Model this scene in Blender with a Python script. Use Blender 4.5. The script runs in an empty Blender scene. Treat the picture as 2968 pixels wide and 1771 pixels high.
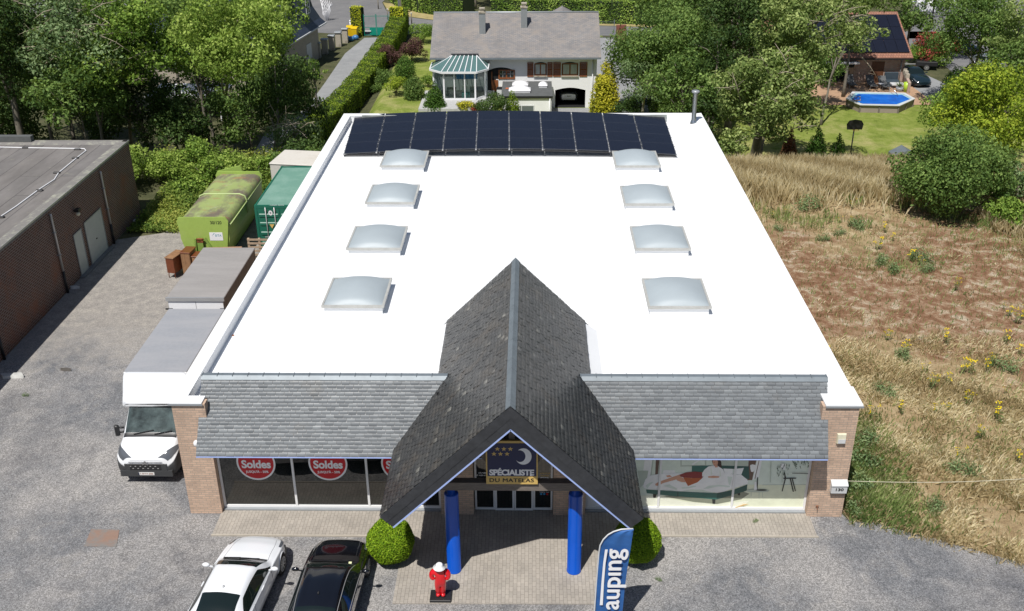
import bpy, bmesh, math, random
import numpy as np
from mathutils import Vector, Matrix
R = math.radians
scene = bpy.context.scene
COL = scene.collection

# ------------------------------------------------------------------ camera
CAM = dict(x=10.831, y=-25.7915, h=20.2, p=.4602, yaw=.0206, roll=-.0074, f=2459.6)
W0, H0 = 2487.0, 1484.0
def _basis():
    p, y, r = CAM['p'], CAM['yaw'], CAM['roll']
    F = Vector((-math.sin(y)*math.cos(p), math.cos(y)*math.cos(p), -math.sin(p)))
    Rt = Vector((math.cos(y), math.sin(y), 0)); U = Rt.cross(F)
    return math.cos(r)*Rt + math.sin(r)*U, -math.sin(r)*Rt + math.cos(r)*U, F
RR, UU, FF = _basis()
CP = Vector((CAM['x'], CAM['y'], CAM['h']))
cam = bpy.data.cameras.new('camera'); camo = bpy.data.objects.new('camera', cam); COL.objects.link(camo)
cam.sensor_width = 36; cam.lens = 36*CAM['f']/W0; cam.clip_start = .1; cam.clip_end = 2000
M = Matrix((RR, UU, -FF)).transposed().to_4x4(); M.translation = CP
camo.matrix_world = M
scene.camera = camo

# ------------------------------------------------------------------ light
SUN = Vector((-.24, -.52, 1.0)).normalized()          # towards the sun
sl = bpy.data.lights.new('sun', 'SUN'); so = bpy.data.objects.new('sun', sl); COL.objects.link(so)
sl.energy = 4.9; sl.angle = R(.5); sl.color = (1, .965, .91)
so.rotation_euler = SUN.to_track_quat('Z', 'Y').to_euler()
wd = bpy.data.worlds.new('World'); scene.world = wd; wd.use_nodes = True
nt = wd.node_tree; nt.nodes.clear()
sky = nt.nodes.new('ShaderNodeTexSky'); sky.sky_type = 'NISHITA'; sky.sun_disc = False
sky.sun_elevation = R(60.2); sky.sun_rotation = R(204.8); sky.altitude = 50
bg = nt.nodes.new('ShaderNodeBackground'); bg.inputs[1].default_value = .062
wo = nt.nodes.new('ShaderNodeOutputWorld')
nt.links.new(sky.outputs[0], bg.inputs[0]); nt.links.new(bg.outputs[0], wo.inputs[0])
scene.view_settings.view_transform = 'Standard'; scene.view_settings.look = 'None'
scene.view_settings.exposure = 0.0; scene.view_settings.gamma = 1
scene.cycles.max_bounces = 8; scene.cycles.transparent_max_bounces = 12
scene.cycles.use_denoising = True

# ------------------------------------------------------------------ measuring helpers (photo pixel -> world point)
def at(px, py, z=None, y=None, x=None):
    d = FF + RR*((px-W0/2)/CAM['f']) + UU*((H0/2-py)/CAM['f'])
    if z is not None: t = (z-CP.z)/d.z
    elif y is not None: t = (y-CP.y)/d.y
    else: t = (x-CP.x)/d.x
    return CP + d*t
def sm(a, b, v):
    t = np.clip((v-a)/(b-a), 0, 1); return t*t*(3-2*t)
def T(x, y):                                          # the lie of the land
    z = -4*sm(33, 42, y)
    z = z + 1.45*sm(-3.6, -2.2, x)*(1-sm(7.8, 9.0, x))*sm(52, 57, y)*(1-sm(84, 92, y))
    return z
def gat(px, py):
    z = 0.0
    for i in range(60):
        p = at(px, py, z=z); zn = float(T(p.x, p.y))
        if abs(zn-z) < .003: break
        z = z + (zn-z)*.5
    p.z = float(T(p.x, p.y)); return p
def ppm(p):                                           # photo pixels (2487 wide) per metre at a point
    return CAM['f']/((Vector(p)-CP).dot(FF))

# ------------------------------------------------------------------ tagging
def tag(o, label=None, cat=None, group=None, kind=None):
    if label: o['label'] = label
    if cat: o['category'] = cat
    if group: o['group'] = group
    if kind: o['kind'] = kind
    return o
def thing(name, label, cat, loc=(0, 0, 0), rz=0, group=None):
    o = bpy.data.objects.new(name, None); COL.objects.link(o)
    o.location = loc; o.rotation_euler = (0, 0, rz); o.empty_display_size = .2
    return tag(o, label, cat, group)
def org(o):
    v = Vector((0, 0, 0))
    while o is not None: v += Vector(o.location); o = o.parent
    return v
def copy_tree(o, parent=None):
    c = o.copy(); COL.objects.link(c); c.parent = parent
    for ch in KIDS.get(o.name, []): copy_tree(ch, c); 
    KIDS.setdefault(c.name, []).extend([])
    return c
KIDS = {}

# ------------------------------------------------------------------ mesh builder
class MB:
    def __init__(s): s.v = []; s.f = []; s.m = []; s.sm = []
    def add(s, vs, fs, m=0, smooth=False):
        b = len(s.v); s.v += [tuple(v) for v in vs]
        for f in fs: s.f.append(tuple(b+i for i in f)); s.m.append(m); s.sm.append(smooth)
        return s
    def box(s, x0, x1, y0, y1, z0, z1, m=0):
        x0, x1 = min(x0, x1), max(x0, x1); y0, y1 = min(y0, y1), max(y0, y1); z0, z1 = min(z0, z1), max(z0, z1)
        vs = [(x0,y0,z0),(x1,y0,z0),(x1,y1,z0),(x0,y1,z0),(x0,y0,z1),(x1,y0,z1),(x1,y1,z1),(x0,y1,z1)]
        return s.add(vs, [(0,3,2,1),(4,5,6,7),(0,1,5,4),(1,2,6,5),(2,3,7,6),(3,0,4,7)], m)
    def bbox(s, x0, x1, y0, y1, z0, z1, b=.02, m=0):      # box with chamfered vertical and top edges
        P = lambda i, z: [(x0+i+b, y0+i, z), (x1-i-b, y0+i, z), (x1-i, y0+i+b, z), (x1-i, y1-i-b, z), (x1-i-b, y1-i, z), (x0+i+b, y1-i, z), (x0+i, y1-i-b, z), (x0+i, y0+i+b, z)]
        return s.loft([P(0, z0), P(0, z1-b), P(b, z1)], m, cap=True)
    def loft(s, rings, m=0, cap=True, closed=True, smooth=False):
        n = len(rings[0]); vs = [v for r in rings for v in r]; fs = []
        for i in range(len(rings)-1):
            for j in range(n if closed else n-1):
                k = (j+1) % n; fs.append((i*n+j, i*n+k, (i+1)*n+k, (i+1)*n+j))
        s.add(vs, fs, m, smooth)
        if cap and closed:
            b = len(s.v)-len(vs)
            s.f.append(tuple(b+i for i in range(n))[::-1]); s.m.append(m); s.sm.append(False)
            s.f.append(tuple(b+(len(rings)-1)*n+i for i in range(n))); s.m.append(m); s.sm.append(False)
        return s
    def obox(s, c, u, v, w, m=0):                         # centre and three half vectors
        c, u, v, w = Vector(c), Vector(u), Vector(v), Vector(w)
        vs = [c+a*u+b*v+d*w for d in (-1, 1) for a, b in ((-1,-1),(1,-1),(1,1),(-1,1))]
        fs = [(0,3,2,1),(4,5,6,7),(0,1,5,4),(1,2,6,5),(2,3,7,6),(3,0,4,7)]
        if u.cross(v).dot(w) < 0: fs = [f[::-1] for f in fs]
        return s.add(vs, fs, m)
    def bar(s, a, b, wd, hg, m=0, up=(0, 0, 1)):
        a, b = Vector(a), Vector(b); d = (b-a); u = d/2; dn = d.normalized(); up = Vector(up)
        if abs(dn.dot(up)) > .97: up = Vector((0, 1, 0))
        sd = dn.cross(up).normalized(); nn = sd.cross(dn).normalized()
        return s.obox((a+b)/2, u, sd*(wd/2), nn*(hg/2), m)
    def tube(s, pts, r, n=8, m=0, cap=True, smooth=True):
        pts = [Vector(p) for p in pts]; rs = r if isinstance(r, (list, tuple)) else [r]*len(pts)
        rings = []; prev = None
        for i, p in enumerate(pts):
            d = (pts[min(i+1, len(pts)-1)]-pts[max(i-1, 0)]).normalized()
            a = prev if prev is not None else (Vector((0, 0, 1)) if abs(d.z) < .9 else Vector((1, 0, 0)))
            sd = d.cross(a).normalized(); nn = sd.cross(d).normalized(); prev = nn
            rings.append([p+(sd*math.cos(t)+nn*math.sin(t))*rs[i] for t in [2*math.pi*k/n for k in range(n)]])
        return s.loft([r_[::-1] for r_ in rings], m, cap, True, smooth)
    def cyl(s, c, r, z0, z1, n=24, m=0, r1=None, smooth=True):
        r1 = r if r1 is None else r1
        rg = lambda rr, z: [(c[0]+rr*math.cos(2*math.pi*k/n), c[1]+rr*math.sin(2*math.pi*k/n), z) for k in range(n)]
        return s.loft([rg(r, z0), rg(r1, z1)], m, True, True, smooth)
    def lathe(s, c, prof, n=20, m=0, smooth=True, cap=True):
        rg = lambda rr, z: [(c[0]+rr*math.cos(2*math.pi*k/n), c[1]+rr*math.sin(2*math.pi*k/n), c[2]+z) for k in range(n)]
        return s.loft([rg(r, z) for r, z in prof], m, cap, True, smooth)
    def ball(s, c, rx, ry=None, rz=None, n=12, m=0):
        ry = ry or rx; rz = rz or rx; rings = []
        for i in range(1, n):
            a = math.pi*i/n - math.pi/2
            rings.append([(c[0]+rx*math.cos(a)*math.cos(t), c[1]+ry*math.cos(a)*math.sin(t), c[2]+rz*math.sin(a)) for t in [2*math.pi*k/(2*n) for k in range(2*n)]])
        return s.loft(rings, m, True, True, True)
    def poly(s, pts, m=0): return s.add(pts, [tuple(range(len(pts)))], m)
    def prism(s, pts, d, m=0):                            # extrude polygon by vector
        d = Vector(d); n = len(pts); a = [Vector(p) for p in pts]; b = [p+d for p in a]
        nrm = Vector((0, 0, 0))
        for i in range(n): nrm += a[i].cross(a[(i+1) % n])
        fs = [tuple(range(n))[::-1], tuple(range(n, 2*n))]+[(i, (i+1) % n, n+(i+1) % n, n+i) for i in range(n)]
        if nrm.dot(d) < 0: fs = [f[::-1] for f in fs]
        return s.add(a+b, fs, m)
    def build(s, name, mats, parent=None, kind=None, local=False):
        me = bpy.data.meshes.new(name)
        o = bpy.data.objects.new(name, me); COL.objects.link(o)
        off = Vector((0, 0, 0))
        if parent is not None:
            o.parent = parent; KIDS.setdefault(parent.name, []).append(o)
            if not local: off = org(parent)
        KIDS.setdefault(o.name, [])
        me.from_pydata([(v[0]-off.x, v[1]-off.y, v[2]-off.z) for v in s.v], [], s.f)
        if not isinstance(mats, (list, tuple)): mats = [mats]
        for m in mats: me.materials.append(m)
        me.polygons.foreach_set('material_index', s.m); me.polygons.foreach_set('use_smooth', s.sm)
        autouv(me, off)
        me.update()
        if kind: o['kind'] = kind
        return o
def autouv(me, off=Vector((0, 0, 0))):
    uv = me.uv_layers.new(name='uv'); Z = Vector((0, 0, 1))
    for p in me.polygons:
        n = p.normal
        t = Vector((1, 0, 0)) if abs(n.z) > .995 else Z.cross(n).normalized()
        b = n.cross(t)
        for li in p.loop_indices:
            co = me.vertices[me.loops[li].vertex_index].co+off
            uv.data[li].uv = (co.dot(t), co.dot(b))
_tc = {}
def text_geo(body, offset=0.0, spacing=1.0):
    k = (body, offset, spacing)
    if k in _tc: return _tc[k]
    cu = bpy.data.curves.new('lettering', 'FONT'); cu.body = body; cu.offset = offset; cu.size = 1; cu.space_character = spacing
    cu.resolution_u = 4
    o = bpy.data.objects.new('lettering', cu); COL.objects.link(o)
    dg = bpy.context.evaluated_depsgraph_get(); me = bpy.data.meshes.new_from_object(o.evaluated_get(dg))
    v = [(a.co.x, a.co.y) for a in me.vertices]; f = [tuple(p.vertices) for p in me.polygons]
    bpy.data.objects.remove(o); bpy.data.curves.remove(cu); bpy.data.meshes.remove(me)
    _tc[k] = (v, f); return v, f
def text(mb, body, o, ux, uy, w, h, m=0, offset=0.0, spacing=1.0):
    """lettering stretched into the w x h rectangle whose lower-left corner is o"""
    v, f = text_geo(body, offset, spacing); xs = [a[0] for a in v]; ys = [a[1] for a in v]
    x0, x1, y0, y1 = min(xs), max(xs), min(ys), max(ys); o, ux, uy = Vector(o), Vector(ux), Vector(uy)
    mb.add([o+ux*((a-x0)/(x1-x0)*w)+uy*((b-y0)/(y1-y0)*h) for a, b in v], f, m)

def np_mesh(name, V, F, mats, rnd=None, parent=None, smooth=False, mi=None, off=None):
    """V (n,3) array; F (m,k) array of equal-sized faces"""
    me = bpy.data.meshes.new(name); n, k = F.shape
    me.vertices.add(len(V)); me.vertices.foreach_set('co', np.ascontiguousarray(V, dtype=np.float32).ravel())
    me.loops.add(n*k); me.loops.foreach_set('vertex_index', np.ascontiguousarray(F, dtype=np.int32).ravel())
    me.polygons.add(n); me.polygons.foreach_set('loop_start', np.arange(0, n*k, k, dtype=np.int32))
    me.polygons.foreach_set('loop_total', np.full(n, k, dtype=np.int32))
    if smooth: me.polygons.foreach_set('use_smooth', np.ones(n, dtype=bool))
    me.update(calc_edges=True)
    if rnd is not None:
        at_ = me.attributes.new('rnd', 'FLOAT', 'FACE'); at_.data.foreach_set('value', np.asarray(rnd, dtype=np.float32))
    if not isinstance(mats, (list, tuple)): mats = [mats]
    for m in mats: me.materials.append(m)
    if mi is not None: me.polygons.foreach_set('material_index', np.asarray(mi, dtype=np.int32))
    o = bpy.data.objects.new(name, me); COL.objects.link(o)
    if parent is not None: o.parent = parent; KIDS.setdefault(parent.name, []).append(o)
    KIDS.setdefault(o.name, [])
    return o
# ------------------------------------------------------------------ materials (procedural)
def _new(name):
    m = bpy.data.materials.new(name); m.use_nodes = True; nt = m.node_tree; nt.nodes.clear()
    o = nt.nodes.new('ShaderNodeOutputMaterial'); b = nt.nodes.new('ShaderNodeBsdfPrincipled')
    nt.links.new(b.outputs[0], o.inputs[0]); return m, nt, b
def N(nt, t, **k):
    n = nt.nodes.new('ShaderNode'+t)
    for a, v in k.items():
        if a in n.inputs.keys() if hasattr(n.inputs, 'keys') else False: n.inputs[a].default_value = v
        else: setattr(n, a, v)
    return n
def c4(c): return (c[0], c[1], c[2], 1)
def noise(nt, scale, detail=4, rough=.6, coord='Object', w=None, dist=0):
    tc = nt.nodes.new('ShaderNodeTexCoord'); n = nt.nodes.new('ShaderNodeTexNoise')
    n.inputs['Scale'].default_value = scale; n.inputs['Detail'].default_value = detail; n.inputs['Roughness'].default_value = rough
    n.inputs['Distortion'].default_value = dist
    src = tc.outputs[coord]
    if w is not None:
        mp = nt.nodes.new('ShaderNodeMapping'); mp.inputs['Scale'].default_value = w; nt.links.new(src, mp.inputs[0]); src = mp.outputs[0]
    nt.links.new(src, n.inputs[0]); return n.outputs['Fac']
def ramp(nt, fac, stops):
    r = nt.nodes.new('ShaderNodeValToRGB'); e = r.color_ramp.elements
    while len(e) < len(stops): e.new(.5)
    for i, (p, c) in enumerate(stops):
        e[i].position = p; e[i].color = c4(c) if hasattr(c, '__len__') else (c, c, c, 1)
    nt.links.new(fac, r.inputs[0]); return r.outputs[0]
def mix(nt, fac, a, b, mode='MIX'):
    n = nt.nodes.new('ShaderNodeMix'); n.data_type = 'RGBA'; n.blend_type = mode
    def put(sock, v):
        if hasattr(v, 'is_linked'): nt.links.new(v, sock)
        elif hasattr(v, '__len__'): sock.default_value = c4(v)
        else: sock.default_value = v
    put(n.inputs[0], fac); put(n.inputs[6], a); put(n.inputs[7], b); return n.outputs[2]
def mathn(nt, op, a, b=0.0):
    n = nt.nodes.new('ShaderNodeMath'); n.operation = op
    for i, v in enumerate((a, b)):
        if hasattr(v, 'is_linked'): nt.links.new(v, n.inputs[i])
        else: n.inputs[i].default_value = v
    return n.outputs[0]
def attr(nt, name):
    a = nt.nodes.new('ShaderNodeAttribute'); a.attribute_name = name; return a.outputs['Fac']
def bump(nt, b, h, strength=.3, dist=.02):
    n = nt.nodes.new('ShaderNodeBump'); n.inputs['Strength'].default_value = strength; n.inputs['Distance'].default_value = dist
    nt.links.new(h, n.inputs['Height']); nt.links.new(n.outputs[0], b.inputs['Normal'])
def sc(c, k): return tuple(min(1, x*k) for x in c)
def plain(name, col, rough=.6, metal=0, var=.12, vs=3.0, bmp=0, bs=40, coat=0, ior=None, stretch=None):
    m, nt, b = _new(name)
    f = noise(nt, vs, 5, .65, w=stretch)
    nt.links.new(ramp(nt, f, [(.3, sc(col, 1-var)), (.7, sc(col, 1+var))]), b.inputs['Base Color'])
    b.inputs['Roughness'].default_value = rough; b.inputs['Metallic'].default_value = metal
    if coat: b.inputs['Coat Weight'].default_value = coat; b.inputs['Coat Roughness'].default_value = .03
    if ior: b.inputs['IOR'].default_value = ior
    if bmp: bump(nt, b, noise(nt, bs, 3), bmp, .01)
    return m
def stained(name, col, stain, rough=.6, s1=1.5, lo=.5, hi=.7, s2=9, metal=0, stretch=None, bmp=0):
    m, nt, b = _new(name)
    f = ramp(nt, noise(nt, s1, 6, .7, w=stretch), [(lo, 0), (hi, 1)])
    base = mix(nt, noise(nt, s2, 4), sc(col, .86), sc(col, 1.12))
    nt.links.new(mix(nt, f, base, stain), b.inputs['Base Color'])
    b.inputs['Roughness'].default_value = rough; b.inputs['Metallic'].default_value = metal
    if bmp: bump(nt, b, noise(nt, 30, 3), bmp, .01)
    return m
def brick(name, c1, c2, mortar, bw=.21, bh=.075, ms=.011, rough=.85, stain=None, rot=0, sq=.5, bmp=.5, patch=1.2):
    m, nt, b = _new(name)
    tc = nt.nodes.new('ShaderNodeTexCoord'); mp = nt.nodes.new('ShaderNodeMapping'); mp.inputs['Rotation'].default_value = (0, 0, rot)
    nt.links.new(tc.outputs['UV'], mp.inputs[0])
    t = nt.nodes.new('ShaderNodeTexBrick'); nt.links.new(mp.outputs[0], t.inputs[0])
    t.inputs['Color1'].default_value = c4(c1); t.inputs['Color2'].default_value = c4(c2); t.inputs['Mortar'].default_value = c4(mortar)
    t.inputs['Scale'].default_value = 1; t.inputs['Brick Width'].default_value = bw; t.inputs['Row Height'].default_value = bh
    t.inputs['Mortar Size'].default_value = ms; t.inputs['Mortar Smooth'].default_value = .2; t.offset = sq
    col = mix(nt, .55, t.outputs[0], ramp(nt, noise(nt, patch, 5, .7), [(.3, .55), (.7, 1.0)]), 'MULTIPLY')
    col = mix(nt, .35, col, ramp(nt, noise(nt, 28, 3), [(.3, .6), (.7, 1.0)]), 'MULTIPLY')
    if stain: col = mix(nt, ramp(nt, noise(nt, .5, 6, .7), [(.5, 0), (.66, .75)]), col, stain)
    nt.links.new(col, b.inputs['Base Color']); b.inputs['Roughness'].default_value = rough
    inv = mathn(nt, 'SUBTRACT', 1.0, t.outputs['Fac']); bump(nt, b, inv, bmp, .01)
    return m
def by_rnd(name, stops, rough=.7, var=.25, vs=12, transl=0, spec=.5, patch=None):
    m, nt, b = _new(name)
    col = ramp(nt, attr(nt, 'rnd'), stops)
    if var: col = mix(nt, var, col, ramp(nt, noise(nt, vs, 3), [(.3, .45), (.7, 1.0)]), 'MULTIPLY')
    if patch: col = mix(nt, ramp(nt, noise(nt, patch[0], 5, .65), [(patch[1], 0), (patch[2], patch[4] if len(patch) > 4 else .8)]), col, patch[3])
    nt.links.new(col, b.inputs['Base Color']); b.inputs['Roughness'].default_value = rough
    b.inputs['Specular IOR Level'].default_value = spec
    if transl:
        tr = nt.nodes.new('ShaderNodeBsdfTranslucent'); nt.links.new(mix(nt, .5, col, (.35, .45, .05)), tr.inputs[0])
        ms = nt.nodes.new('ShaderNodeMixShader'); ms.inputs[0].default_value = transl
        out = [n for n in nt.nodes if n.type == 'OUTPUT_MATERIAL'][0]
        nt.links.new(b.outputs[0], ms.inputs[1]); nt.links.new(tr.outputs[0], ms.inputs[2]); nt.links.new(ms.outputs[0], out.inputs[0])
    return m
def glassy(name, col=(.012, .016, .016), rough=.03, ior=1.55, clear=0):
    m, nt, b = _new(name)
    b.inputs['Base Color'].default_value = c4(col); b.inputs['Roughness'].default_value = rough; b.inputs['IOR'].default_value = ior
    b.inputs['Specular IOR Level'].default_value = .8
    if clear:
        tr = nt.nodes.new('ShaderNodeBsdfTransparent'); tr.inputs[0].default_value = (.82, .9, .88, 1)
        ms = nt.nodes.new('ShaderNodeMixShader'); ms.inputs[0].default_value = clear
        out = [n for n in nt.nodes if n.type == 'OUTPUT_MATERIAL'][0]
        nt.links.new(b.outputs[0], ms.inputs[1]); nt.links.new(tr.outputs[0], ms.inputs[2]); nt.links.new(ms.outputs[0], out.inputs[0])
    return m
def leafm(name, dark, mid, light, tr=.3):
    return by_rnd(name, [(0, dark), (.45, mid), (1, light)], rough=.55, var=.15, vs=1.3, transl=tr, spec=.12)

MT = {}
def gravel_mat():
    m, nt, b = _new('gravel')
    big = noise(nt, .22, 4, .6); midn = noise(nt, 1.1, 5, .7, dist=.6)
    base = ramp(nt, midn, [(.3, (.135, .14, .15)), (.52, (.185, .187, .195)), (.72, (.27, .26, .25))])
    base = mix(nt, ramp(nt, big, [(.42, 0), (.62, .7)]), base, (.36, .342, .325)); base = mix(nt, ramp(nt, noise(nt, .12, 5, .7), [(.56, 0), (.66, .65)]), base, (.105, .107, .118))
    v = nt.nodes.new('ShaderNodeTexVoronoi'); tc = nt.nodes.new('ShaderNodeTexCoord'); nt.links.new(tc.outputs['Object'], v.inputs[0]); v.inputs['Scale'].default_value = 30
    spk = ramp(nt, v.outputs['Color'], [(.1, .55), (.5, .95), (.9, 1.5)])
    col = mix(nt, .85, base, spk, 'MULTIPLY')
    fine = ramp(nt, noise(nt, 30, 3, .8), [(.38, .68), (.5, .98), (.62, 1.4)])
    col = mix(nt, .8, col, fine, 'MULTIPLY')
    # the alley runs over into trodden pinkish dirt
    sep = nt.nodes.new('ShaderNodeSeparateXYZ'); nt.links.new(tc.outputs['Object'], sep.inputs[0])
    yy = mathn(nt, 'ADD', sep.outputs[1], mathn(nt, 'MULTIPLY', mathn(nt, 'SUBTRACT', midn, .5), 9.0))
    xx = mathn(nt, 'MULTIPLY', sep.outputs[0], -1.0)
    fy = ramp(nt, mathn(nt, 'MULTIPLY', mathn(nt, 'SUBTRACT', yy, 8.5), .2), [(0, 0), (1, 1)])
    fx = ramp(nt, mathn(nt, 'MULTIPLY', mathn(nt, 'ADD', xx, .5), .5), [(0, 0), (1, 1)])
    dirt = ramp(nt, noise(nt, 2.2, 6, .75), [(.3, (.225, .21, .195)), (.5, (.30, .28, .258)), (.7, (.40, .37, .325))])
    dirt = mix(nt, .8, dirt, ramp(nt, noise(nt, 16, 4, .8), [(.34, .55), (.66, 1.4)]), 'MULTIPLY')
    col = mix(nt, mathn(nt, 'MULTIPLY', fy, fx), col, dirt)
    nt.links.new(col, b.inputs['Base Color']); b.inputs['Roughness'].default_value = .95; b.inputs['Specular IOR Level'].default_value = .2
    bump(nt, b, noise(nt, 30, 4, .8), .55, .02)
    return m
def soil_mat(name, stops, s1, fine=20, famt=.6, bmpd=.02, s0=None, c0=None, lo=.45, hi=.6):
    m, nt, b = _new(name)
    col = ramp(nt, noise(nt, s1, 6, .7, dist=.4), stops)
    if s0: col = mix(nt, ramp(nt, noise(nt, s0, 5, .65), [(lo, 0), (hi, 1)]), col, c0)
    col = mix(nt, famt, col, ramp(nt, noise(nt, fine, 4, .8), [(.34, .5), (.66, 1.5)]), 'MULTIPLY')
    nt.links.new(col, b.inputs['Base Color']); b.inputs['Roughness'].default_value = .95; b.inputs['Specular IOR Level'].default_value = .2
    bump(nt, b, noise(nt, fine, 4, .8), .6, bmpd)
    return m
def field_mat():
    m, nt, b = _new('dry_field')
    mid = noise(nt, 1.3, 6, .72, dist=.5)
    tan = ramp(nt, mid, [(.3, (.22, .15, .08)), (.5, (.34, .25, .14)), (.7, (.50, .41, .26))])
    brn = ramp(nt, mid, [(.3, (.145, .075, .040)), (.45, (.215, .118, .068)), (.54, (.31, .205, .13)), (.63, (.46, .385, .285))])
    col = mix(nt, ramp(nt, mathn(nt, 'ADD', attr(nt, 'brown'), mathn(nt, 'MULTIPLY', mathn(nt, 'SUBTRACT', noise(nt, .6, 5), .5), 1.4)), [(.3, 0), (.65, 1)]), tan, brn)
    grn = ramp(nt, mid, [(.3, (.05, .085, .02)), (.7, (.13, .19, .05))])
    col = mix(nt, ramp(nt, mathn(nt, 'ADD', attr(nt, 'green'), mathn(nt, 'MULTIPLY', mathn(nt, 'SUBTRACT', noise(nt, 1.5, 5), .5), 1.6)), [(.5, 0), (.75, .9)]), col, grn)
    col = mix(nt, .7, col, ramp(nt, noise(nt, 18, 4, .8), [(.34, .45), (.66, 1.5)]), 'MULTIPLY')
    nt.links.new(col, b.inputs['Base Color']); b.inputs['Roughness'].default_value = .95; b.inputs['Specular IOR Level'].default_value = .15
    bump(nt, b, noise(nt, 14, 4, .8), .8, .05)
    return m
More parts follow.
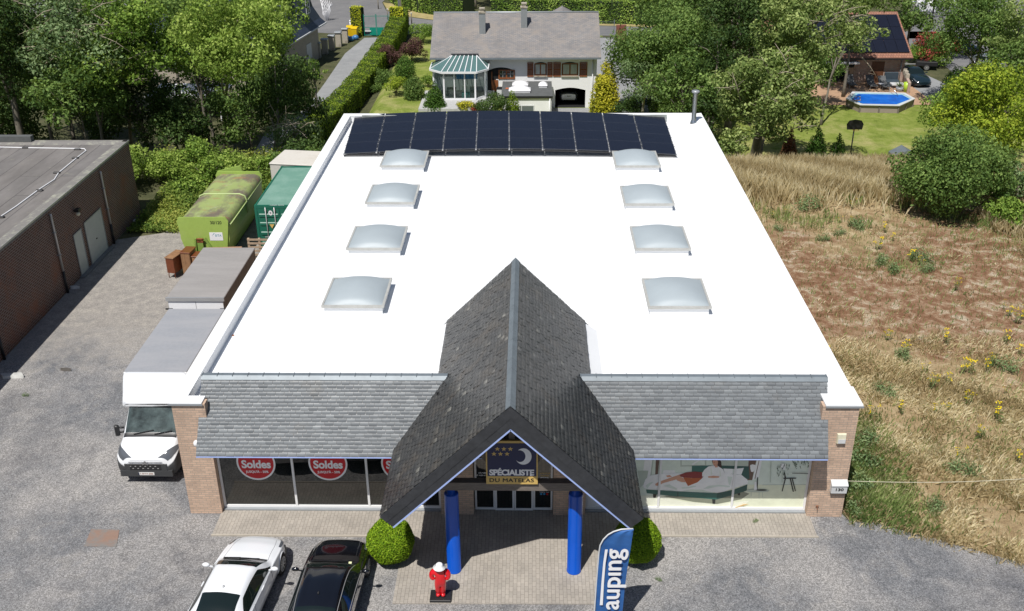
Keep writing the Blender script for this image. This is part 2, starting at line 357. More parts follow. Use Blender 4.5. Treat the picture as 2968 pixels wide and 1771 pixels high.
MT.update(
 gravel=gravel_mat(), field=field_mat(),
 earth=soil_mat('earth', [(.3, (.045, .05, .025)), (.5, (.08, .085, .04)), (.7, (.12, .11, .06))], .8, 10),
 lawn=soil_mat('lawn', [(.3, (.12, .165, .025)), (.5, (.19, .235, .045)), (.7, (.27, .29, .09))], .9, 9, .5, s0=.35, c0=(.36, .33, .14), lo=.5, hi=.7),
 drive=soil_mat('driveway_gravel', [(.3, (.24, .247, .255)), (.7, (.32, .325, .33))], .6, 22, .35),
 asphalt=soil_mat('asphalt', [(.3, (.15, .15, .158)), (.7, (.21, .207, .207))], .4, 25, .25),
 verge=soil_mat('dry_verge', [(.3, (.28, .24, .10)), (.7, (.45, .36, .18))], .9, 10, .5),
 paver=brick('concrete_paver', (.47, .425, .37), (.40, .365, .32), (.24, .215, .19), bw=.22, bh=.11, ms=.006, rot=math.pi/2, bmp=.25, patch=.9),
 brick=brick('pale_brick', (.74, .52, .38), (.56, .40, .30), (.42, .35, .29), bw=.235, bh=.082, ms=.008, patch=1.5),
 dbrick=brick('dark_brick', (.15, .065, .045), (.11, .055, .04), (.36, .30, .26), bw=.26, bh=.10, ms=.013, stain=(.24, .095, .05)),
 rbrick=brick('pink_brick', (.50, .27, .20), (.55, .42, .34), (.55, .50, .45), bw=.25, bh=.09, ms=.012),
 mem=plain('white_membrane', (.86, .87, .88), .5, var=.012, vs=.4), render=plain('white_render', (.82, .82, .82), .8, var=.02, vs=.8),
 alu=plain('white_alu', (.78, .78, .78), .35, var=.02), bluet=plain('blue_trim', (.36, .46, .80), .3, var=.03),
 blue=plain('blue_paint', (.002, .075, .46), .28, var=.04, coat=.4), dslatep=plain('black_slate_edge', (.035, .037, .042), .45, var=.25, vs=6),
 glass=glassy('shop_glass', (.006, .008, .008), .015, 1.6), cglass=glassy('car_glass', (.008, .014, .012), .02, 1.6),
 sglass=glassy('sill_glass', (.01, .012, .012), .05), hglass=glassy('house_glass', (.02, .03, .03), .04),
 wood=plain('weathered_oak', (.17, .145, .125), .85, var=.3, vs=6, stretch=(1, 8, 8)), timber=plain('brown_timber', (.23, .075, .025), .5, var=.25, vs=5, stretch=(1, 6, 1)),
 black=plain('black_plastic', (.018, .018, .02), .45, var=.1), rubber=plain('rubber', (.012, .012, .012), .8, var=.1),
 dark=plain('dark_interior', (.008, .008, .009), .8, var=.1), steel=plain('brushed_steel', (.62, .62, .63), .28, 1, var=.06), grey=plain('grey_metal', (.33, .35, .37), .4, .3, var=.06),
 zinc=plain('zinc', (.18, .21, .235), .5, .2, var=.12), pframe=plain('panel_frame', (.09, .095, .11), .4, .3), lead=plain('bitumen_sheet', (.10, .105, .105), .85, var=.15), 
 wpaint=plain('white_car_paint', (.80, .82, .85), .22, var=.008, coat=.8), kpaint=plain('black_car_paint', (.004, .004, .006), .12, var=.1, coat=1, ior=1.7),
 npaint=plain('navy_car_paint', (.01, .022, .028), .15, var=.05, coat=1), spaint=plain('silver_car_paint', (.45, .47, .5), .25, .6, var=.03, coat=.6),
 gwhite=plain('grey_white', (.60, .61, .62), .5, var=.05), boxroof=stained('grey_box_roof', (.31, .32, .345), (.37, .37, .385), .5, 1.0, .4, .8, stretch=(.4, 1.6, 1)),
 boxroof2=stained('grey_tarp_roof', (.30, .285, .275), (.37, .35, .34), .55, .9, .4, .75, stretch=(.3, 1.6, 1)),
 plate=plain('number_plate', (.72, .72, .70), .4, var=.02), red=plain('red_print', (.52, .002, .012), .35, var=.03), white=plain('white_print', (.82, .82, .84), .4, var=.01),
 navy=plain('navy_panel', (.006, .012, .07), .35, var=.05), gold=plain('gold_print', (.62, .42, .13), .45, var=.05), ink=plain('black_print', (.01, .01, .01), .4, var=.02),
 rlac=plain('red_lacquer', (.62, .006, .012), .18, var=.03, coat=.8), dome=plain('opal_dome', (.37, .42, .45), .5, var=.07, vs=.35), frame=plain('pale_frame', (.42, .42, .40), .45, var=.12, vs=4),
 rust=plain('rust', (.22, .07, .025), .8, var=.35, vs=7), lime=stained('lime_paint', (.33, .46, .10), (.36, .46, .14), .42, 1.2, .5, .8),
 limetop=None, cgreen=plain('container_green', (.012, .13, .085), .45, var=.12, vs=2), cgreent=stained('container_roof', (.03, .17, .12), (.10, .24, .19), .5, .8, .45, .75),
 beige=stained('beige_sheet', (.62, .59, .54), (.50, .46, .40), .6, 1, .5, .8), felt=None, plywood=plain('plywood', (.28, .15, .075), .6, var=.25, vs=4),
 maho=plain('mahogany', (.16, .045, .018), .3, var=.25, vs=4, stretch=(1, 8, 1)), palletw=plain('pallet_wood', (.36, .27, .19), .8, var=.2),
 orange=plain('terracotta', (.55, .14, .05), .6), yel=plain('yellow_bin', (.75, .50, .01), .4, var=.03), bbag=plain('blue_bag', (.05, .18, .38), .35, var=.2), tgreen=plain('teal_gate', (.0, .24, .17), .45, var=.05),
 water=None, bark=plain('bark', (.17, .15, .12), .9, var=.3, vs=4, bmp=.4, bs=20), palebark=plain('pale_bark', (.34, .28, .19), .9, var=.25, vs=5), deadbark=plain('bare_twig', (.42, .36, .27), .9, var=.2),
 stone=stained('old_stone', (.42, .38, .31), (.2, .17, .13), .9, 2), silver=plain('galvanised', (.5, .5, .5), .4, .5, var=.06), potg=plain('lime_pot', (.38, .55, .05), .35), deck=plain('wood_deck', (.42, .27, .17), .7, var=.15), poolw=plain('pool_wood', (.30, .25, .21), .8, var=.2, stretch=(.3, .3, 8)),
 solar=None, cloth=plain('flag_cloth', (.025, .11, .33), .6, var=.22, vs=2.2, stretch=(.4, 1, 1.6)), curtain=plain('curtain', (.55, .57, .55), .8, var=.2, vs=25, stretch=(1, 1, .05)), cream=plain('cream_plastic', (.66, .63, .48), .4),
)
def solar_mat():
    m, nt, b = _new('solar_cells'); b.inputs['Roughness'].default_value = .34; b.inputs['IOR'].default_value = 1.5
    tc = nt.nodes.new('ShaderNodeTexCoord'); t = nt.nodes.new('ShaderNodeTexBrick'); nt.links.new(tc.outputs['UV'], t.inputs[0]); t.offset = 0
    t.inputs['Color1'].default_value = (.0075, .009, .018, 1); t.inputs['Color2'].default_value = (.009, .011, .022, 1); t.inputs['Mortar'].default_value = (.016, .018, .03, 1)
    t.inputs['Scale'].default_value = 1; t.inputs['Brick Width'].default_value = .165; t.inputs['Row Height'].default_value = .165; t.inputs['Mortar Size'].default_value = .004
    nt.links.new(t.outputs[0], b.inputs['Base Color']); return m
def moss_mat():
    m, nt, b = _new('mossy_lime_roof')
    base = mix(nt, noise(nt, 1.2, 5), (.26, .33, .10), (.34, .40, .16))
    col = mix(nt, ramp(nt, noise(nt, .55, 5, .7, w=(1.5, .8, 1)), [(.42, 0), (.58, 1)]), base, (.16, .135, .10))
    col = mix(nt, ramp(nt, noise(nt, .9, 6, .75, w=(1.2, 2, 1)), [(.55, 0), (.68, .9)]), col, (.33, .18, .09))
    col = mix(nt, ramp(nt, noise(nt, 2.5, 6, .8), [(.58, 0), (.7, .8)]), col, (.40, .42, .33))
    nt.links.new(col, b.inputs['Base Color']); b.inputs['Roughness'].default_value = .7; return m
def felt_mat():
    m, nt, b = _new('roofing_felt')
    tc = nt.nodes.new('ShaderNodeTexCoord'); t = nt.nodes.new('ShaderNodeTexBrick'); nt.links.new(tc.outputs['UV'], t.inputs[0]); t.offset = .3
    t.inputs['Color1'].default_value = (.17, .16, .155, 1); t.inputs['Color2'].default_value = (.20, .185, .175, 1); t.inputs['Mortar'].default_value = (.07, .065, .065, 1)
    t.inputs['Scale'].default_value = 1; t.inputs['Brick Width'].default_value = 9; t.inputs['Row Height'].default_value = 1.0; t.inputs['Mortar Size'].default_value = .018
    mp = nt.nodes.new('ShaderNodeMapping'); mp.inputs['Rotation'].default_value = (0, 0, math.pi/2); nt.links.new(tc.outputs['UV'], mp.inputs[0]); nt.links.new(mp.outputs[0], t.inputs[0])
    col = mix(nt, .7, t.outputs[0], ramp(nt, noise(nt, .5, 6, .7, w=(1.6, .5, 1)), [(.3, .55), (.7, 1.25)]), 'MULTIPLY')
    col = mix(nt, ramp(nt, noise(nt, 1.6, 6, .75), [(.6, 0), (.72, .5)]), col, (.30, .29, .22))
    nt.links.new(col, b.inputs['Base Color']); b.inputs['Roughness'].default_value = .9; return m
def water_mat():
    m, nt, b = _new('pool_cover')
    nt.links.new(ramp(nt, noise(nt, 1.2, 3), [(.3, (.0, .10, .52)), (.7, (.01, .17, .70))]), b.inputs['Base Color'])
    b.inputs['Roughness'].default_value = .25; bump(nt, b, noise(nt, 5, 3), .3, .03); return m
MT['solar'] = solar_mat(); MT['limetop'] = moss_mat(); MT['felt'] = felt_mat(); MT['water'] = water_mat()
MT['slate'] = by_rnd('grey_slate', [(0, (.145, .157, .168)), (.5, (.185, .199, .212)), (1, (.235, .252, .264))], rough=.45, var=.25, vs=5, patch=(.6, .60, .78, (.20, .17, .13), .45))
MT['dslate'] = by_rnd('dark_slate', [(0, (.055, .055, .056)), (.6, (.082, .081, .079)), (.93, (.13, .125, .115)), (1, (.27, .26, .23))], rough=.42, var=.45, vs=4, patch=(.9, .5, .72, (.13, .10, .07), .6))
MT['hslate'] = brick('house_slate', (.31, .285, .27), (.235, .232, .238), (.14, .13, .13), bw=.35, bh=.14, ms=.008, bmp=.3, stain=(.27, .235, .205), patch=.6)
MT['mslate'] = plain('mansard_slate', (.035, .045, .07), .4, var=.3, vs=3)
MT['rtile'] = brick('red_tile', (.42, .20, .13), (.33, .16, .11), (.16, .08, .06), bw=.25, bh=.3, ms=.02, bmp=.6)
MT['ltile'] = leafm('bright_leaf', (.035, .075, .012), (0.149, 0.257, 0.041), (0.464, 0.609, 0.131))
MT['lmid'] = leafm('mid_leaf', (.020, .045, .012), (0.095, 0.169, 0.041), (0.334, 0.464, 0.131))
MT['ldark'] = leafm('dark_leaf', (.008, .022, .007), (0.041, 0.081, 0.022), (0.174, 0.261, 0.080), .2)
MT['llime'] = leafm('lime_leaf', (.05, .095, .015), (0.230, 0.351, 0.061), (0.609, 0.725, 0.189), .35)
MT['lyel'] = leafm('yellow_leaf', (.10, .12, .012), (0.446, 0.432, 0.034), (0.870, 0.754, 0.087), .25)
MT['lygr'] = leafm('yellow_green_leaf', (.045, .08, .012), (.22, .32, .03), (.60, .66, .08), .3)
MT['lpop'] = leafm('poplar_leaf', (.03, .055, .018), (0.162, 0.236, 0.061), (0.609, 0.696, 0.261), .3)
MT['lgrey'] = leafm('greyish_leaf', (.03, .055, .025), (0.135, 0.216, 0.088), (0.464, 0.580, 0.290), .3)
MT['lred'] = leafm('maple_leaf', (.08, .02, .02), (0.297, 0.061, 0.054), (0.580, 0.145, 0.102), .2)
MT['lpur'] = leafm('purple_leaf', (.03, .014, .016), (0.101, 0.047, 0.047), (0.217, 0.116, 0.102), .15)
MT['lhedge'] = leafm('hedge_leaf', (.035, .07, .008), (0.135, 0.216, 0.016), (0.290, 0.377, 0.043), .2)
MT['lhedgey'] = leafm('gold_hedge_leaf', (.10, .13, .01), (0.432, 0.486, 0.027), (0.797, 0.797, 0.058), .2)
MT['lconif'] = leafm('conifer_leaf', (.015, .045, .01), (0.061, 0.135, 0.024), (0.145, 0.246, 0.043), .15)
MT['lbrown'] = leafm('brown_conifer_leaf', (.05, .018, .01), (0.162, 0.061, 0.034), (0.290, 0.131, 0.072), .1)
MT['lball'] = leafm('topiary_leaf', (.05, .10, .008), (0.189, 0.338, 0.016), (0.406, 0.551, 0.036), .25)
MT['blond'] = by_rnd('dry_blades', [(0, (.36, .26, .13)), (.5, (.62, .50, .29)), (1, (.84, .73, .50))], rough=.7, var=.1, transl=.3)
MT['gblade'] = by_rnd('green_blades', [(0, (.09, .15, .035)), (.5, (.20, .28, .08)), (1, (.40, .44, .18))], rough=.6, var=.1, transl=.25)
MT['ygf'] = plain('yellow_petals', (.75, .56, .01), .6, var=.1)
# ------------------------------------------------------------------ the setting
rng = np.random.default_rng(7); rnd_ = random.Random(5)
def drape(name, poly, dz, mat, step=1.0, attrs=None, wob=0.0, kind='structure'):
    """a sheet with the outline poly, laid dz above the terrain"""
    if wob:
        q = []
        for i, a in enumerate(poly):
            b = poly[(i+1) % len(poly)]; L = math.dist(a, b); n = max(1, int(L/.7))
            for k in range(n):
                t = k/n; q.append((a[0]+(b[0]-a[0])*t+rnd_.uniform(-wob, wob), a[1]+(b[1]-a[1])*t+rnd_.uniform(-wob, wob)))
        poly = q
    bm = bmesh.new(); bm.faces.new([bm.verts.new((x, y, 0)) for x, y in poly])
    xs = [p[0] for p in poly]; ys = [p[1] for p in poly]
    for ax, lo, hi in ((0, min(xs), max(xs)), (1, min(ys), max(ys))):
        v = math.ceil(lo/step)*step
        while v < hi:
            n = (1, 0, 0) if ax == 0 else (0, 1, 0); c = (v, 0, 0) if ax == 0 else (0, v, 0)
            bmesh.ops.bisect_plane(bm, geom=bm.verts[:]+bm.edges[:]+bm.faces[:], plane_co=c, plane_no=n); v += step
    bmesh.ops.triangulate(bm, faces=bm.faces[:])
    for v in bm.verts: v.co.z = float(T(v.co.x, v.co.y))+dz
    for f in bm.faces:
        if f.normal.z < 0: f.normal_flip()
    bm.normal_update()
    for f in bm.faces:
        if f.normal.z < 0: f.normal_flip()
    me = bpy.data.meshes.new(name); bm.to_mesh(me); bm.free()
    for p in me.polygons: p.use_smooth = True
    if attrs:
        for an, fn in attrs.items():
            a = me.attributes.new(an, 'FLOAT', 'POINT')
            for i, v in enumerate(me.vertices): a.data[i].value = fn(v.co.x, v.co.y)
    uv = me.uv_layers.new(name='uv')
    for l in me.loops: uv.data[l.index].uv = me.vertices[l.vertex_index].co.xy
    me.materials.append(mat); o = bpy.data.objects.new(name, me); COL.objects.link(o)
    if kind: o['kind'] = kind
    return o
# the one ground sheet, fine near the buildings, coarse to the horizon
xs = np.concatenate([[-700, -300, -120], np.arange(-60, 100, 1.5), [130, 300, 700]]); ys = np.concatenate([[-300, -80], np.arange(-30, 140, 1.5), [170, 300, 900]])
X, Y = np.meshgrid(xs, ys); Z = T(X, Y)-.012
V = np.stack([X.ravel(), Y.ravel(), Z.ravel()], 1); nx = len(xs)
I = np.array([(j*nx+i, j*nx+i+1, (j+1)*nx+i+1, (j+1)*nx+i) for j in range(len(ys)-1) for i in range(nx-1)])
tag(np_mesh('ground', V, I, MT['earth'], smooth=True), kind='structure')

FE = [gat(2060, 1262), gat(2130, 1268), gat(2200, 1290), gat(2310, 1318), gat(2400, 1345), gat(2487, 1368)]
yard = [(-45, -30), (45, -30), (45, -6)]+[(p.x+.0, p.y) for p in FE[::-1]]+[(20.7, .1), (20.7, 6), (-.05, 6), (-.05, 24), (-4.5, 27.6), (-7.5, 25.5), (-8.6, 23.5), (-10.7, 22.6), (-10.7, -2), (-45, -2)]
drape('gravel_yard', yard, 0, MT['gravel'], 2.0, wob=.0)
def blob(x, y, L): return max([0]+[w*math.exp(-((x-cx)/rx)**2-((y-cy)/ry)**2) for cx, cy, rx, ry, w in L])
BR = [(29, 16, 7, 6, 1), (24, 17, 4, 6, .95), (33, 10, 4, 5, .9), (36, 20, 8, 8, 1), (24, 23, 4, 3, .6)]
GR = [(21.6, 1.5, 1.3, 3.2, .62), (22.0, 5, 1.4, 2, .3), (26, 4, 3, 1.5, .25), (29, 19.5, 2.2, 1, .5), (25, 25.5, 1, 1, .5), (33, 6, 3, 3, .3), (37, 24, 4, 3, .4), (35, 14, 2, 2, .3)]
field = [(20.75, .4)]+[(p.x, p.y) for p in FE]+[(48, -6), (60, -6), (60, 40), (43, 37.5), (20.75, 37.5)]
drape('field', field, .004, MT['field'], .5, {'brown': lambda x, y: blob(x, y, BR), 'green': lambda x, y: blob(x, y, GR)})
drape('lawn', [(29, 41), (60, 41), (60, 62), (47, 66), (30, 68), (29, 55)], .004, MT['lawn'], 1.0)
drape('garden_lawn', [(-3.4, 46), (29, 46), (29, 60), (20, 66), (19, 96), (-3.2, 96)], .004, MT['lawn'], 1.0)
dl = [gat(*p) for p in [(945, 90), (900, 165), (868, 200), (820, 262), (780, 300), (735, 345), (700, 392), (600, 400), (640, 330), (690, 300), (745, 262), (790, 200), (838, 130), (885, 92)]]
drape('driveway', [(p.x, p.y) for p in dl], .008, MT['drive'], 1.0)
rt = [gat(*p) for p in [(-40, -20), (900, -25), (930, 8), (985, 38), (1060, 62), (1200, 72), (1500, 88), (1640, 92), (1640, 62), (1500, 60), (1060, 60)]]
road = [(-60, 150), (-9, 128), (-9.5, 116), (-8.2, 110), (-5, 105.5), (0, 102.2), (30, 97.5), (60, 95), (60, 91), (30, 92.8), (-2, 95), (-9, 93.8), (-12, 95), (-40, 104), (-60, 108)]
drape('road', road, .008, MT['asphalt'], 3.0)
drape('dry_verge', [(-9.4, 116), (-8.0, 110.2), (-4.9, 105.8), (0.1, 102.4), (30, 97.7), (30, 100), (3, 103.5), (-3, 108.5), (-6.5, 114)], .012, MT['verge'], 3.0)
gp = [gat(*p) for p in [(1453, 88), (1520, 92), (1500, 180), (1540, 260), (1400, 262), (1455, 215)]]
drape('side_drive', [(16.8, 92.5), (20.5, 92.2), (20.8, 78), (21.5, 66), (21, 60), (10, 60), (12.5, 62.4), (16.7, 62.4)], .012, MT['drive'], 1.5)
rd2 = [gat(*p) for p in [(2487, 120), (2487, -5), (2280, -5), (2225, 40), (2205, 90), (2212, 128), (2260, 130), (2330, 190)]]
drape('side_street', [(p.x, p.y) for p in rd2], .008, MT['asphalt'], 3.0)
rd3 = [gat(*p) for p in [(2200, 150), (2255, 185), (2310, 210), (2295, 252), (2222, 250), (2196, 215)]]
drape('parking_gravel', [(p.x, p.y) for p in rd3], .014, MT['drive'], 1.0)
drape('pool_terrace', [(36, 63.2), (46.8, 63.2), (46.8, 71.2), (36, 71.2)], .02, MT['deck'], 1.5)
# concrete paving in front of the shop, a real step above the gravel
mb = MB(); mb.box(1.0, 6.95, -1.07, .30, -.05, .035); mb.prism([(6.95, -4.02, -.05), (12.72, -3.98, -.05), (14.75, -.98, -.05), (14.75, .30, -.05), (6.95, .30, -.05)], (0, 0, .0852)); mb.box(14.753, 19.62, -.98, .30, -.05, .035)
tag(mb.build('paving', MT['paver']), kind='structure')
mb = MB(); mb.box(.98, 7.0, -1.12, -1.073, -.05, .05); mb.box(14.7, 19.65, -1.03, -.983, -.05, .05)
tag(mb.build('kerb', plain('kerb_concrete', (.42, .38, .32), .9)), kind='structure')
mb = MB(); a = [at(*p, z=.006) for p in [(222, 1285), (290, 1287), (283, 1328), (204, 1327)]]; mb.prism([tuple(p) for p in a], (0, 0, .006))
tag(mb.build('rusty_ground_cover', stained('rusty_cover', (.26, .17, .13), (.20, .19, .18), .9, 1.5, .45, .6)), 'flat rusty square cover set in the gravel left of the white coupe', 'manhole cover')
mb = MB(); mb.box(1.5, 7.6, 56.4, 62.4, -4.2, -2.40); mb.build('garden_terrace', plain('pale_terrace', (.45, .45, .45), .8), kind='structure')
# ------------------------------------------------------------------ the bedding shop
GX, GZ, GY = 10.32, 6.49, -3.9                     # gable ridge
def gable_z(x): return GZ-abs(x-GX)*.986
def slates(name, O, U, V, W, Hh, mat, parent, keep=None, sw=.26, rh=.118, th=.0042, seed=1, xl=None, xr=None):
    """O origin at the eave, U along, V up the slope; real overlapping slates"""
    r = random.Random(seed); O, U, V = Vector(O), Vector(U).normalized(), Vector(V).normalized(); Nn = U.cross(V).normalized()
    vs, fs, cs = [], [], []
    rows = int(Hh/rh+.5)
    for i in range(rows):
        v0 = i*rh; v1 = min(Hh, v0+rh*1.18); off = -(i % 2)*sw/2-.06*r.random()
        a0 = xl(v0/Hh) if xl else 0; a1 = xr(v0/Hh) if xr else W
        u = off
        while u < W:
            u0, u1 = max(u+.003, a0), min(u+sw-.003, a1); u += sw
            if u1-u0 < .03: continue
            c = O+U*((u0+u1)/2)+V*(v0+rh/2)
            if keep and not keep(c): continue
            d0 = v0+r.uniform(-.006, .006); t = th*r.uniform(.7, 1.5); ck = .012*r.random()
            P = [O+U*(u0+ck)+V*d0+Nn*t*2.0, O+U*(u1-ck)+V*(d0+r.uniform(-.003, .003))+Nn*t*2.0, O+U*u1+V*v1+Nn*.001, O+U*u0+V*v1+Nn*.001,
                 O+U*(u0+ck)+V*d0-Nn*.004, O+U*(u1-ck)+V*d0-Nn*.004]
            b = len(vs); vs += [tuple(p) for p in P]; fs += [(b, b+1, b+2, b+3), (b+4, b+5, b+1, b)]
            q = min(1, max(0, r.gauss(.5, .21))) ; cs += [q, q*.6]
    off = org(parent)
    return np_mesh(name, np.array(vs)-np.array(off), np.array(fs), mat, cs, parent)
shop = thing('bedding_shop', 'long pale brick bedding shop with white flat roof, slate front and gabled porch', 'shop', (10.3, 0, 0))
ZR = 3.75; ZP = 4.14
mb = MB()
# outer walls (one brick skin with its returns; openings left free)
mb.box(.02, .30, .0, 31.6, 0, ZP-.055); mb.box(20.34, 20.62, .0, 31.6, 0, ZP-.085); mb.box(.30, 20.34, 31.32, 31.6, -4.2, ZP-.085)
mb.box(.302, 1.03, .001, .30, 0, ZP-.056); mb.box(19.53, 20.338, .001, .30, 0, ZP-.06)          # corner piers
mb.prism([(8.02, -.02, .03), (9.05, -.02, .03), (9.05, -.02, gable_z(9.05)-.4), (8.02, -.02, gable_z(8.02)-.4)], (0, .3, 0)); mb.prism([(11.55, -.02, .03), (12.56, -.02, .03), (12.56, -.02, gable_z(12.56)-.4), (11.55, -.02, gable_z(11.55)-.4)], (0, .3, 0))           # piers beside the entrance
mb.box(.302, 1.03, .302, .45, .0, 3.6); mb.box(19.53, 20.338, .302, .45, .0, 3.6)
mb.build('wall', MT['brick'], shop)
mb = MB(); mb.box(.31, 20.33, .40, 31.3, ZR-.2, ZR); mb.build('flat_roof', MT['mem'], shop)
mb = MB()   # parapet: coping and inner upstand
mb.box(.301, .40, .301, 31.3, ZR-.02, ZP-.055); mb.box(.401, 20.26, 31.2, 31.31, ZR-.02, ZP-.055)
mb.box(-.03, .42, -.04, 31.65, ZP-.05, ZP); mb.box(.421, 20.2, 31.19, 31.65, ZP-.05, ZP); mb.box(.421, .95, -.04, .40, ZP-.05, ZP-.001)
mb.prism([(18.9, .41, ZR+.003), (20.0, .41, ZP-.06), (20.64, .41, ZP), (20.64, .41, ZP-.08), (18.9, .41, ZR-.1)], (0, 31.24, 0)); mb.box(19.6, 20.70, -.04, 1.045, ZP-.05, ZP+.012)
mb.build('parapet', MT['mem'], shop)
mb = MB(); mb.box(1.1, 18.6, 31.10, 31.197, ZR, ZP+.03); mb.build('back_sheet', plain('grey_green_sheet', (.26, .28, .27), .7, var=.3, vs=1.5), shop)
mb = MB(); mb.box(-.06, .98, -.062, -.041, ZP-.085, ZP-.02); mb.box(19.6, 20.72, -.062, -.041, ZP-.085, ZP-.02); mb.build('coping_edge', MT['grey'], shop)
# slate front
E0, E1 = Vector((.85, -.90, 2.83)), Vector((19.62, -.90, 2.83)); R0, R1 = Vector((.70, 1.0, 4.47)), Vector((19.87, 1.0, 4.47))
Vs = Vector((0, R0.y-E0.y, R0.z-E0.z)); Ls = Vs.length
core = MB(); core.prism([(.86, -.88, 2.80), (19.61, -.88, 2.80), (19.61, .35, 2.80), (.86, .35, 2.80)], (0, 0, .03))
core.loft([[tuple(E0+Vector((.01, 0, -.012))), tuple(E1+Vector((-.01, 0, -.012))), tuple(R1+Vector((-.01, 0, -.012))), tuple(R0+Vector((.01, 0, -.012)))], [(.86, -.86, 2.79), (19.61, -.86, 2.79), (19.86, 1.02, 3.7), (.71, 1.02, 3.7)]][::-1], 0)
core.build('slate_roof_core', MT['dslatep'], shop)
keepL = lambda c: c.z > gable_z(c.x)-.45 or abs(c.x-GX) > 3.7
xl = lambda t: .0-.15*t; xr = lambda t: 18.77+.25*t
O = Vector((.85, E0.y, E0.z))
kl = lambda c: c.x < GX and keepL(c); kr = lambda c: c.x > GX and keepL(c)
s1 = slates('slate_roof', (.70, E0.y, E0.z), (1, 0, 0), Vs, 19.3, Ls, MT['slate'], shop, kl, sw=.265, seed=3, xl=lambda t: .15-.15*t)
s2 = slates('slate_roof', (.70, E0.y, E0.z), (1, 0, 0), Vs, 19.3, Ls, MT['slate'], shop, kr, sw=.265, seed=4, xr=lambda t: 18.92+.25*t)
for x0, x1 in ((.70, 8.3), (12.35, 19.87)):   # ridge strips with seams
    mb = MB()
    mb.prism([(x0, .90, 4.405), (x0, 1.0, 4.505), (x0, 1.16, 4.505), (x0, 1.16, 4.1), (x0, 1.14, 4.1), (x0, 1.14, 4.46), (x0, 1.01, 4.46), (x0, .91, 4.375)], (x1-x0, 0, 0))
    n = int((x1-x0)/.45)
    for i in range(n+1):
        x = x0+.02+i*(x1-x0-.04)/n; mb.box(x-.008, x+.008, .97, 1.165, 4.44, 4.525)
    mb.build('ridge_strip', MT['zinc'], shop)
mb = MB(); mb.box(.86, 19.6, -.92, -.895, 2.785, 2.81); mb.build('eave_trim', MT['bluet'], shop)
mb = MB(); mb.box(1.03, 8.02, -.86, .27, 2.74, 2.785); mb.box(12.56, 19.53, -.86, .27, 2.74, 2.785); mb.build('soffit', MT['render'], shop)
# porch gable
cosg = 1/math.hypot(1, .986); BY = 5.42
EL = Vector((GX-3.56, GY, gable_z(GX-3.56))); ER = Vector((GX+3.56, GY, gable_z(GX+3.56)))
Lg = 3.56/cosg
mb = MB()
for s in (-1, 1):
    o_ = Vector((GX, GY+.02, GZ-.03)); e_ = Vector((GX+s*3.54, GY+.02, GZ-.03-3.54*.986)); nn = Vector((-s*.986, 0, -1)).normalized()*.10
    mb.prism([tuple(o_), tuple(e_), tuple(e_+nn), tuple(o_+Vector((0, 0, -.141)))], (0, .0+4.6, 0))
    e2 = Vector((GX+s*2.35, .75, GZ-.03-2.35*.986)); o2 = Vector((GX, .72, GZ-.03))
    mb.prism([tuple(o2), tuple(e2), tuple(e2+nn), tuple(o2+Vector((0, 0, -.141)))], (0, BY-.74, 0))
mb.build('gable_roof_core', MT['dslatep'], shop)
def keepg(c): 
    # below the flat roof or the slate front the porch roof ends
    if c.y > 1.05: return c.z > 4.12
    zf = E0.z+(c.y-E0.y)*(Vs.z/Vs.y)
    return c.z > zf-.30 if c.y > -.95 else True
for s in (-1, 1):
    Od = Vector((GX+s*3.56, GY if s < 0 else BY, EL.z)); Ud = Vector((0, 1, 0)) if s > 0 else Vector((0, -1, 0))
    Vd = Vector((-s, 0, .986))
    Od = Vector((GX+s*3.56, BY if s < 0 else GY, EL.z))
    slates('gable_slates', Od, Ud, Vd, BY-GY, Lg, MT['dslate'], shop, keepg, sw=.20, rh=.15, seed=8+s, th=.007)
mb = MB()   # back gable wall, slate hung, and upstands where the porch roof meets the membrane
hw = (GZ-ZR)/.986
mb.prism([(GX-hw+.03, BY-.03, ZR), (GX+hw-.03, BY-.03, ZR), (GX, BY-.03, GZ-.05)], (0, .04, 0)); mb.build('back_gable', MT['dslatep'], shop)
mb = MB()
for s in (-1, 1):
    a = GX+s*(hw+.04); b = GX+s*(2.26)
    mb = MB(); mb.prism([(a, 1.2, ZR), (b, 1.2, ZR+.42), (b-s*.02, 1.2, ZR+.42), (a-s*.1, 1.2, ZR)], (0, BY-1.2, 0))
    mb.build('upstand', MT['mem'], shop)
mb = MB()   # lead ridge of the porch
for i in range(34):
    y0 = GY-.02+i*.274
    for s in (-1, 1): mb.prism([(GX, y0, GZ+.045+.006*(i % 2)), (GX+s*.13, y0, GZ-.085), (GX+s*.13, y0, GZ-.105), (GX, y0, GZ+.015)], (0, .27, 0))
mb.build('porch_ridge', MT['zinc'], shop)
mb = MB(); tr = MB(); r_ = random.Random(3)   # barge boards hung with slate and their blue-white trims
for s in (-1, 1):
    d = Vector((s, 0, -.986)).normalized(); nn = Vector((-s*.986, 0, -1)).normalized()
    L = Lg-.02; n = 13
    for i in range(n):
        a = Vector((GX, GY, GZ-.01))+d*(L*i/n); b = Vector((GX, GY, GZ-.01))+d*(L*(i+1)/n)
        for k in range(2):
            h0, h1 = .235*k, .235*(k+1)+.01
            pa, pb = a+nn*h0, b+nn*h0; pc, pd = b+nn*h1, a+nn*h1
            if i == 0: pa = Vector((GX, GY, GZ-.01-h0*1.41)); pd = Vector((GX, GY, GZ-.01-h1*1.41))
            yo = -.018-.012*(1-k)-r_.random()*.006-(.004 if i % 2 else 0)
            mb.prism([tuple(p+Vector((0, yo, 0))) for p in (pa, pb, pc, pd)], (0, .05, 0))
    a = Vector((GX, GY-.03, GZ-.01-.48*1.41)); b = Vector((GX, GY-.03, GZ-.01))+d*L+nn*.48
    tr.bar(a+nn*.008, b+nn*.008, .04, .014, 0, up=(0, 1, 0))
mb.build('barge_board', MT['dslatep'], shop); tr.build('barge_trim', MT['bluet'], shop)
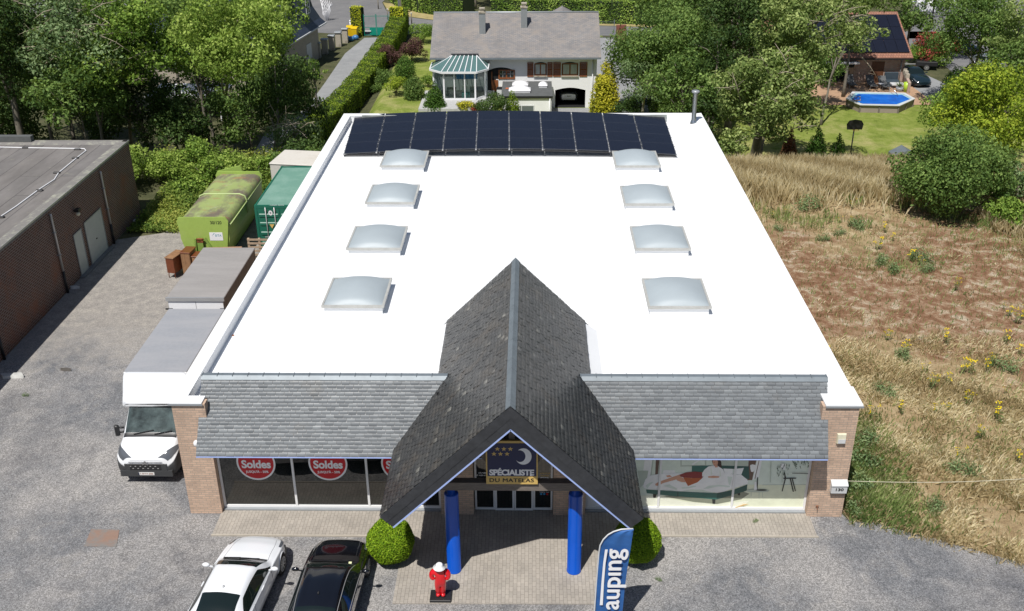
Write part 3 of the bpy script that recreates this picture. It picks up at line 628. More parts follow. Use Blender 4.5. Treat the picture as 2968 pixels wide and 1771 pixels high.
mb = MB()   # porch ceiling boards
for s in (-1, 1):
    o_ = Vector((GX, GY+.06, GZ-.34)); e_ = Vector((GX+s*3.30, GY+.06, GZ-.34-3.30*.986)); mb.prism([tuple(o_), tuple(e_), tuple(e_+Vector((0, 0, .03))), tuple(o_+Vector((0, 0, .03)))], (0, 3.9, 0))
mb.build('porch_ceiling', MT['wood'], shop)
for x in (8.60, 12.11):
    mb = MB(); mb.lathe((x, -2.6, .035), [(.215, 0), (.215, .02), (.203, .03), (.203, 2.76), (.19, 2.79), (.12, 2.795), (.12, 2.95)], 36)
    mb.build('pillar', MT['blue'], shop)
mb = MB(); mb.box(8.15, 12.55, -2.72, -2.48, 2.98, 3.24)
mb.build('porch_beam', MT['wood'], shop)
mb = MB(); mb.bar((GX, -2.62, 3.24), (GX, -2.62, 6.0), .16, .16, up=(0, 1, 0))
for s in (-1, 1): mb.bar((GX+s*.1, -2.6, 3.35), (GX+s*1.35, -2.6, 4.75), .18, .16, up=(0, 1, 0))
mb.build('porch_brace', MT['wood'], shop)
# the wall over the entrance follows the gable
mb = MB()
mb.prism([(8.02, .30, 2.60), (12.56, .30, 2.60), (12.56, .30, gable_z(12.56)-.45), (GX, .30, GZ-.5), (8.02, .30, gable_z(8.02)-.45)], (0, .1, 0)); mb.build('gable_wall', MT['brick'], shop)
# shop windows
def shop_window(x0, x1, divs, z0=.10, z1=2.74, y=.28, gl='glass'):
    w = MB(); ft = .07
    w.box(x0, x1, y-.05, y+.05, z0-.02, z0+.06); w.box(x0, x1, y-.05, y+.05, z1-.06, z1)
    xs_ = [x0]+divs+[x1]
    for i, x in enumerate(xs_):
        a, b = (x, x+ft) if i == 0 else (x-ft, x) if i == len(xs_)-1 else (x-ft/2, x+ft/2)
        w.box(a, b, y-.049, y+.049, z0+.06, z1-.06)
    fr = w.build('shop_window', MT['alu'], shop)
    for i in range(len(xs_)-1):
        p = MB(); p.box(xs_[i]+.02, xs_[i+1]-.02, y-.006, y+.006, z0+.03, z1-.03); p.build('pane', MT[gl], fr)
    s = MB(); s.box(x0, x1, y-.16, y-.052, z0-.062, z0-.022); s.build('sill', MT['grey'], fr)
    return fr
wl = shop_window(1.04, 8.0, [3.38, 5.70]); wr = shop_window(12.58, 19.52, [14.88, 17.20])
MT['poster'] = plain('poster_back', (.40, .45, .40), .3, var=.06, vs=1)
# red sale stickers: round, on the glass
for cx in (2.24, 4.50, 6.78):
    st = MB(); y = .272-.001
    def disc(r, yy, m, zz=1.76):
        st.poly([(cx+r*math.cos(t), yy, zz+r*1.06*math.sin(t)) for t in [2*math.pi*k/48 for k in range(48)]], m)
    disc(.61, .2725, 1); disc(.555, .2715, 0)
    text(st, 'Soldes', (cx-.46, .2705, 1.56), (1, 0, 0), (0, 0, 1), .92, .31, 1, .035, .98)
    text(st, "JUSQU'À - 50%", (cx-.36, .2705, 1.36), (1, 0, 0), (0, 0, 1), .72, .135, 1, .03)
    st.build('sale_sticker', [MT['red'], MT['white']], wl)
# entrance doors
en = MB()
for x0, x1 in ((9.08, 9.72), (10.92, 11.53)):
    for a, b, c, d in ((x0, x0+.06, .06, 2.7), (x1-.06, x1, .06, 2.7)): en.box(a, b, .20, .26, c, d)
    en.box(x0+.06, x1-.06, .201, .259, .06, .14); en.box(x0+.06, x1-.06, .201, .259, 2.56, 2.66)
en.box(9.72, 10.92, .20, .26, 2.25, 2.40); ef = en.build('entrance_frame', MT['alu'], shop)
for x0, x1 in ((9.08, 9.72), (10.92, 11.53)):
    p = MB(); p.box(x0+.03, x1-.03, .224, .234, .1, 2.62); p.build('pane', MT['glass'], ef)
for x0, x1 in ((9.725, 10.315), (10.325, 10.915)):
    d = MB(); d.box(x0, x0+.05, .15, .195, .07, 2.24); d.box(x1-.05, x1, .15, .195, .07, 2.24); d.box(x0+.05, x1-.05, .151, .194, .07, .15); d.box(x0+.05, x1-.05, .151, .194, 2.17, 2.24)
    dr = d.build('sliding_door', MT['alu'], shop); p = MB(); p.box(x0+.03, x1-.03, .168, .178, .1, 2.2); p.build('pane', MT['glass'], dr)
# upper glazing behind the shop sign
en = MB(); 
for x in (9.08, 11.47): en.box(x, x+.06, .20, .27, 2.66, 4.45)
en.box(9.14, 11.47, .201, .269, 4.38, 4.45); uf = en.build('upper_window', MT['alu'], shop)
p = MB(); p.box(9.1, 11.5, .225, .235, 2.66, 4.42); p.build('pane', MT['glass'], uf)
st = MB()
def Wt(body, x0, x1, yb, yt, mi, off=.01):
    a = at((1380+x0/5.496)*2487/2968, (1230+yb/5.496)*2487/2968, y=.218); b = at((1380+x1/5.496)*2487/2968, (1230+yt/5.496)*2487/2968, y=.218); text(st, body, (a.x, .218, a.z), (1, 0, 0), (0, 0, 1), b.x-a.x, b.z-a.z, mi, off)
    return a, b
Wt('OUVERT', 38, 200, 785, 764, 0, .02); Wt('DE 10:00 A 18:30', -8, 215, 822, 800, 0); Wt('MERCREDI', -10, 160, 878, 862, 0); Wt('VENDREDI', 30, 160, 898, 884, 0)
Wt('SHOWROOM', 1020, 1180, 790, 770, 1); Wt('OUVERT', 1030, 1165, 830, 810, 1)
a, b = Wt('=', 1060, 1120, 895, 868, 0); a = a-Vector((.06, 0, .06)); b = b+Vector((.06, 0, .06))
for q0, q1, q2, q3 in ((a.x, b.x, a.z, a.z+.02), (a.x, b.x, b.z-.02, b.z), (a.x, a.x+.02, a.z+.02, b.z-.02), (b.x-.02, b.x, a.z+.02, b.z-.02)): st.box(q0, q1, .214, .22, q2, q3, 0)
st.build('opening_hours_lettering', [MT['white'], MT['gold']], uf)
st = MB(); Wt('Rejoignez - nous', 1008, 1160, 1090, 1070, 0)
for cx_, mi in ((1035, 1), (1085, 1), (1133, 2)):
    q = at((1380+cx_/5.496)*2487/2968, (1230+1110/5.496)*2487/2968, y=.2175); st.poly([(q.x+.035*math.cos(t), .2175, q.z+.035*math.sin(t)) for t in [2*math.pi*k/14 for k in range(14)]], mi)
st.build('window_lettering', [MT['white'], plain('sky_blue_print', (.05, .3, .6)), MT['red']], ef)
# dark showroom behind the glass
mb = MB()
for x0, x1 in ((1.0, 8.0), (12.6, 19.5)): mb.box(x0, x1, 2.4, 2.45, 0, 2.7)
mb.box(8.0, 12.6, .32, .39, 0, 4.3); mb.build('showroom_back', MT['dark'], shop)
# ------------------------------------------------ advert filling the right windows
pst = MB(); PY = [.2735]
pm = {}; plist = []
def pc(name, col):
    if name not in pm: pm[name] = len(plist); plist.append(plain('advert_'+name, tuple(min(.86, c*1.5) for c in col), .32, var=.08, vs=2.5))
    return pm[name]
def zz(x, y):
    p = at((1720+x/3.454)*2487/2968, (1280+y/3.454)*2487/2968, y=.274); return (min(19.49, max(12.61, p.x)), min(2.72, max(.13, p.z)))
def pp(col, pts, raw=False):
    PY[0] -= .00035; q = pts if raw else [zz(*p) for p in pts]
    pst.poly([(a, PY[0], b) for a, b in (q if sum((q[i][0]*q[(i+1) % len(q)][1]-q[(i+1) % len(q)][0]*q[i][1]) for i in range(len(q))) > 0 else q[::-1])], col)
wallc = pc('wall', (.47, .52, .46)); floorc = pc('floor', (.50, .52, .40)); teal = pc('teal', (.028, .10, .085)); teald = pc('teal_shade', (.018, .062, .055)); duv = pc('duvet', (.60, .64, .59)); duvs = pc('duvet_fold', (.44, .49, .45))
skin = pc('skin', (.42, .22, .15)); skirt = pc('skirt', (.16, .018, .018)); skirt2 = pc('skirt_light', (.30, .07, .02)); shirt = pc('blouse', (.66, .68, .62)); shirts = pc('blouse_fold', (.50, .53, .48)); hair = pc('hair', (.035, .015, .010)); dk = pc('dark', (.015, .017, .017)); brn = pc('brown', (.10, .06, .045)); pal = pc('pale', (.66, .68, .60)); grn = pc('plant', (.03, .06, .035)); rugc = pc('rug', (.56, .57, .48)); ora = pc('stripe', (.45, .27, .08)); mid = pc('mid', (.33, .37, .32)); flsh = pc('bed_shade', (.16, .17, .13))
pp(wallc, [(12.60, .12), (19.50, .12), (19.50, 2.73), (12.60, 2.73)], True)
pp(floorc, [(1200, 430), (2180, 430), (2120, 690), (300, 690), (300, 540), (1200, 540)]); pp(rugc, [(420, 545), (640, 540), (900, 600), (1230, 630), (1560, 590), (1480, 690), (300, 690)])
pp(pal, [(12.60, .12), (14.2, .12), (14.0, 1.2), (12.60, 1.35)], True)
pp(mid, [(1690, 430), (2170, 425), (2170, 432), (1690, 436)])
pp(mid, [(870, 100), (1130, 100), (1130, 245), (870, 250)]); pp(wallc, [(885, 100), (1115, 100), (1115, 232), (885, 236)])
pp(pal, [(525, 100), (600, 100), (560, 400), (480, 420)]); pp(mid, [(600, 100), (612, 100), (575, 390), (563, 395)]); pp(mid, [(440, 290), (550, 290), (530, 400), (470, 460)])
pp(brn, [(628, 100), (668, 100), (645, 335), (618, 335)]); pp(pal, [(700, 285), (810, 285), (825, 320), (690, 325)])
pp(pal, [(980, 225), (1080, 165), (1085, 172), (995, 235)])
pp(mid, [(1290, 100), (1580, 100), (1560, 250), (1280, 240)])
pp(brn, [(1560, 100), (1650, 100), (1588, 385), (1540, 385)]); pp(pal, [(1655, 100), (1705, 100), (1655, 355), (1592, 385)]); pp(brn, [(1675, 100), (1681, 100), (1620, 370), (1612, 372)])
pp(duv, [(1568, 235), (1590, 226), (1620, 232), (1630, 255), (1618, 275), (1600, 303), (1578, 300), (1570, 270)])
pp(teal, [(985, 241), (1180, 238), (1180, 330), (985, 330)]); pp(teald, [(1180, 240), (1290, 238), (1555, 246), (1562, 372), (1485, 372), (1180, 330)])
pp(dk, [(1180, 270), (1300, 270), (1330, 330), (1200, 330)])
pp(duv, [(1300, 268), (1400, 272), (1506, 262), (1480, 330), (1400, 322), (1315, 322)]); pp(duvs, [(1395, 272), (1405, 272), (1410, 322), (1395, 322)])
pp(flsh, [(700, 545), (850, 535), (1240, 570), (1500, 500), (1560, 520), (1480, 575), (1235, 622), (1000, 600)])
for q in ([(596, 515), (636, 520), (622, 562), (598, 560)], [(1188, 572), (1222, 572), (1218, 622), (1192, 620)], [(1440, 505), (1470, 500), (1468, 536), (1446, 536)]): pp(dk, q)
pp(teal, [(526, 478), (660, 486), (845, 498), (1235, 515), (1232, 578), (845, 545), (840, 548), (535, 515)]); pp(teald, [(1235, 515), (1400, 482), (1540, 428), (1535, 490), (1400, 530), (1232, 578)])
pp(dk, [(842, 498), (848, 498), (848, 547), (842, 547)])
pp(duv, [(496, 440), (520, 375), (560, 340), (650, 322), (760, 318), (900, 312), (1200, 330), (1340, 320), (1480, 330), (1530, 370), (1548, 395), (1540, 422), (1400, 465), (1300, 500), (1240, 510), (1140, 495), (1090, 478), (980, 474), (880, 494), (760, 482), (680, 482), (560, 476), (508, 462)])
for q in ([(700, 440), (760, 425), (840, 470), (830, 482)], [(1100, 470), (1150, 440), (1260, 430), (1370, 440), (1360, 455), (1250, 446), (1140, 470)], [(880, 455), (940, 450), (1020, 440), (1030, 448), (950, 466), (890, 470)], [(520, 440), (560, 410), (600, 400), (570, 430), (540, 465)], [(1340, 345), (1390, 350), (1370, 430), (1355, 430)]): pp(duvs, q)
pp(skin, [(618, 420), (660, 398), (760, 362), (866, 326), (880, 345), (870, 366), (800, 385), (700, 412), (645, 440), (622, 438)]); pp(skin, [(725, 338), (765, 332), (785, 350), (740, 356)]); pp(skin, [(825, 372), (880, 352), (915, 372), (920, 405), (880, 402), (840, 388)])
pp(skirt, [(860, 328), (930, 305), (1010, 297), (1095, 304), (1108, 345), (1060, 380), (985, 360), (900, 356), (872, 348)]); pp(skirt2, [(900, 356), (1000, 362), (1090, 362), (1040, 405), (946, 442), (925, 405)])
pp(shirt, [(1088, 312), (1110, 278), (1150, 245), (1200, 238), (1250, 245), (1298, 275), (1318, 330), (1326, 362), (1285, 360), (1262, 330), (1180, 342), (1130, 358), (1088, 345)]); pp(shirts, [(1170, 262), (1182, 262), (1190, 330), (1176, 332)]); pp(shirts, [(1262, 285), (1270, 285), (1278, 350), (1266, 345)])
pp(skin, [(1145, 345), (1200, 338), (1262, 345), (1255, 358), (1200, 362), (1150, 358)])
pp(hair, [(1186, 190), (1196, 172), (1225, 164), (1258, 170), (1278, 195), (1284, 256), (1262, 254), (1240, 230), (1192, 215)]); pp(skin, [(1192, 192), (1202, 178), (1228, 176), (1246, 192), (1244, 222), (1232, 244), (1212, 242), (1196, 222)]); pp(skin, [(1214, 238), (1240, 236), (1246, 254), (1216, 256)])
pp(hair, [(1200, 205), (1212, 203), (1212, 207), (1200, 209)]); pp(red_ := pc('lips', (.35, .05, .05)), [(1206, 230), (1218, 230), (1216, 234), (1207, 234)])
ell = lambda cx, cy, a, b: [(cx+a*math.cos(t), cy+b*math.sin(t)) for t in [2*math.pi*k/24 for k in range(24)]]
pp(mid, ell(1642, 489, 115, 16)); pp(dk, ell(1680, 482, 55, 8))
for q in ([(1576, 500), (1580, 500), (1580, 545), (1576, 545)], [(1655, 503), (1659, 503), (1659, 570), (1655, 570)], [(1690, 500), (1694, 500), (1694, 552), (1690, 552)]): pp(mid, q)
pp(dk, [(1638, 355), (1648, 352), (1642, 478), (1630, 478)]); pp(duv, [(1612, 400), (1630, 395), (1636, 478), (1606, 478)])
pp(dk, [(1898, 360), (2030, 358), (2026, 368), (1902, 370)]); pp(dk, [(1904, 298), (1914, 300), (1928, 360), (1914, 362)])
for q in ([(1914, 368), (1926, 368), (1892, 496), (1884, 492)], [(1964, 368), (1976, 368), (2006, 498), (1994, 498)], [(1984, 368), (1994, 368), (2026, 490), (2016, 492)]): pp(dk, q)
pp(mid, [(1772, 190), (1780, 190), (1774, 404), (1765, 404)]); pp(mid, [(1890, 270), (1896, 270), (1890, 404), (1884, 404)])
pp(pal, [(1872, 215), (1922, 215), (1918, 275), (1876, 275)])
rr_ = random.Random(9)
for (x0, x1, y0, y1, n) in ((1835, 1960, 212, 330, 26), (1975, 2050, 180, 270, 14), (2065, 2150, 180, 240, 16)):
    for k in range(n):
        x = rr_.uniform(x0, x1); y = rr_.uniform(y0, y1); w = rr_.uniform(2, 6); l = rr_.uniform(10, 30); dx = rr_.uniform(-8, 8)
        pp(grn, [(x-w, y), (x+w, y), (x+dx+1, y+l), (x+dx-1, y+l)])
pp(dk, [(1985, 305), (2145, 310), (2145, 316), (1985, 311)]); pp(ora, [(1400, 668), (1470, 640), (1556, 618), (1500, 620), (1430, 645), (1385, 665)])
pst.build('advert_film', plist, wr)
# ------------------------------------------------ roof lights
def skylight(x0, x1, y0, y1):
    fz = ZR+.34; m = MB(); m.box(x0+.08, x1-.08, y0+.08, y1-.08, ZR, fz-.06)
    cb = m.build('skylight', MT['mem'], shop)
    m = MB(); b = .075
    for a in ((x0, x1, y0, y0+b), (x0, x1, y1-b, y1)): m.box(a[0], a[1], a[2], a[3], fz-.06, fz+.035)
    for a in ((x0, x0+b), (x1-b, x1)): m.box(a[0], a[1], y0+b, y1-b, fz-.059, fz+.034)
    m.build('frame', MT['frame'], cb)
    n = 20; X0, X1, Y0, Y1 = x0+b-.01, x1-b+.01, y0+b-.01, y1-b+.01; vs = []; fs = []
    for j in range(n+1):
        for i in range(n+1):
            u, v = i/n, j/n; h = (max(0, 4*u*(1-u))**.85)*(max(0, 4*v*(1-v))**.42)
            vs.append((X0+(X1-X0)*u, Y0+(Y1-Y0)*v, fz+.01+.34*h))
    for j in range(n):
        for i in range(n): fs.append((j*(n+1)+i, j*(n+1)+i+1, (j+1)*(n+1)+i+1, (j+1)*(n+1)+i))
    m = MB(); m.add(vs, fs, 0, True); m.build('dome', MT['dome'], cb)
zt = ZR+.37
for row in range(4):
    for (ax, ay, bx, by) in (((780, 742, 932, 744), (838, 602, 977, 605), (884, 490, 1009, 494), (920, 402, 1033, 403))[row], ((1577, 743, 1727, 748), (1546, 603, 1675, 605), (1521, 494, 1634, 497), (1497, 402, 1603, 404))[row]):
        a = at(ax, ay, z=zt); b = at(bx, by, z=zt)
        w = 2.26; skylight((a.x+b.x)/2-w/2, (a.x+b.x)/2+w/2, (a.y+b.y)/2, (a.y+b.y)/2+2.42)
mb = MB()   # flue with cowl
f0 = at(1683, 312, z=ZR); mb.lathe((f0.x, f0.y, ZR), [(.19, 0), (.19, .35), (.15, .45), (.13, .5), (.125, 2.0), (.12, 2.02)], 24, 0); mb.lathe((f0.x, f0.y, ZR+2.02), [(.06, 0), (.21, .03), (.23, .07), (.20, .14), (.05, .16)], 24, 1)
mb.build('flue', [MT['steel'], MT['grey']], shop)
mb = MB(); q = [at(*p, z=ZR+.003) for p in [(1672, 316), (1695, 318), (1712, 345), (1684, 342)]]; mb.poly([tuple(p) for p in q]); mb.build('rust_stain', stained('ochre_stain', (.84, .84, .82), (.55, .38, .12), .6, 2.5, .42, .62), shop)
mb = MB()
for p in [(566, 815), (548, 757), (1963, 846), (1950, 821), (1808, 545)]:
    a = at(*p, z=ZR); mb.cyl((a.x, a.y), .045, ZR, ZR+.02, 10)
mb.build('roof_drain', MT['rust'], shop)

# ------------------------------------------------ solar array: 4 rows of 10, tilted slightly to the front, bowed up in the middle
sol = thing('solar_array', 'black array of forty solar panels across the back of the white flat roof', 'solar panels', (9.8, 27, ZR))
def sp(u, v, dz=0):   # u 0..10 v 0..4
    cu = (u-5)/5
    a = at(835+(862-835)*v/4, 375+(285-375)*v/4, z=ZR+.12+.05*v/4); b = at(1643+(1614-1643)*v/4, 377+(288-377)*v/4, z=ZR+.12+.05*v/4)
    p = a.lerp(b, u/10); p.z += .30*(1-cu*cu)+dz; return p
for r_i in range(4):
    for c_i in range(10):
        m = MB(); e = .012; t0 = .012; 
        P = [sp(c_i+e, r_i+.02, .0), sp(c_i+1-e, r_i+.02, .0), sp(c_i+1-e, r_i+.985, .10), sp(c_i+e, r_i+.985, .10)]
        m.prism([tuple(p) for p in P], (0, 0, .035), 1 if r_i*0 else 1); Q = [p+Vector((0, 0, .0365)) for p in P]; cc = (Q[0]+Q[1]+Q[2]+Q[3])/4
        m.poly([tuple(p+(cc-p).normalized()*.03) for p in Q], 0)
        m.build('solar_panel', [MT['solar'], MT['pframe']], sol)
m = MB()
for c_i in range(11):
    a, b = sp(c_i, 0, -.0), sp(c_i, 4, .0)
    m.bar(a+Vector((0, -.04, 0)), b, .03, .03)
m.build('rail', MT['silver'], sol)
for c_i in range(11):
    m = MB()
    for r_i in range(5):
        for dd in ((.28, .72) if r_i < 4 else ()):
            p = sp(c_i, r_i+dd, .04+.1*dd); m.obox(p+Vector((0, 0, .006)), (.028, 0, 0), (0, .028, 0), (0, 0, .012))
    p = sp(c_i, 0, .02); m.obox(p+Vector((0, -.05, 0)), (.035, 0, 0), (0, .05, 0), (0, 0, .03))
    m.build('clamp', MT['silver'], sol)
m = MB()
for c_i in range(10): m.bar(sp(c_i, 0, -.05)+Vector((0, -.02, 0)), sp(c_i+1, 0, -.05)+Vector((0, -.02, 0)), .06, .07)
m.build('front_edge', MT['black'], sol)

# ------------------------------------------------ shop sign
def sgn(x, y): return at(*( (1380+x/5.496)*2487/2968, (1230+y/5.496)*2487/2968 ), y=-2.76)
a, b = sgn(163, 940), sgn(985, 258); sx0, sx1, sz0, sz1 = a.x, b.x, a.z, b.z
sg = thing('shop_sign', 'navy sign with white crescent moon and gold stars reading SPÉCIALISTE DU MATELAS', 'sign', ((sx0+sx1)/2, -2.76, sz0))
m = MB(); m.box(sx0, sx1, -2.79, -2.73, sz0, sz1); m.build('board', MT['gold'], sg)
fx = lambda t: sx0+(t-163)/(985-163)*(sx1-sx0); fz_ = lambda t: sz0+(940-t)/(940-258)*(sz1-sz0)
m = MB(); m.box(fx(186), fx(962), -2.794, -2.7905, fz_(812), fz_(292)); m.build('navy_panel', MT['navy'], sg)
for (cx, cy) in ((348, 380), (451, 380), (553, 380), (294, 458), (397, 458), (500, 458)):
    m = MB(); pts = []
    for k in range(10):
        rr = (44 if k % 2 == 0 else 18)/822*(sx1-sx0); t = math.pi/2+k*math.pi/5; pts.append((fx(cx)+rr*math.cos(t), -2.796, fz_(cy)+rr*math.sin(t)))
    c_ = (fx(cx), -2.796, fz_(cy)); m.add([c_]+pts, [(0, i+1, (i+1) % 10+1) for i in range(10)]); m.build('star', MT['gold'], sg)
m = MB(); o1 = [(758, 495, 128, t) for t in np.linspace(-2.42, 2.35, 30)]
R1_, cx1, cy1 = 128, 758, 496; cx2, cy2, R2_ = 680, 490, 110
outer = [(cx1+R1_*math.cos(t), cy1+R1_*math.sin(t)) for t in np.linspace(-2.30, 2.66, 32)]
pa, pb = outer[0], outer[-1]; inner = []
t0 = math.atan2(pb[1]-cy2, pb[0]-cx2); t1 = math.atan2(pa[1]-cy2, pa[0]-cx2)
r0_, r1_ = math.hypot(pb[0]-cx2, pb[1]-cy2), math.hypot(pa[0]-cx2, pa[1]-cy2)
for k in range(32):
    s_ = k/31; t = t0+(t1-t0)*s_; rr = r0_+(r1_-r0_)*s_; rr = rr*(1+.0)+(R2_-rr)*math.sin(math.pi*s_); inner.append((cx2+rr*math.cos(t), cy2+rr*math.sin(t)))
vs = [(fx(p[0]), -2.796, fz_(p[1])) for p in outer]+[(fx(p[0]), -2.796, fz_(p[1])) for p in inner[::-1]]
m.add(vs, [(i, i+1, 33+i, 32+i) for i in range(31)]); m.build('crescent_moon', MT['white'], sg)
m = MB(); text(m, 'SPÉCIALISTE', (fx(214), -2.796, fz_(800)), (1, 0, 0), (0, 0, 1), fx(928)-fx(214), fz_(680)-fz_(800), 0, .045, .93); m.build('lettering', MT['white'], sg)
m = MB(); text(m, 'DU MATELAS', (fx(218), -2.792, fz_(906)), (1, 0, 0), (0, 0, 1), fx(922)-fx(218), fz_(846)-fz_(906), 0, 0, 1.06); text(m, 'DU MATELAS', (fx(221), -2.794, fz_(905)), (1, 0, 0), (0, 0, 1), fx(922)-fx(218), fz_(846)-fz_(906), 0, 0, 1.06); text(m, 'DU MATELAS', (fx(215), -2.796, fz_(907)), (1, 0, 0), (0, 0, 1), fx(922)-fx(218), fz_(846)-fz_(906), 0, 0, 1.06); m.build('lettering', MT['ink'], sg)

# ------------------------------------------------ small things on the shop's front
mbx = thing('mailbox', 'grey wall mailbox numbered 130 on the right brick pier', 'mailbox', (20.38, -.08, 1.1))
m = MB(); x0, x1 = 20.12, 20.60; m.prism([(x0, 0, 1.02), (x0, -.15, 1.02), (x0, -.17, 1.33), (x0, 0, 1.42)], (x1-x0, 0, 0)); m.build('box', MT['gwhite'], mbx)
m = MB(); m.prism([(x0-.015, 0, 1.44), (x0-.015, -.19, 1.33), (x0-.015, -.19, 1.30), (x0-.015, 0, 1.41)], (x1-x0+.03, 0, 0)); m.build('lid', MT['gwhite'], mbx)
m = MB(); text(m, '130', (20.25, -.166, 1.12), (1, 0, 0), (0, -.06, 1), .24, .11, 0, .03); m.build('house_number', MT['ink'], mbx)
al = thing('alarm_box', 'cream alarm siren box high on the right brick pier', 'alarm', (20.2, 0, 2.9))
m = MB(); m.loft([[(20.07, -.001, 2.78), (20.35, -.001, 2.78), (20.35, -.001, 3.14), (20.07, -.001, 3.14)], [(20.09, -.10, 2.82), (20.33, -.10, 2.82), (20.33, -.07, 3.12), (20.09, -.07, 3.12)]]); m.build('housing', MT['cream'], al); m = MB(); m.box(20.10, 20.32, -.112, -.102, 2.84, 2.98); m.build('label_plate', MT['gwhite'], al)
lp = thing('wall_lamp', 'small white round lamp beside the slate front on the left pier', 'lamp', (.62, -.08, 2.75)); m = MB(); m.ball((.62, -.10, 2.74), .09, .09, .11, 8); m.build('shade', MT['white'], lp); m = MB(); m.box(.58, .66, -.04, -.001, 2.7, 2.78); m.build('bracket', MT['grey'], lp)
tp = thing('garden_tap', 'small outdoor tap on the foot of the right brick pier', 'tap', (19.8, -.03, .3)); m = MB(); m.tube([(19.8, 0, .42), (19.8, -.08, .42), (19.8, -.10, .34)], .012, 8); m.build('spout', MT['rust'], tp); m = MB(); m.box(19.75, 19.85, -.06, -.04, .45, .47); m.build('handle', MT['rust'], tp)
rp = MB(); a = Vector((20.6, -.05, 1.42)); b = at(2520, 1161, y=-.6); pts = [a.lerp(b, k/12)+Vector((0, 0, -.10*math.sin(math.pi*k/12))) for k in range(13)]; rp.tube(pts, .009, 5); tag(rp.build('rope', plain('pale_rope', (.6, .56, .42))), 'thin pale rope stretched from the mailbox out over the dry grass', 'rope')
# ------------------------------------------------------------------ brick warehouse on the left
wh = thing('brick_warehouse', 'dark brick flat-roofed warehouse along the alley on the left', 'warehouse', (-16, 15, 0))
WX, WY = -10.72, 26.3
mb = MB(); mb.box(-26, WX, -6, WY, -.3, 4.02); mb.build('wall', MT['dbrick'], wh)
mb = MB(); mb.box(-26, WX+.02, -6, WY+.02, 4.021, 4.12); mb.build('flat_roof', MT['felt'], wh)
mb = MB(); mb.prism([(WX-.55, -6, 4.121), (WX-.25, -6, 4.20), (WX+.03, -6, 4.20), (WX+.03, -6, 4.121)], (0, WY+6, 0)); mb.prism([(-26, WY-.55, 4.1205), (-26, WY-.25, 4.2), (-26, WY+.03, 4.2), (-26, WY+.03, 4.1205)], (26+WX, 0, 0)); mb.build('roof_edge', stained('mossy_felt', (.20, .19, .18), (.33, .33, .27), .9, 2.5, .5, .65), wh)
mb = MB(); mb.box(-26, -15.8, WY-.3, WY+.05, 4.202, 4.50); mb.build('raised_edge', MT['lead'], wh)
mb = MB(); mb.box(WX+.031, WX+.05, -6, WY+.04, 4.13, 4.215); mb.build('edge_trim', MT['silver'], wh)
for (y0, y1, z1, pan) in ((18.0, 18.85, 2.10, False), (19.3, 21.35, 2.20, True)):
    m = MB(); m.box(WX, WX+.025, y0, y1, .05, z1); dr = m.build('garage_door' if pan else 'door', plain('pale_door_%d' % pan, (.50, .53, .50), .5, var=.06), wh)
    m = MB(); m.box(WX+.026, WX+.05, y0-.04, y0-.001, .05, z1+.05); m.box(WX+.026, WX+.05, y1+.001, y1+.04, .05, z1+.05); m.box(WX+.026, WX+.05, y0, y1, z1, z1+.05); m.build('door_frame', MT['grey'], dr)
    if pan:
        m = MB()
        for k in range(1, 14): m.box(WX+.0255, WX+.031, y0+k*.146, y0+k*.146+.012, .08, z1-.05)
        m.box(WX+.03, WX+.06, 20.25, 20.35, 1.0, 1.05, 1); m.build('door_ribs', [MT['gwhite'], MT['black']], dr)
mb = MB(); mb.box(WX, WX+.25, 17.8, 21.6, 0, .06); mb.build('door_step', plain('step_concrete', (.2, .2, .2), .9), wh)
for y in (22.05, 16.2, 9.9):
    m = MB(); m.tube([(WX+.07, y, 3.9), (WX+.09, y, 3.82), (WX+.09, y, 1.1)], .052, 10); dp = m.build('downpipe', MT['silver'], wh)
    m = MB(); m.tube([(WX+.09, y, 1.1), (WX+.09, y, 0)], .06, 10); m.build('pipe_foot', MT['black'], dp)
    m = MB()
    for z in (3.0, 1.9): m.box(WX, WX+.16, y-.07, y+.07, z, z+.03)
    m.build('bracket', MT['grey'], dp)
sp_ = thing('security_light', 'dark floodlight bracket high on the warehouse wall between two downpipes', 'light', (WX, 18.6, 3.0)); m = MB(); m.bar((WX, 18.6, 3.1), (WX+.25, 18.6, 3.15), .05, .05); m.box(WX+.1, WX+.3, 18.45, 18.75, 3.12, 3.24); m.build('lamp_arm', MT['black'], sp_); m = MB(); m.ball((WX+.18, 18.6, 2.98), .1, .1, .1, 8); m.build('lamp_head', MT['cream'], sp_)
cb = MB(); P = [(-26, 24.9), (-17.6, 24.7), (-12.6, 24.5), (-12.1, 24.0), (-12.6, 22.0), (-12.7, 20), (-13.6, 17.6), (-13.9, 15.5), (-14.2, 13.8), (-14.9, 12), (-15.2, 9)]
P = []
for p in [(-60, 356), (70, 359), (205, 361), (209, 366), (188, 382), (142, 420), (132, 436), (92, 462), (84, 468), (38, 502), (0, 527), (-50, 560)]:
    q = at(*p, z=4.15); P.append((q.x, q.y, 4.15))
cb.tube(P, .028, 6); tag(cb.build('white_cable', MT['white']), 'white lightning cable looping over the grey warehouse roof', 'cable')
for i, p in enumerate([(62, 359), (188, 363), (183, 384), (138, 420), (96, 463), (2, 528)]):
    q = at(*p, z=4.14); m = MB(); m.bbox(q.x-.17, q.x+.17, q.y-.07, q.y+.07, 4.125, 4.19, .02); tag(m.build('cable_block', MT['black']), 'small dark concrete block holding the white cable on the warehouse roof', 'block', 'cable blocks on the warehouse roof')

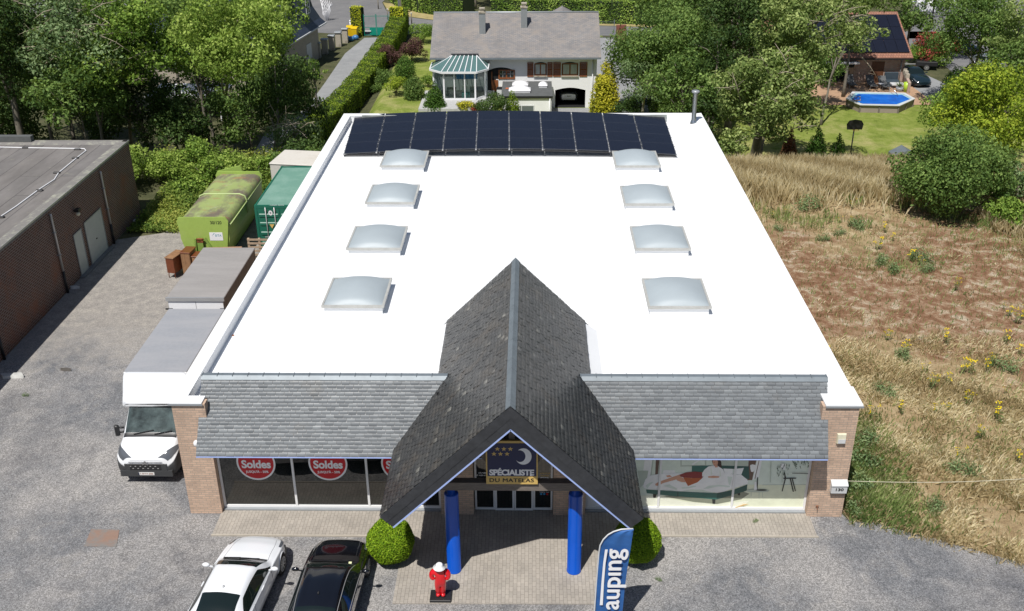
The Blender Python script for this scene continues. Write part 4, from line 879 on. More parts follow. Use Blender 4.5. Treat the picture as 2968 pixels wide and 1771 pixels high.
# ------------------------------------------------------------------ smooth vehicle shells
def cr(a, b, c, d, t): return .5*((2*b)+(-a+c)*t+(2*a-5*b+4*c-d)*t*t+(-a+3*b-3*c+d)*t**3)
class Shell:
    def __init__(s, st, full=1.0):
        s.ys = [q[0] for q in st]; s.rings = []
        for (y, w, zs, zb, wt, zt, dr) in st:
            wb = (w*.90+wt*.10) if zt-zb > .15 else w*.90
            s.rings.append([(0, zs), (w*.86, zs), (w*.965, zs+.13*min(1, (zb-zs)/.4)), (w, zs+(zb-zs)*.55), (w*.975, zb-.035), (wb, zb+.01), (wt, zt-dr), (wt*.55, zt-dr*.28), (0, zt)])
    def at(s, y, v):
        ys = s.ys; i = 0
        while i < len(ys)-2 and y < ys[i+1]: i += 1
        t = (ys[i]-y)/(ys[i]-ys[i+1]); t = min(1, max(0, t))
        def ring(k):
            r = s.rings[min(max(k, 0), len(ys)-1)]; j = min(int(v), 7); u = v-j
            g = lambda q: r[min(max(q, 0), 8)] if q <= 8 else (-r[7][0], r[7][1])
            a, b, c, d = g(j-1), g(j), g(j+1), g(j+2)
            if j == 0: a = (-r[1][0], r[1][1])
            if j in (0, 1): return (b[0]+(c[0]-b[0])*u, b[1]+(c[1]-b[1])*u)
            if j == 5: k_ = .5; return tuple((cr(a[q], b[q], c[q], d[q], u)*k_+(b[q]+(c[q]-b[q])*u)*(1-k_)) for q in (0, 1))
            return tuple(cr(a[q], b[q], c[q], d[q], u) for q in (0, 1))
        R_ = [ring(i-1), ring(i), ring(i+1), ring(i+2)]
        q = [cr(R_[0][k], R_[1][k], R_[2][k], R_[3][k], t)*.6+(R_[1][k]+(R_[2][k]-R_[1][k])*t)*.4 for k in (0, 1)]
        return Vector((max(0, q[0]), y, q[1]))
    def nrm(s, y, v):
        e = .03; a = s.at(y+e, v)-s.at(y-e, v); b = s.at(y, min(8, v+.05))-s.at(y, max(0, v-.05)); n = b.cross(a)
        if n.length < 1e-6: return Vector((0, 0, 1))
        n.normalize(); c = s.at(y, v)-Vector((0, y, .6)); 
        return n if n.dot(c) > 0 else -n
    def body(s, mb, arches=(), m=0, ny=64, nv=44, ar=.37, za=.33):
        Y = np.linspace(s.ys[0], s.ys[-1], ny); Vv = np.linspace(.6, 8, nv)
        for sg_ in (1, -1):
            g = [[s.at(y, v) for v in Vv] for y in Y]; vs = [(p.x*sg_, p.y, p.z) for r in g for p in r]; fs = []
            for i in range(ny-1):
                for j in range(nv-1):
                    c = (g[i][j]+g[i+1][j+1])/2
                    if c.x > .4 and any((c.y-a)**2+(c.z-za)**2 < ar*ar for a in arches): continue
                    f = (i*nv+j, i*nv+j+1, (i+1)*nv+j+1, (i+1)*nv+j); fs.append(f if sg_ < 0 else f[::-1])
            mb.add(vs, fs, m, True)
        for y in (s.ys[0], s.ys[-1]):
            pts = [s.at(y, v) for v in Vv]; ring = [(p.x, p.y, p.z) for p in pts]+[(-p.x, p.y, p.z) for p in pts[::-1][1:]]; mb.poly(ring, m)
    def patch(s, mb, y0, y1, v0, v1, off=.006, m=0, ny=14, nv=12, mirror=True, f0=None, f1=None, solo=None):
        for sg_ in ((1, -1) if mirror else (solo,)):
            vs = []; fs = []
            for i in range(ny+1):
                ty = i/ny; y = y0+(y1-y0)*ty; a = f0(ty) if f0 else v0; b = f1(ty) if f1 else v1
                for j in range(nv+1):
                    v = a+(b-a)*j/nv; p = s.at(y, v)+s.nrm(y, v)*off; vs.append((p.x*sg_, p.y, p.z))
            for i in range(ny):
                for j in range(nv):
                    f = (i*(nv+1)+j, i*(nv+1)+j+1, (i+1)*(nv+1)+j+1, (i+1)*(nv+1)+j); fs.append(f if sg_ < 0 else f[::-1])
            mb.add(vs, fs, m, True)
def wheel(parent, x, y, r, sd, w=.21, rimr=.68):
    def prof(pr, mat, nm, par, n=28):
        m = MB(); rings = []
        for rr, xx in pr: rings.append([(x+sd*xx, y+rr*math.cos(2*math.pi*k/n), r+rr*math.sin(2*math.pi*k/n)) for k in range(n)])
        m.loft(rings if sd > 0 else rings, 0, True, True, True); return m.build(nm, mat, par, local=True)
    ty = prof([(r*.6, -w), (r*.96, -w), (r, -w+.03), (r, -.03), (r*.96, 0), (r*rimr, .002), (r*rimr, -.03)], MT['rubber'], 'wheel', parent)
    m = MB()
    for k in range(10):
        t = 2*math.pi*k/10; m.bar((x-sd*.012, y+.05*math.cos(t), r+.05*math.sin(t)), (x-sd*.004, y+r*rimr*math.cos(t+.06), r+r*rimr*math.sin(t+.06)), .03, .02, 0, up=(1, 0, 0))
    n = 28
    for a, b in ((r*rimr-.025, r*rimr+.004), (0.001, .06)):
        m.loft([[(x+sd*.003, y+q*math.cos(2*math.pi*k/n), r+q*math.sin(2*math.pi*k/n)) for k in range(n)] for q in (a, b)], 0, False)
    m.build('rim', MT['silver'], ty, local=True)
def car_common(name, label, cat, st, paint, pos, rz, wx, wy, group=None, coupe=True, cowl=.78, head=.14, rh=-1.42, rd=-2.0, glass='cglass', mirrors=True, vdark=None, ar=.37):
    t = thing(name, label, cat, (0, 0, 0), 0, group); S = Shell(st); bd = MB(); S.body(bd, wy, ar=ar); body = bd.build('body', paint, t, local=True)
    m = MB(); m.box(-.82, .82, st[-1][0]+.25, st[0][0]-.3, .2, .55); m.build('underbody', MT['black'], t, local=True)
    m = MB(); S.patch(m, cowl, head, 6.06, 8, .005, ny=16); m.build('windshield', MT[glass], t, local=True)
    m = MB(); S.patch(m, rh, rd, 6.1, 8, .006); m.build('rear_window', MT[glass], t, local=True)
    for sg_ in (1, -1):
        m = MB(); lo = lambda u: 5.14; hi = lambda u: 5.14+(.72)*min(1, (u*4.2)**.8 if u < .5 else ((1-u)*4.0)**.7+.05)
        S.patch(m, cowl-.16, rh-.18, 0, 0, .006, ny=26, nv=8, mirror=False, f0=lo, f1=hi, solo=sg_); m.build('side_window', MT[glass], t, local=True)
    for y in wy:
        for sg_ in (1, -1): wheel(t, sg_*wx, y, .33, sg_)
    m = MB()   # arch lips
    for y in wy:
        for sg_ in (1, -1):
            pts = [];
            for k in range(19):
                a = math.pi*k/18*1.16-.25; yy, z_ = y+(ar+.0)*math.cos(a), .33+(ar)*math.sin(a); best = min(np.linspace(1.1, 4.8, 60), key=lambda v: abs(S.at(yy, v).z-z_)); p = S.at(yy, best); pts.append((sg_*(p.x-.004), yy, z_))
            m.tube(pts, .028, 6)
    m.build('arch_lip', paint, t, local=True)
    if mirrors:
        for sg_ in (1, -1):
            m = MB(); b = S.at(cowl-.36, 5.05); m.bar((sg_*(b.x-.04), b.y, b.z+.02), (sg_*(b.x+.10), b.y-.02, b.z+.07), .04, .03)
            m.ball((sg_*(b.x+.165), b.y-.02, b.z+.10), .115, .062, .07, 8); m.build('side_mirror', paint, t, local=True)
    m = MB()   # headlights
    for sg_ in (1, -1):
        m = MB(); S.patch(m, st[1][0]+.02, st[3][0]-.02, 4.05, 5.5, .006, mirror=False, solo=sg_, ny=8, nv=5, f0=lambda u: 3.9+.7*u, f1=lambda u: 5.2+.1*u); m.build('headlight', MT['hl'], t, local=True)
    t.location = pos; t.rotation_euler = (0, 0, rz); t.scale = (.96, .96, .96); return t, S
MT['hl'] = glassy('headlight_glass', (.10, .11, .125), .08)
MT['vglass'] = plain('windscreen_glass', (.055, .075, .075), .05, var=.75, vs=2.2, ior=1.6)
CO = [(2.34, .42, .34, .50, .30, .56, .02), (2.24, .66, .24, .58, .46, .66, .03), (2.05, .79, .20, .66, .56, .75, .04), (1.65, .875, .20, .77, .64, .87, .045), (1.15, .90, .20, .85, .66, .95, .04), (.80, .905, .20, .89, .69, .985, .04),
      (.45, .905, .20, .905, .66, 1.20, .055), (.10, .905, .20, .915, .60, 1.345, .07), (-.45, .905, .20, .925, .58, 1.405, .08), (-1.0, .905, .20, .935, .575, 1.385, .09), (-1.5, .905, .20, .945, .56, 1.28, .09), (-1.95, .89, .20, .95, .60, 1.05, .05), (-2.2, .83, .22, .93, .58, .98, .04), (-2.36, .68, .34, .84, .45, .90, .04)]
# white coupe
t, S = car_common('white_coupe', 'white coupe with black glass rear roof parked nearest the left shop window', 'car', CO, MT['wpaint'], (2.63, -4.02, 0), R(-4.5), .905, (1.42, -1.38))
m = MB(); S.patch(m, -1.06, -1.95, 6.12, 8, .008); m.build('black_glass_roof', MT['cglass'], t, local=True)
m = MB(); p = S.at(-.9, 8); m.ball((0, -.86, p.z+.012), .035, .05, .03, 6); m.build('roof_antenna', MT['silver'], t, local=True)
def car_trim(t, S, cowl=.78):
    m = MB(); S.patch(m, cowl+.085, cowl+.005, 6.1, 8, .009, ny=3); m.build('cowl_panel', MT['black'], t, local=True)
    m = MB()
    for x0, x1 in ((.45, -.15), (-.12, -.62)): m.bar((x0, cowl+.03, S.at(cowl, 7.5).z+.03), (x1, cowl-.01, S.at(cowl, 7.5).z+.035), .02, .014)
    m.build('wiper', MT['black'], t, local=True)
    for sg_ in (1, -1):
        m = MB()
        for y in (-.28,): p = S.at(y, 4.25); m.bar((sg_*(p.x+.012), y+.09, p.z), (sg_*(p.x+.012), y-.09, p.z), .025, .03)
        m.build('door_handle', t.children[0].data.materials[0], t, local=True)
    m = MB()
    for sg_ in (1, -1):
        for y in (.50, -.98):
            pts = [S.at(y-.0*(v), v)+S.nrm(y, v)*.001 for v in np.linspace(1.3, 4.95, 14)]; m.tube([(sg_*p.x, p.y, p.z) for p in pts], .005, 4)
        pts = [S.at(y, 6.0)+S.nrm(y, 6.0)*.001 for y in np.linspace(2.0, cowl+.05, 14)]; m.tube([(sg_*p.x*.99, p.y, p.z) for p in pts], .005, 4)
    m.build('panel_gap', MT['black'], t, local=True)
car_trim(t, S)
# black saloon
CB = [(y, w*.995, a, b, wt*1.04, zt+(.05 if zt > 1.1 else .02), d) for (y, w, a, b, wt, zt, d) in CO]
t, S = car_common('black_car', 'glossy black car parked between the white coupe and the round bush', 'car', CB, MT['kpaint'], (5.22, -4.14, 0), R(-2), .90, (1.42, -1.38))
car_trim(t, S)
m = MB(); p = S.at(-1.0, 8); m.ball((0, -1.0, p.z+.012), .03, .05, .03, 6); m.build('roof_antenna', MT['black'], t, local=True)
m = MB(); S.patch(m, .12, .09, 6.1, 8, .009, ny=2); m.build('roof_trim', MT['black'], t, local=True)
m = MB()
for sg_ in (1, -1):
    for vv in (5.05, 5.93): m.tube([(sg_*q.x, q.y, q.z) for q in [S.at(y, vv)+S.nrm(y, vv)*.008 for y in np.linspace(.55, -1.6, 24)]], .009, 5)
m.build('chrome_strip', MT['silver'], t, local=True)
m = MB(); q = S.at(.66, 6.6)+S.nrm(.66, 6.6)*.009; m.obox(q, (.045, 0, 0), (0, .04, .02), (0, -.001, .002)); m.build('windshield_sticker', plain('sticker', (.6, .62, .35)), t, local=True)

# ------------------------------------------------------------------ white box truck facing the camera
VN = [(1.0, .70, .42, .72, .5, .96, .02), (.95, .90, .34, .84, .70, 1.06, .03), (.80, .99, .30, .98, .80, 1.20, .04), (.50, 1.02, .30, 1.10, .86, 1.33, .04), (.20, 1.025, .30, 1.16, .88, 1.45, .04),
      (-.15, 1.025, .30, 1.20, .86, 1.83, .05), (-.46, 1.025, .30, 1.24, .83, 2.18, .07), (-.75, 1.025, .30, 1.25, .83, 2.27, .08), (-1.20, 1.025, .30, 1.25, .84, 2.29, .08)]
tk = thing('box_truck', 'white box truck with grey cargo roof parked against the left end of the shop', 'truck', (0, 0, 0)); S = Shell(VN)
m = MB(); S.body(m, (.10,), ny=56, ar=.40, za=.36); m.build('cab', MT['wpaint'], tk, local=True)
m = MB(); S.patch(m, .16, -.42, 6.1, 8, .006); ws = m.build('windshield', MT['vglass'], tk, local=True)
m = MB(); S.patch(m, .30, .165, 6.0, 8, .010, ny=4); m.build('cowl_panel', MT['black'], tk, local=True)
m = MB(); m.bar((.55, .24, 1.46), (-.1, .14, 1.56), .025, .02); m.bar((-.15, .25, 1.47), (-.72, .16, 1.55), .025, .02); m.build('wiper', MT['black'], tk, local=True)
for sg_ in (1, -1):
    m = MB(); S.patch(m, .0, -.85, 0, 0, .006, ny=18, nv=8, mirror=False, f0=lambda u: 5.14, f1=lambda u: 5.14+.74*min(1, (u*3.5)**.8+.05), solo=sg_); m.build('side_window', MT['cglass'], tk, local=True)
    m = MB(); S.patch(m, .965, .36, 0, 0, .012, ny=10, nv=6, mirror=False, solo=sg_, f0=lambda u: 5.5-.6*u, f1=lambda u: 6.75-1.5*u); m.build('headlight', MT['hl'], tk, local=True)
    wheel(tk, sg_*1.02, .10, .34, sg_); wheel(tk, sg_*1.02, -3.9, .34, sg_)
m = MB(); S.patch(m, .995, .30, 0, 0, .022, ny=10, nv=8, f0=lambda u: .9, f1=lambda u: 4.35-.8*u); m.box(-.86, .86, .96, 1.06, .34, .56); m.box(-.70, -.52, .98, 1.04, .56, .80); m.box(.52, .70, .98, 1.04, .56, .80); m.build('bumper', plain('charcoal_plastic', (.045, .047, .05), .55, var=.08), tk, local=True)
m = MB(); m.box(-.52, .52, 1.0, 1.03, .575, .79); m.build('grille', MT['black'], tk, local=True)
m = MB()
for r_i in range(2):
    for k in range(6): m.box(-.43+k*.165+(r_i*.08), -.38+k*.165+(r_i*.08), 1.031, 1.04, .63+.085*r_i, .65+.085*r_i)
m.build('grille_studs', MT['silver'], tk, local=True)
m = MB(); m.box(-.60, .60, 1.0, 1.03, .80, .825); m.box(-.56, .56, .985, 1.02, .86, .88)
for z in (.80, .865):
    for s in (1, -1): m.prism([(0, 1.032, z+.075), (s*.085, 1.032, z), (s*.085, 1.032, z-.03), (0, 1.032, z+.04)], (0, .012, 0))
m.build('chrome_emblem', MT['steel'], tk, local=True)
m = MB(); m.box(-.26, .26, 1.061, 1.07, .40, .51); m.box(.235, .262, 1.0705, 1.072, .40, .51, 1); text(m, '1-RTV-206', (.20, 1.0725, .425), (-1, 0, 0), (0, 0, 1), .42, .06, 2, .02); m.build('number_plate', [MT['plate'], MT['navy'], MT['rust']], tk, local=True)
m = MB()   # folded double arm mirror, right hand side of the truck
m.tube([(.98, -.10, 1.50), (1.16, -.06, 1.52)], .035, 8); m.tube([(.98, -.10, 1.34), (1.16, -.06, 1.32)], .035, 8); m.bbox(1.14, 1.30, -.12, 0, 1.22, 1.62, .04); m.build('side_mirror', MT['black'], tk, local=True)
# cargo box and wind deflector
bx = MB(); X0, X1, YB, YF, ZT = -1.09, 1.09, -5.85, -1.05, 3.10
bx.bbox(X0, X1, YB, YF, .75, ZT-.02, .025); bxo = bx.build('cargo_box', MT['gwhite'], tk, local=True)
m = MB(); m.box(X0+.03, X1-.03, YB+.03, YF-.04, ZT-.0195, ZT-.002); m.build('box_roof', MT['boxroof'], bxo, local=True)
m = MB(); rg = []
for k in range(9):
    t_ = k/8; y = -1.06+.72*t_; z = ZT-.015-.80*t_**1.35; w_ = 1.085-.10*t_; c = .10+.1*t_
    rg.append([(-w_, y, z-.35*(1-t_)-.0), (-w_, y, z-c*.5), (-w_+c*.5, y, z-.02), (-w_+c*1.5, y, z+.02), (w_-c*1.5, y, z+.02), (w_-c*.5, y, z-.02), (w_, y, z-c*.5), (w_, y, z-.35*(1-t_))])
m.loft([r[::-1] for r in rg], 0, True, True, True); m.build('wind_deflector', MT['wpaint'], tk, local=True)
m = MB(); m.box(-.95, .95, -5.8, -1.2, .45, .74); m.build('chassis', MT['black'], tk, local=True)
tk.location = (-1.84, 2.55, 0); tk.rotation_euler = (0, 0, math.pi)
# (the truck faces the camera: its local +y points to the street)

# second box body behind it
t2 = thing('box_trailer', 'grey tarpaulin-roofed box trailer with white rear doors behind the white truck', 'trailer', (0, 0, 0))
m = MB(); X0, X1, Y0, Y1 = -3.30, -1.08, 9.35, 14.25; m.bbox(X0, X1, Y0, Y1, .85, 3.06, .03); m.build('box', stained('brown_grey_side', (.23, .20, .17), (.12, .09, .07), .7, 1.5), t2)
m = MB(); m.bbox(X0-.02, X1+.02, Y0-.02, Y1+.02, 3.061, 3.11, .02); m.build('roof', MT['boxroof2'], t2)
m = MB(); m.box(X0-.03, X1+.03, Y0-.10, Y0-.021, 2.98, 3.13); m.build('roof_bar', MT['silver'], t2)
for a, b in ((X0+.04, -2.20), (-2.18, X1-.04)):
    m = MB(); m.box(a, b, Y0-.05, Y0-.001, .9, 2.97); d = m.build('rear_door', MT['white'], t2); m = MB()
    xh = a if a < -3 else b; m.box(xh-.14, xh+.14, Y0-.075, Y0-.051, 2.60, 2.66); m.build('hinge', MT['black'], d)
m = MB(); m.box(X0+.1, X1-.1, Y0+.1, Y1, .5, .849); m.build('chassis', MT['black'], t2)
for sg_ in (-1, 1):
    for y in (10.6, 13.2): m = MB(); xx = (X0+X1)/2+sg_*.98; m.loft([[(xx+d_, y+.36*math.cos(2*math.pi*k/20), .36+.36*math.sin(2*math.pi*k/20)) for k in range(20)] for d_ in (-.1, .1)]); m.build('wheel', MT['rubber'], t2)

# ------------------------------------------------------------------ lime waste container
gc = thing('waste_container', 'lime green roll-off waste container with a moss-stained roof', 'container', (-5.0, 23, 0))
X0, X1, Y0, Y1 = -6.22, -3.72, 19.4, 26.1; m = MB()
def prof(x0, x1, z0, z1, c=.30): return [(x0+.35, z0), (x1-.35, z0), (x1-.12, .9), (x1, 1.35), (x1, z1-c), (x1-c*.35, z1-c*.35), (x1-c, z1), (x0+c, z1), (x0+c*.35, z1-c*.35), (x0, z1-c), (x0, 1.35), (x0+.12, .9)]
pr = prof(X0+.06, X1-.06, .2, 2.36); m.loft([[(a, y, b) for a, b in pr] for y in (Y0+.04, Y1)][::-1]); m.build('body', MT['lime'], gc)
m = MB(); pr2 = [(X0+.055, 2.08), (X0+.11, 2.26), (X0+.36, 2.375), (X1-.36, 2.375), (X1-.11, 2.26), (X1-.055, 2.08)]; m.loft([[(a, y, b) for a, b in pr2] for y in (Y0+.05, Y1-.01)], closed=False, cap=False, smooth=True); m.build('roof', MT['limetop'], gc)
m = MB(); c = .16; fp = [(X0+.34, .15), (X1-.34, .15), (X1-.16, 1.2), (X1, 2.30), (X1-.12, 2.5), (X0+.12, 2.5), (X0, 2.30), (X0+.16, 1.2)]; m.prism([(a, Y0-.02, b) for a, b in fp], (0, .06, 0)); fpn = m.build('front_plate', MT['lime'], gc)
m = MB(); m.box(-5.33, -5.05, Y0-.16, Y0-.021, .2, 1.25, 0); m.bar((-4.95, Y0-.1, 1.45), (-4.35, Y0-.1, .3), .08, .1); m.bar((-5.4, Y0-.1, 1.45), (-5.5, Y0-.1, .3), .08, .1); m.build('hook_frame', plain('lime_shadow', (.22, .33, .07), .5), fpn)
m = MB(); m.tube([(-5.35, Y0-.12, 1.40), (-5.2, Y0-.2, 1.45), (-5.0, Y0-.12, 1.40)], .045, 8); m.box(-5.33, -5.03, Y0-.17, Y0-.06, 1.24, 1.34); m.build('lifting_hook', MT['rust'], fpn)
m = MB(); m.box(-4.72, -4.08, Y0-.03, Y0-.022, 1.30, 1.72, 0); m.prism([(-4.60, Y0-.031, 1.52), (-4.52, Y0-.031, 1.66), (-4.44, Y0-.031, 1.68), (-4.54, Y0-.031, 1.60)], (0, -.002, 0), 1); text(m, 'SITA', (-4.45, Y0-.0325, 1.50), (1, 0, 0), (0, 0, 1), .32, .12, 1, .01); m.build('logo_plate', [MT['white'], plain('teal_print', (.05, .3, .38))], fpn)
m = MB(); text(m, '30/120', (-4.60, Y0-.0225, 2.14), (1, 0, 0), (0, 0, 1), .55, .17, 0, .02); m.build('stencil_number', MT['ink'], fpn)
m = MB()
for y in (22.9,): m.tube([(X0+.05, y, 1.4), (X0+.03, y, 2.06), (X0+.10, y, 2.30), (X0+.35, y, 2.40), (X1-.35, y, 2.40), (X1-.10, y, 2.30), (X1-.03, y, 2.06), (X1-.05, y, 1.4)], .045, 6)
m.tube([(X1-.02, Y0+.1, 2.0), (X1-.02, Y1, 2.0)], .03, 6); m.build('strap_rib', plain('lime_rib', (.42, .52, .22), .5), gc)
m = MB(); m.prism([(a, Y1+.0, b) for a, b in fp], (0, .09, 0)); m.build('rear_plate', MT['lime'], gc); m = MB(); m.bar((X0+.1, Y1+.3, 2.2), (-4.9, Y1+.5, 2.45), .08, .5); m.build('rear_flap', MT['lime'], gc)
m = MB()
for x in (-5.7, -4.3): m.bar((x, Y0+.1, .12), (x, Y1, .12), .12, .2)
m.build('skid', MT['black'], gc)

# ------------------------------------------------------------------ dark green shipping container
sc_ = thing('shipping_container', 'dark green shipping container with locking bars beside the shop wall', 'container', (-1.6, 23.5, 0))
X0, X1, Y0, Y1 = -2.78, -.34, 20.75, 26.8; m = MB(); m.box(X0+.06, X1-.06, Y0+.05, Y1-.02, .15, 2.53)
n = 30
for k in range(n):
    y0 = Y0+.15+k*(Y1-Y0-.25)/n; m.box(X0+.03, X0+.06, y0, y0+.10, .2, 2.45)
m.build('body', MT['cgreen'], sc_)
m = MB()
for k in range(36):
    y0 = Y0+.12+k*(Y1-Y0-.22)/36; m.prism([(X0+.10, y0, 2.531), (X0+.10, y0+.03, 2.562), (X0+.10, y0+.09, 2.562), (X0+.10, y0+.12, 2.531)], (X1-X0-.2, 0, 0))
m.build('roof', MT['cgreent'], sc_)
m = MB()
for x in (X0, X1-.12):
    for y in (Y0, Y1-.12): m.box(x, x+.12, y, y+.12, .02, 2.59)
for y in (Y0+.01, Y1-.11): m.box(X0+.121, X1-.121, y, y+.10, 2.44, 2.58); m.box(X0+.121, X1-.121, y, y+.1, .05, .2)
for x in (X0+.01, X1-.09): m.box(x, x+.08, Y0+.121, Y1-.121, 2.46, 2.575); m.box(x, x+.08, Y0+.121, Y1-.121, .05, .2)
m.build('corner_frame', MT['cgreen'], sc_)
for a, b in ((X0+.125, -1.57), (-1.55, X1-.125)):
    m = MB(); m.box(a, b, Y0+.02, Y0+.045, .21, 2.43)
    for z in (.45, 1.0, 1.5, 1.95): m.prism([(a+.08, Y0+.02, z), (a+.08, Y0-.015, z+.04), (a+.08, Y0-.015, z+.16), (a+.08, Y0+.02, z+.2)], (b-a-.16, 0, 0))
    d = m.build('container_door', MT['cgreen'], sc_); m = MB()
    for x in (a+.42, a+.86): m.tube([(x, Y0-.04, .2), (x, Y0-.04, 2.5)], .022, 8); m.box(x-.04, x+.04, Y0-.06, Y0-.016, 2.3, 2.42); m.box(x-.16, x+.16, Y0-.07, Y0-.05, .92, .97)
    m.build('locking_bar', MT['silver'], d)
m = MB(); cx = -2.0; m.poly([(cx+.10*math.cos(t), Y0-.018, 2.20+.13*math.sin(t)) for t in [2*math.pi*k/20 for k in range(20)]], 0); m.poly([(cx+.05*math.cos(t), Y0-.0195, 2.20+.07*math.sin(t)) for t in [2*math.pi*k/20 for k in range(20)]], 2); m.poly([(-2.12, Y0-.018, 1.60), (-1.88, Y0-.018, 1.60), (-2.0, Y0-.018, 1.38)], 1); m.build('door_stickers', [MT['white'], MT['gold'], MT['grey']], sc_)
m = MB(); text(m, 'HIGH 9FT6', (-2.0, Y0+.02, 2.5815), (1, 0, 0), (0, 1, 0), .7, .07, 0, .02); m.build('roof_lettering', MT['white'], sc_)
# beige box behind
bb = thing('beige_cabin', 'pale beige storage box behind the dark green container', 'cabin', (0, 0, 0), 0); m = MB(); m.bbox(-1.3, 1.3, -1.2, 1.2, 0, 2.5, .03); m.build('wall', MT['beige'], bb, local=True); m = MB(); m.bbox(-1.33, 1.33, -1.23, 1.23, 2.501, 2.56, .02); m.build('roof', MT['beige'], bb, local=True); bb.location = (-2.1, 28.4, 0); bb.rotation_euler = (0, 0, R(-8))

# ------------------------------------------------------------------ discarded furniture behind the trailer
def furn(name, label, x, y, w, d, h, rz, legs, mat, kind='cabinet'):
    t = thing(name, label, 'furniture', (0, 0, 0)); m = MB(); m.bbox(-w/2, w/2, -d/2, d/2, legs, h-.04, .01); m.build('carcass', mat, t, local=True)
    m = MB(); m.bbox(-w/2-.03, w/2+.03, -d/2-.03, d/2+.03, h-.039, h, .01); m.build('top', MT['maho'] if mat is not MT['maho'] else MT['plywood'], t, local=True)
    for sx in (-1, 1):
        for sy in (-1, 1): m = MB(); m.tube([(sx*(w/2-.05), sy*(d/2-.05), 0), (sx*(w/2-.03), sy*(d/2-.04), legs*.5), (sx*(w/2-.06), sy*(d/2-.05), legs+.01)], .022, 6); m.build('leg', MT['maho'], t, local=True)
    m = MB(); 
    for k in (0, 1): m.box(-w/2+.03+k*(w/2), k*(w/2)-.03, -d/2-.012, -d/2-.001, legs+.04, h-.08)
    m.build('door', mat, t, local=True); t.location = (x, y, 0); t.rotation_euler = (0, 0, rz); return t
furn('sideboard', 'dark brown sideboard with curved legs, leftmost of the discarded furniture', -6.15, 18.25, .95, .42, 1.08, R(75), .28, MT['maho'])
furn('cabinet', 'brown wooden cabinet between the sideboard and the desk in the alley', -5.55, 18.45, .45, .75, 1.22, R(-6), .12, MT['plywood'])
furn('writing_desk', 'brown wooden desk partly behind the grey box trailer', -4.85, 18.3, .80, .60, 1.05, R(-4), .12, MT['plywood'])
pk = MB(); pk.obox((-3.95, 19.05, .62), (.9, .0, .03), (0, .03, .02), (0, -.25, .55)); tag(pk.build('plywood_panel', MT['plywood']), 'brown plywood panel leaning on the lime green container', 'panel')
pl = thing('pallet', 'wooden pallet standing in the gap before the dark green container', 'pallet', (-2.55, 20.1, 0)); m = MB()
for k in range(6): m.box(-3.1, -1.95, 19.95, 19.97, .05+k*.2, .15+k*.2)
m.build('boards', MT['palletw'], pl); m = MB()
for x in (-3.1, -2.57, -2.05): m.box(x, x+.1, 19.971, 20.08, .05, 1.15)
m.build('bearer', MT['palletw'], pl)
for i, (px, py, s) in enumerate(((372, 500, .25), (330, 538, .3), (345, 545, .2), (30, 915, .4), (160, 900, .12), (180, 700, .2))):
    p = gat(px, py); m = MB(); m.obox((p.x, p.y, .05), (s, .1*s, 0), (-.1, .3*s, .0), (0, .02, .05)); tag(m.build('litter_scrap', plain('litter_%d' % i, (.5, .5, .48) if i % 2 else (.10, .09, .08), .7, var=.3)), 'scrap of rubbish lying on the ground beside the brick warehouse', 'litter', 'litter along the warehouse wall')
# ------------------------------------------------------------------ red statue with a white hat
st = thing('red_statue', 'glossy red statue with white hat on a black slab before the left blue pillar', 'statue', (0, 0, 0))
m = MB(); m.bbox(-.27, .27, -.20, .20, 0, .07, .01); m.build('slab', MT['black'], st, local=True)
def skin_fig(name, J, E, Rr, mat, parent, lv=2):
    me = bpy.data.meshes.new(name); me.from_pydata(J, E, []); o = bpy.data.objects.new(name, me); COL.objects.link(o)
    md = o.modifiers.new('skin', 'SKIN'); 
    sv = me.skin_vertices[0].data if me.skin_vertices else None
    if sv is None:
        bm = bmesh.new(); bm.from_mesh(me); bm.verts.layers.skin.verify(); bm.to_mesh(me); bm.free(); sv = me.skin_vertices[0].data
    for i, r in enumerate(Rr): sv[i].radius = (r, r)
    sv[0].use_root = True
    s2 = o.modifiers.new('sub', 'SUBSURF'); s2.levels = s2.render_levels = lv
    dg = bpy.context.evaluated_depsgraph_get(); m2 = bpy.data.meshes.new_from_object(o.evaluated_get(dg)); bpy.data.objects.remove(o)
    o = bpy.data.objects.new(name, m2); COL.objects.link(o); m2.materials.append(mat); o.parent = parent; KIDS.setdefault(parent.name, []).append(o); KIDS.setdefault(o.name, [])
    for p in m2.polygons: p.use_smooth = True
    return o
J = [(0, 0, .52), (0, .01, .66), (0, .03, .80), (0, .03, .88), (0, -.02, .96), (.07, 0, .46), (.06, -.01, .28), (.055, 0, .12), (.075, -.11, .105), (-.07, 0, .46), (-.06, -.01, .28), (-.055, 0, .12), (-.075, -.11, .105), (.11, .05, .84), (.20, .03, .78), (.23, -.01, .66), (.13, -.04, .60), (-.11, .05, .84), (-.20, .03, .78), (-.23, -.01, .66), (-.13, -.04, .60)]
E = [(0, 1), (1, 2), (2, 3), (3, 4), (0, 5), (5, 6), (6, 7), (7, 8), (0, 9), (9, 10), (10, 11), (11, 12), (2, 13), (13, 14), (14, 15), (15, 16), (2, 17), (17, 18), (18, 19), (19, 20)]
skin_fig('figure', J, E, [.135, .15, .16, .10, .10, .105, .085, .065, .055, .105, .085, .065, .055, .11, .095, .07, .06, .11, .095, .07, .06], MT['rlac'], st)
m = MB(); m.lathe((0, -.03, .985), [(.0, .012), (.155, 0), (.16, .012), (.085, .03), (.085, .10), (.06, .125), (.0, .11)], 24, 0, cap=False); m.build('hat', MT['white'], st, local=True)
m = MB(); m.ball((0, -.115, .93), .022, .03, .022, 6); m.build('nose', MT['rlac'], st, local=True)
p = at(1071, 1450, z=.04); st.location = (p.x, p.y, .036); st.scale = (1.12, 1.12, 1.12)
